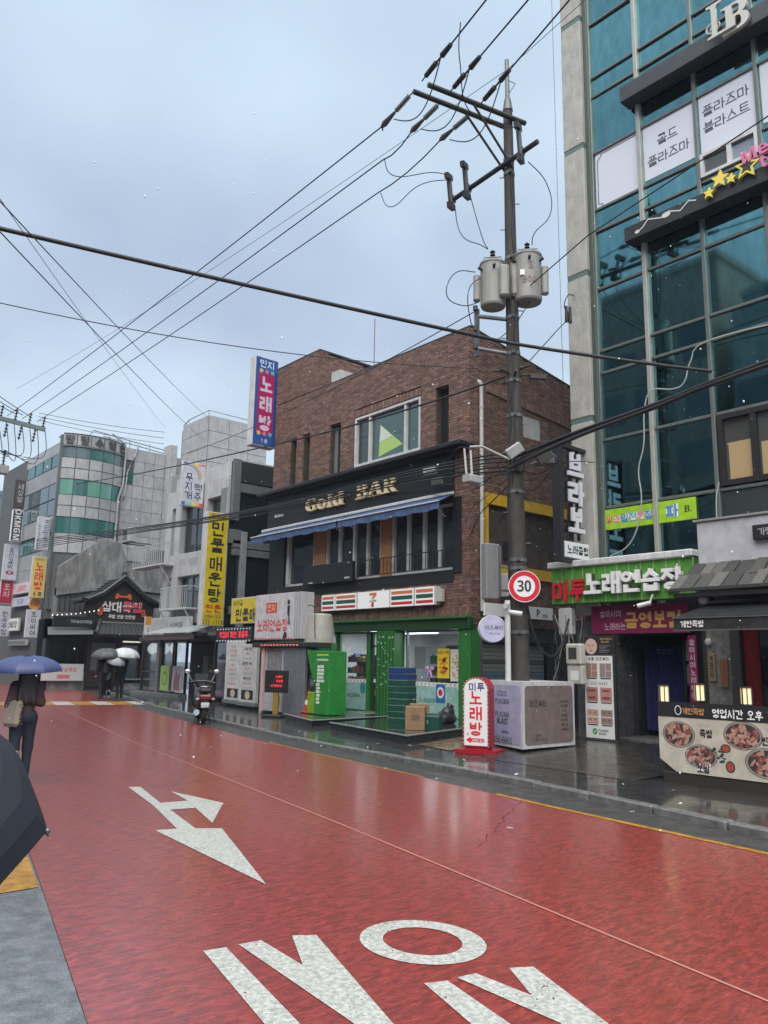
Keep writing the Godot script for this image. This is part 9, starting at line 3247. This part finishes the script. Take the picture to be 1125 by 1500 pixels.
func build_people() -> void:
	var black := mat("coat_black", 0.012, 0.013, 0.018, 0.75)
	var navy := mat("denim_dark", 0.022, 0.034, 0.055, 0.75, 0.0, {"tex": "wear", "sc": 2.0})
	var brown := mat("sweater_plum", 0.085, 0.05, 0.055, 0.8, 0.0, {"tex": "wear", "sc": 2.0})
	var hair := mat("hair_dark", 0.024, 0.014, 0.013, 0.4)
	var shoe := mat("shoe_black", 0.02, 0.02, 0.02, 0.5)
	var pale := mat("shoe_white", 0.5, 0.5, 0.5, 0.5)
	var rod := mat("umbrella_rod", 0.2, 0.2, 0.21, 0.35, 0.6)
	var down := [Vector3(-0.06,-0.26,0.04), Vector3(0.03,-0.22,-0.1)]
	var hold := [Vector3(0.06,-0.24,0.02), Vector3(-0.08,0.08,-0.2)]
	figure("person with long dark hair, plum top and jeans seen from behind with a tote bag", Vector3(3.42, 0, -11.25), -0.2, 1.52, 0.016, 0.1, down, hold, brown, navy, hair, pale, true, 0.84)
	umbrella("blue umbrella held over the person with long hair", Vector3(3.39, 1.42, -11.22), Vector3(-0.05, 1, 0.06), 0.2, 0.45, 0.2, 0.62, mat("cloth_blue", 0.055, 0.075, 0.19, 0.5), rod)
	var bag := thing("tote_bag", "pale patterned tote bag hanging from the left shoulder of the person in jeans", "bag", Vector3(3.26, 0.72, -11.18), 0.5)
	var bm := MB.new()
	bm.cbox(Vector3(0,0.16,0), Vector3(0.1,0.34,0.26),0.04, Basis(Vector3(0,0,1),-0.12))
	put("sack", bm, mat("tote_cream", 0.42, 0.38, 0.31, 0.8, 0.0, {"tex": "grit", "sc": 3.0}), bag)
	var sm := MB.new()
	for z in [-0.08,0.08]:
		sm.tube([Vector3(0.03,0.32, z), Vector3(0.045,0.5, z * 0.6), Vector3(0.06,0.6,0.02)],0.013)
	put("strap", sm, mat("tote_cream", 0.42, 0.38, 0.31, 0.8), bag)
	var dm := MB.new()
	rng.seed = 4
	for k in 14:
		dm.ball(Vector3(0.0 + rng.randf_range(-0.03,0.03),0.03 + k * 0.02,0.132), Vector3(0.014,0.014,0.003),6)
	put("print", dm, mat("tote_print", 0.12, 0.09, 0.08, 0.7), bag)
	# three people under umbrellas by the hump
	var p1 := figure("person in a black coat with a backpack, left of the three by the hump", Vector3(12.0, 0.06, -30.5), 0.3, 1.72, 0.028, 0.09, down, hold, black, black, hair, shoe, false, 1.15)
	var bp := thing("backpack", "dark backpack on the left person of the three", "backpack", Vector3(12.05, 1.12, -30.32), 0.3)
	var bpm := MB.new()
	bpm.cbox(Vector3(0,0.12,0.05), Vector3(0.3,0.46,0.15),0.05)
	put("sack", bpm, mat("backpack_grey", 0.035, 0.035, 0.04, 0.7), bp)
	figure("person in dark clothes half hidden in the middle of the three", Vector3(12.4, 0.06, -31.0), -0.2, 1.6, 0.028, 0.06, hold, down, mat("coat_slate", 0.05, 0.055, 0.07, 0.75), black, hair, pale, true)
	figure("person in a dark navy coat, right of the three by the hump", Vector3(12.66, 0.06, -30.4), -0.1, 1.74, 0.028, 0.07, hold, down, mat("coat_navy", 0.013, 0.017, 0.03, 0.75), black, hair, shoe, false, 1.15)
	var hb := thing("shoulder_bag", "pale green bag on the middle person of the three", "bag", Vector3(12.26, 0.75, -30.72), 0.2)
	var hbm := MB.new()
	hbm.ball(Vector3(0,0.2,0), Vector3(0.17,0.22,0.09),14)
	put("sack", hbm, mat("bag_pale", 0.28, 0.36, 0.37, 0.7), hb)
	var hs := MB.new()
	hs.tube([Vector3(-0.08,0.36,0), Vector3(0.0,0.62,0.02), Vector3(0.08,0.36,0)],0.014)
	put("strap", hs, mat("bag_pale", 0.28, 0.36, 0.37, 0.7), hb)
	umbrella("dark grey umbrella over the left person of the three", Vector3(12.05, 1.62, -30.4), Vector3(-0.06, 1, 0.05), 0.1, 0.57, 0.33, 0.8, mat("cloth_grey", 0.075, 0.08, 0.085, 0.55), rod)
	umbrella("white umbrella over the right person of the three", Vector3(12.72, 1.62, -30.25), Vector3(0.05, 1, 0.05), 0.3, 0.55, 0.36, 0.8, mat("cloth_white2", 0.52, 0.56, 0.57, 0.5), rod)
	umbrella("small clear grey umbrella tilted low in the middle of the three", Vector3(12.3, 1.40, -30.1), Vector3(0.1, 1, 0.35), 0.2, 0.36, 0.26, 0.6, mat("cloth_clear", 0.30, 0.35, 0.40, 0.3), rod)
	# the passer-by at the left edge, mostly outside the picture
	figure("person in a mauve grey jacket at the left edge, only a sleeve in the picture", Vector3(0.17, 0, -1.62), -0.7, 1.62, 0.02, 0.08, down, [Vector3(0.05, -0.25, 0.03), Vector3(-0.14, 0.1, -0.18)], mat("jacket_mauve", 0.16, 0.14, 0.18, 0.7, 0.0, {"tex": "wear", "sc": 3.0}), black, hair, shoe, false)
	umbrella("large black umbrella tilted low across the left edge, nearest to the viewer", Vector3(0.08, 1.13, -1.78), Vector3(-0.49, 0.87, 0.1), -0.618, 0.567, 0.256, 0.75, mat("cloth_black", 0.008, 0.011, 0.020, 0.65, 0.0, {"tex": "wear", "sc": 3.0}), rod)


# ---------------------------------------------------------------- scooter

func build_scooter() -> void:
	var o := thing("scooter", "black motor scooter parked at the kerb, seen from behind with a white plate", "scooter", Vector3(10.05, 0.0, -18.75), -0.40)
	var blk := mat("scooter_black", 0.014, 0.015, 0.018, 0.25, 0.0, {"coat": 0.6})
	var rub := mat("tyre_rubber", 0.016, 0.016, 0.017, 0.7)
	var chrome := mat("chrome", 0.55, 0.56, 0.58, 0.2, 0.9)
	for z in [0.0,-1.32]:
		var t := MB.new()
		var seg := 24
		for i in seg:
			var a := TAU * i / seg
			var b := TAU * (i + 1) / seg
			for j in 8:
				var c := TAU * j / 8
				var d := TAU * (j + 1) / 8
				var P := func(w: float, v: float) -> Vector3: return Vector3(0.06 * sin(v),0.27 + cos(w) * (0.21 + 0.06 * cos(v)), z + sin(w) * (0.21 + 0.06 * cos(v)))
				t.quad(P.call(a, c), P.call(b, c), P.call(b, d), P.call(a, d))
		var w := put("wheel", t, rub, o)
		var r := MB.new()
		r.cyl(Vector3(-0.03,0.27, z), Vector3(0.03,0.27, z),0.17,0.17,20)
		put("rim", r, mat("rim_dark", 0.08, 0.08, 0.085, 0.35, 0.5), w)
	var body := MB.new()
	body.cbox(Vector3(0,0.62,0.0), Vector3(0.34,0.3,0.62),0.1, Basis(Vector3(1,0,0),0.18))
	body.cbox(Vector3(0,0.5,-0.35), Vector3(0.3,0.34,0.5),0.08)
	body.cbox(Vector3(0,0.32,-0.72), Vector3(0.36,0.14,0.5),0.04)
	put("cowl", body, blk, o)
	var seat := MB.new()
	seat.cbox(Vector3(0,0.82,-0.08), Vector3(0.32,0.12,0.7),0.05)
	seat.cbox(Vector3(0,0.8,-0.5), Vector3(0.28,0.1,0.35),0.04)
	put("seat", seat, mat("seat_vinyl", 0.02, 0.02, 0.022, 0.55), o)
	var fs := MB.new()
	fs.cbox(Vector3(0,0.66,-1.06), Vector3(0.44,0.62,0.12),0.05, Basis(Vector3(1,0,0),-0.25))
	fs.cbox(Vector3(0,0.95,-1.1), Vector3(0.3,0.2,0.16),0.05)
	fs.cbox(Vector3(0,0.52,-1.32), Vector3(0.16,0.08,0.42),0.03)
	put("front_shield", fs, blk, o)
	put("windscreen", one_box(-0.17, 1.02, -1.2, 0.17, 1.22, -1.19), mat("screen_smoke", 0.05, 0.055, 0.06, 0.08, 0.0, {"a": 0.6}), o)
	var hbm := MB.new()
	hbm.tube([Vector3(-0.36,0.98,-0.92), Vector3(-0.15,1.03,-1.02), Vector3(0.15,1.03,-1.02), Vector3(0.36,0.98,-0.92)],0.02)
	put("handlebar", hbm, blk, o)
	for s in [-1.0,1.0]:
		var mm := MB.new()
		mm.tube([Vector3(s * 0.25,1.02,-0.98), Vector3(s * 0.32,1.16,-1.0), Vector3(s * 0.36,1.24,-1.0)],0.01)
		mm.ball(Vector3(s * 0.38,1.28,-0.99), Vector3(0.085,0.055,0.02),12)
		put("mirror", mm, chrome, o)
		var ind := MB.new()
		ind.ball(Vector3(s * 0.19,0.62,0.27), Vector3(0.05,0.03,0.05),10)
		put("indicator", ind, mat("indicator_clear", 0.5, 0.42, 0.36, 0.2), o)
	put("tail_light", one_box(-0.15, 0.6, 0.26, 0.15, 0.72, 0.34, 0.03), mat("tail_red", 0.14, 0.006, 0.012, 0.15), o)
	put("fender", one_box(-0.09, 0.36, 0.2, 0.09, 0.62, 0.3, 0.03), blk, o)
	put("number_plate", one_box(-0.1, 0.42, 0.305, 0.1, 0.54, 0.312), mat("plate_white", 0.6, 0.62, 0.64, 0.4), o)
	var np := MB.new()
	korean(np, "7152", 0.0, 0.45, 0.05, 0.313, 0.14)
	put("plate_print", np, mat("ink_navy", 0.02, 0.03, 0.16, 0.4), o)
	var ex := MB.new()
	ex.cyl(Vector3(-0.2,0.3,0.28), Vector3(-0.18,0.25,-0.25),0.075,0.06,14)
	put("muffler", ex, chrome, o)
	var rk := MB.new()
	rk.tube([Vector3(-0.14,0.84,0.1), Vector3(-0.14,0.93,0.3), Vector3(0.14,0.93,0.3), Vector3(0.14,0.84,0.1)],0.015)
	put("grab_rail", rk, chrome, o)
	var sd := MB.new()
	sd.cyl(Vector3(-0.12,0.25,-0.2), Vector3(-0.24,0.01,-0.15),0.015)
	sd.cyl(Vector3(0.12,0.25,-0.2), Vector3(0.2,0.01,-0.15),0.015)
	put("stand", sd, blk, o)


# ---------------------------------------------------------------- litter and falling sleet

func build_small_things() -> void:
	var lt := MB.new()
	rng.seed = 71
	for k in 70:
		var z := -3.5 - 27.0 * pow(rng.randf(),1.4)
		var x := along(KERB, z) + rng.randf_range(-0.9,2.2)
		if k % 16 == 0:
			x = along(RED_RIGHT, z) - rng.randf_range(0.2,4.0)
		var p := Vector3(x,0.012 if x < along(KERB, z) else 0.075, z)
		var a := rng.randf() * TAU
		var s := rng.randf_range(0.01,0.035)
		var d := Vector3(cos(a),0, sin(a)) * s
		var e := Vector3(-sin(a),0, cos(a)) * s * rng.randf_range(0.3,0.8)
		lt.quad(p - d - e, p - d + e, p + d + e + Vector3(0,0.012,0), p + d - e + Vector3(0,0.008,0))
	tag(put("litter", lt, mat("litter_white", 0.55, 0.54, 0.5, 0.7), self), "scraps of pale litter along kerb and pavement", "litter").set_meta("kind", "stuff")
	var cups := [["crushed white paper cup on the pavement beyond the scooter", Vector3(11.9, 0.06, -26.6)]]
	for c in cups:
		var o := thing("paper_cup", c[0], "litter", c[1], 0.6)
		var m := MB.new()
		m.cyl(Vector3(-0.05,0.035,0), Vector3(0.05,0.042,0),0.032,0.04,12)
		put("cup", m, mat("litter_white", 0.55, 0.54, 0.5, 0.7), o)
	var mm := MultiMesh.new()
	mm.transform_format = MultiMesh.TRANSFORM_3D
	var b := SphereMesh.new()
	b.radius = 0.5
	b.height = 1.0
	b.radial_segments = 8
	b.rings = 4
	mm.mesh = b
	mm.instance_count = 700
	rng.seed = 9
	for k in 700:
		var a := rng.randf_range(0.15,1.25)
		var d := rng.randf_range(2.5,15.0)
		var p := Vector3(sin(a) * d,1.1 + rng.randf_range(0.0,1.0) * (0.6 + d * 0.72), -cos(a) * d)
		var s := rng.randf_range(0.0025,0.0075)
		mm.set_instance_transform(k, Transform3D(Basis.from_scale(Vector3(s, s * 1.3, s)), p))
	var mi := MultiMeshInstance3D.new()
	mi.name = "sleet"
	mi.multimesh = mm
	mi.material_override = mat("sleet_white", 0.85, 0.87, 0.9, 0.6)
	mi.set_meta("kind", "stuff")
	mi.set_meta("label", "white specks of falling sleet in the air")
	mi.set_meta("category", "sleet")
	add_child(mi)
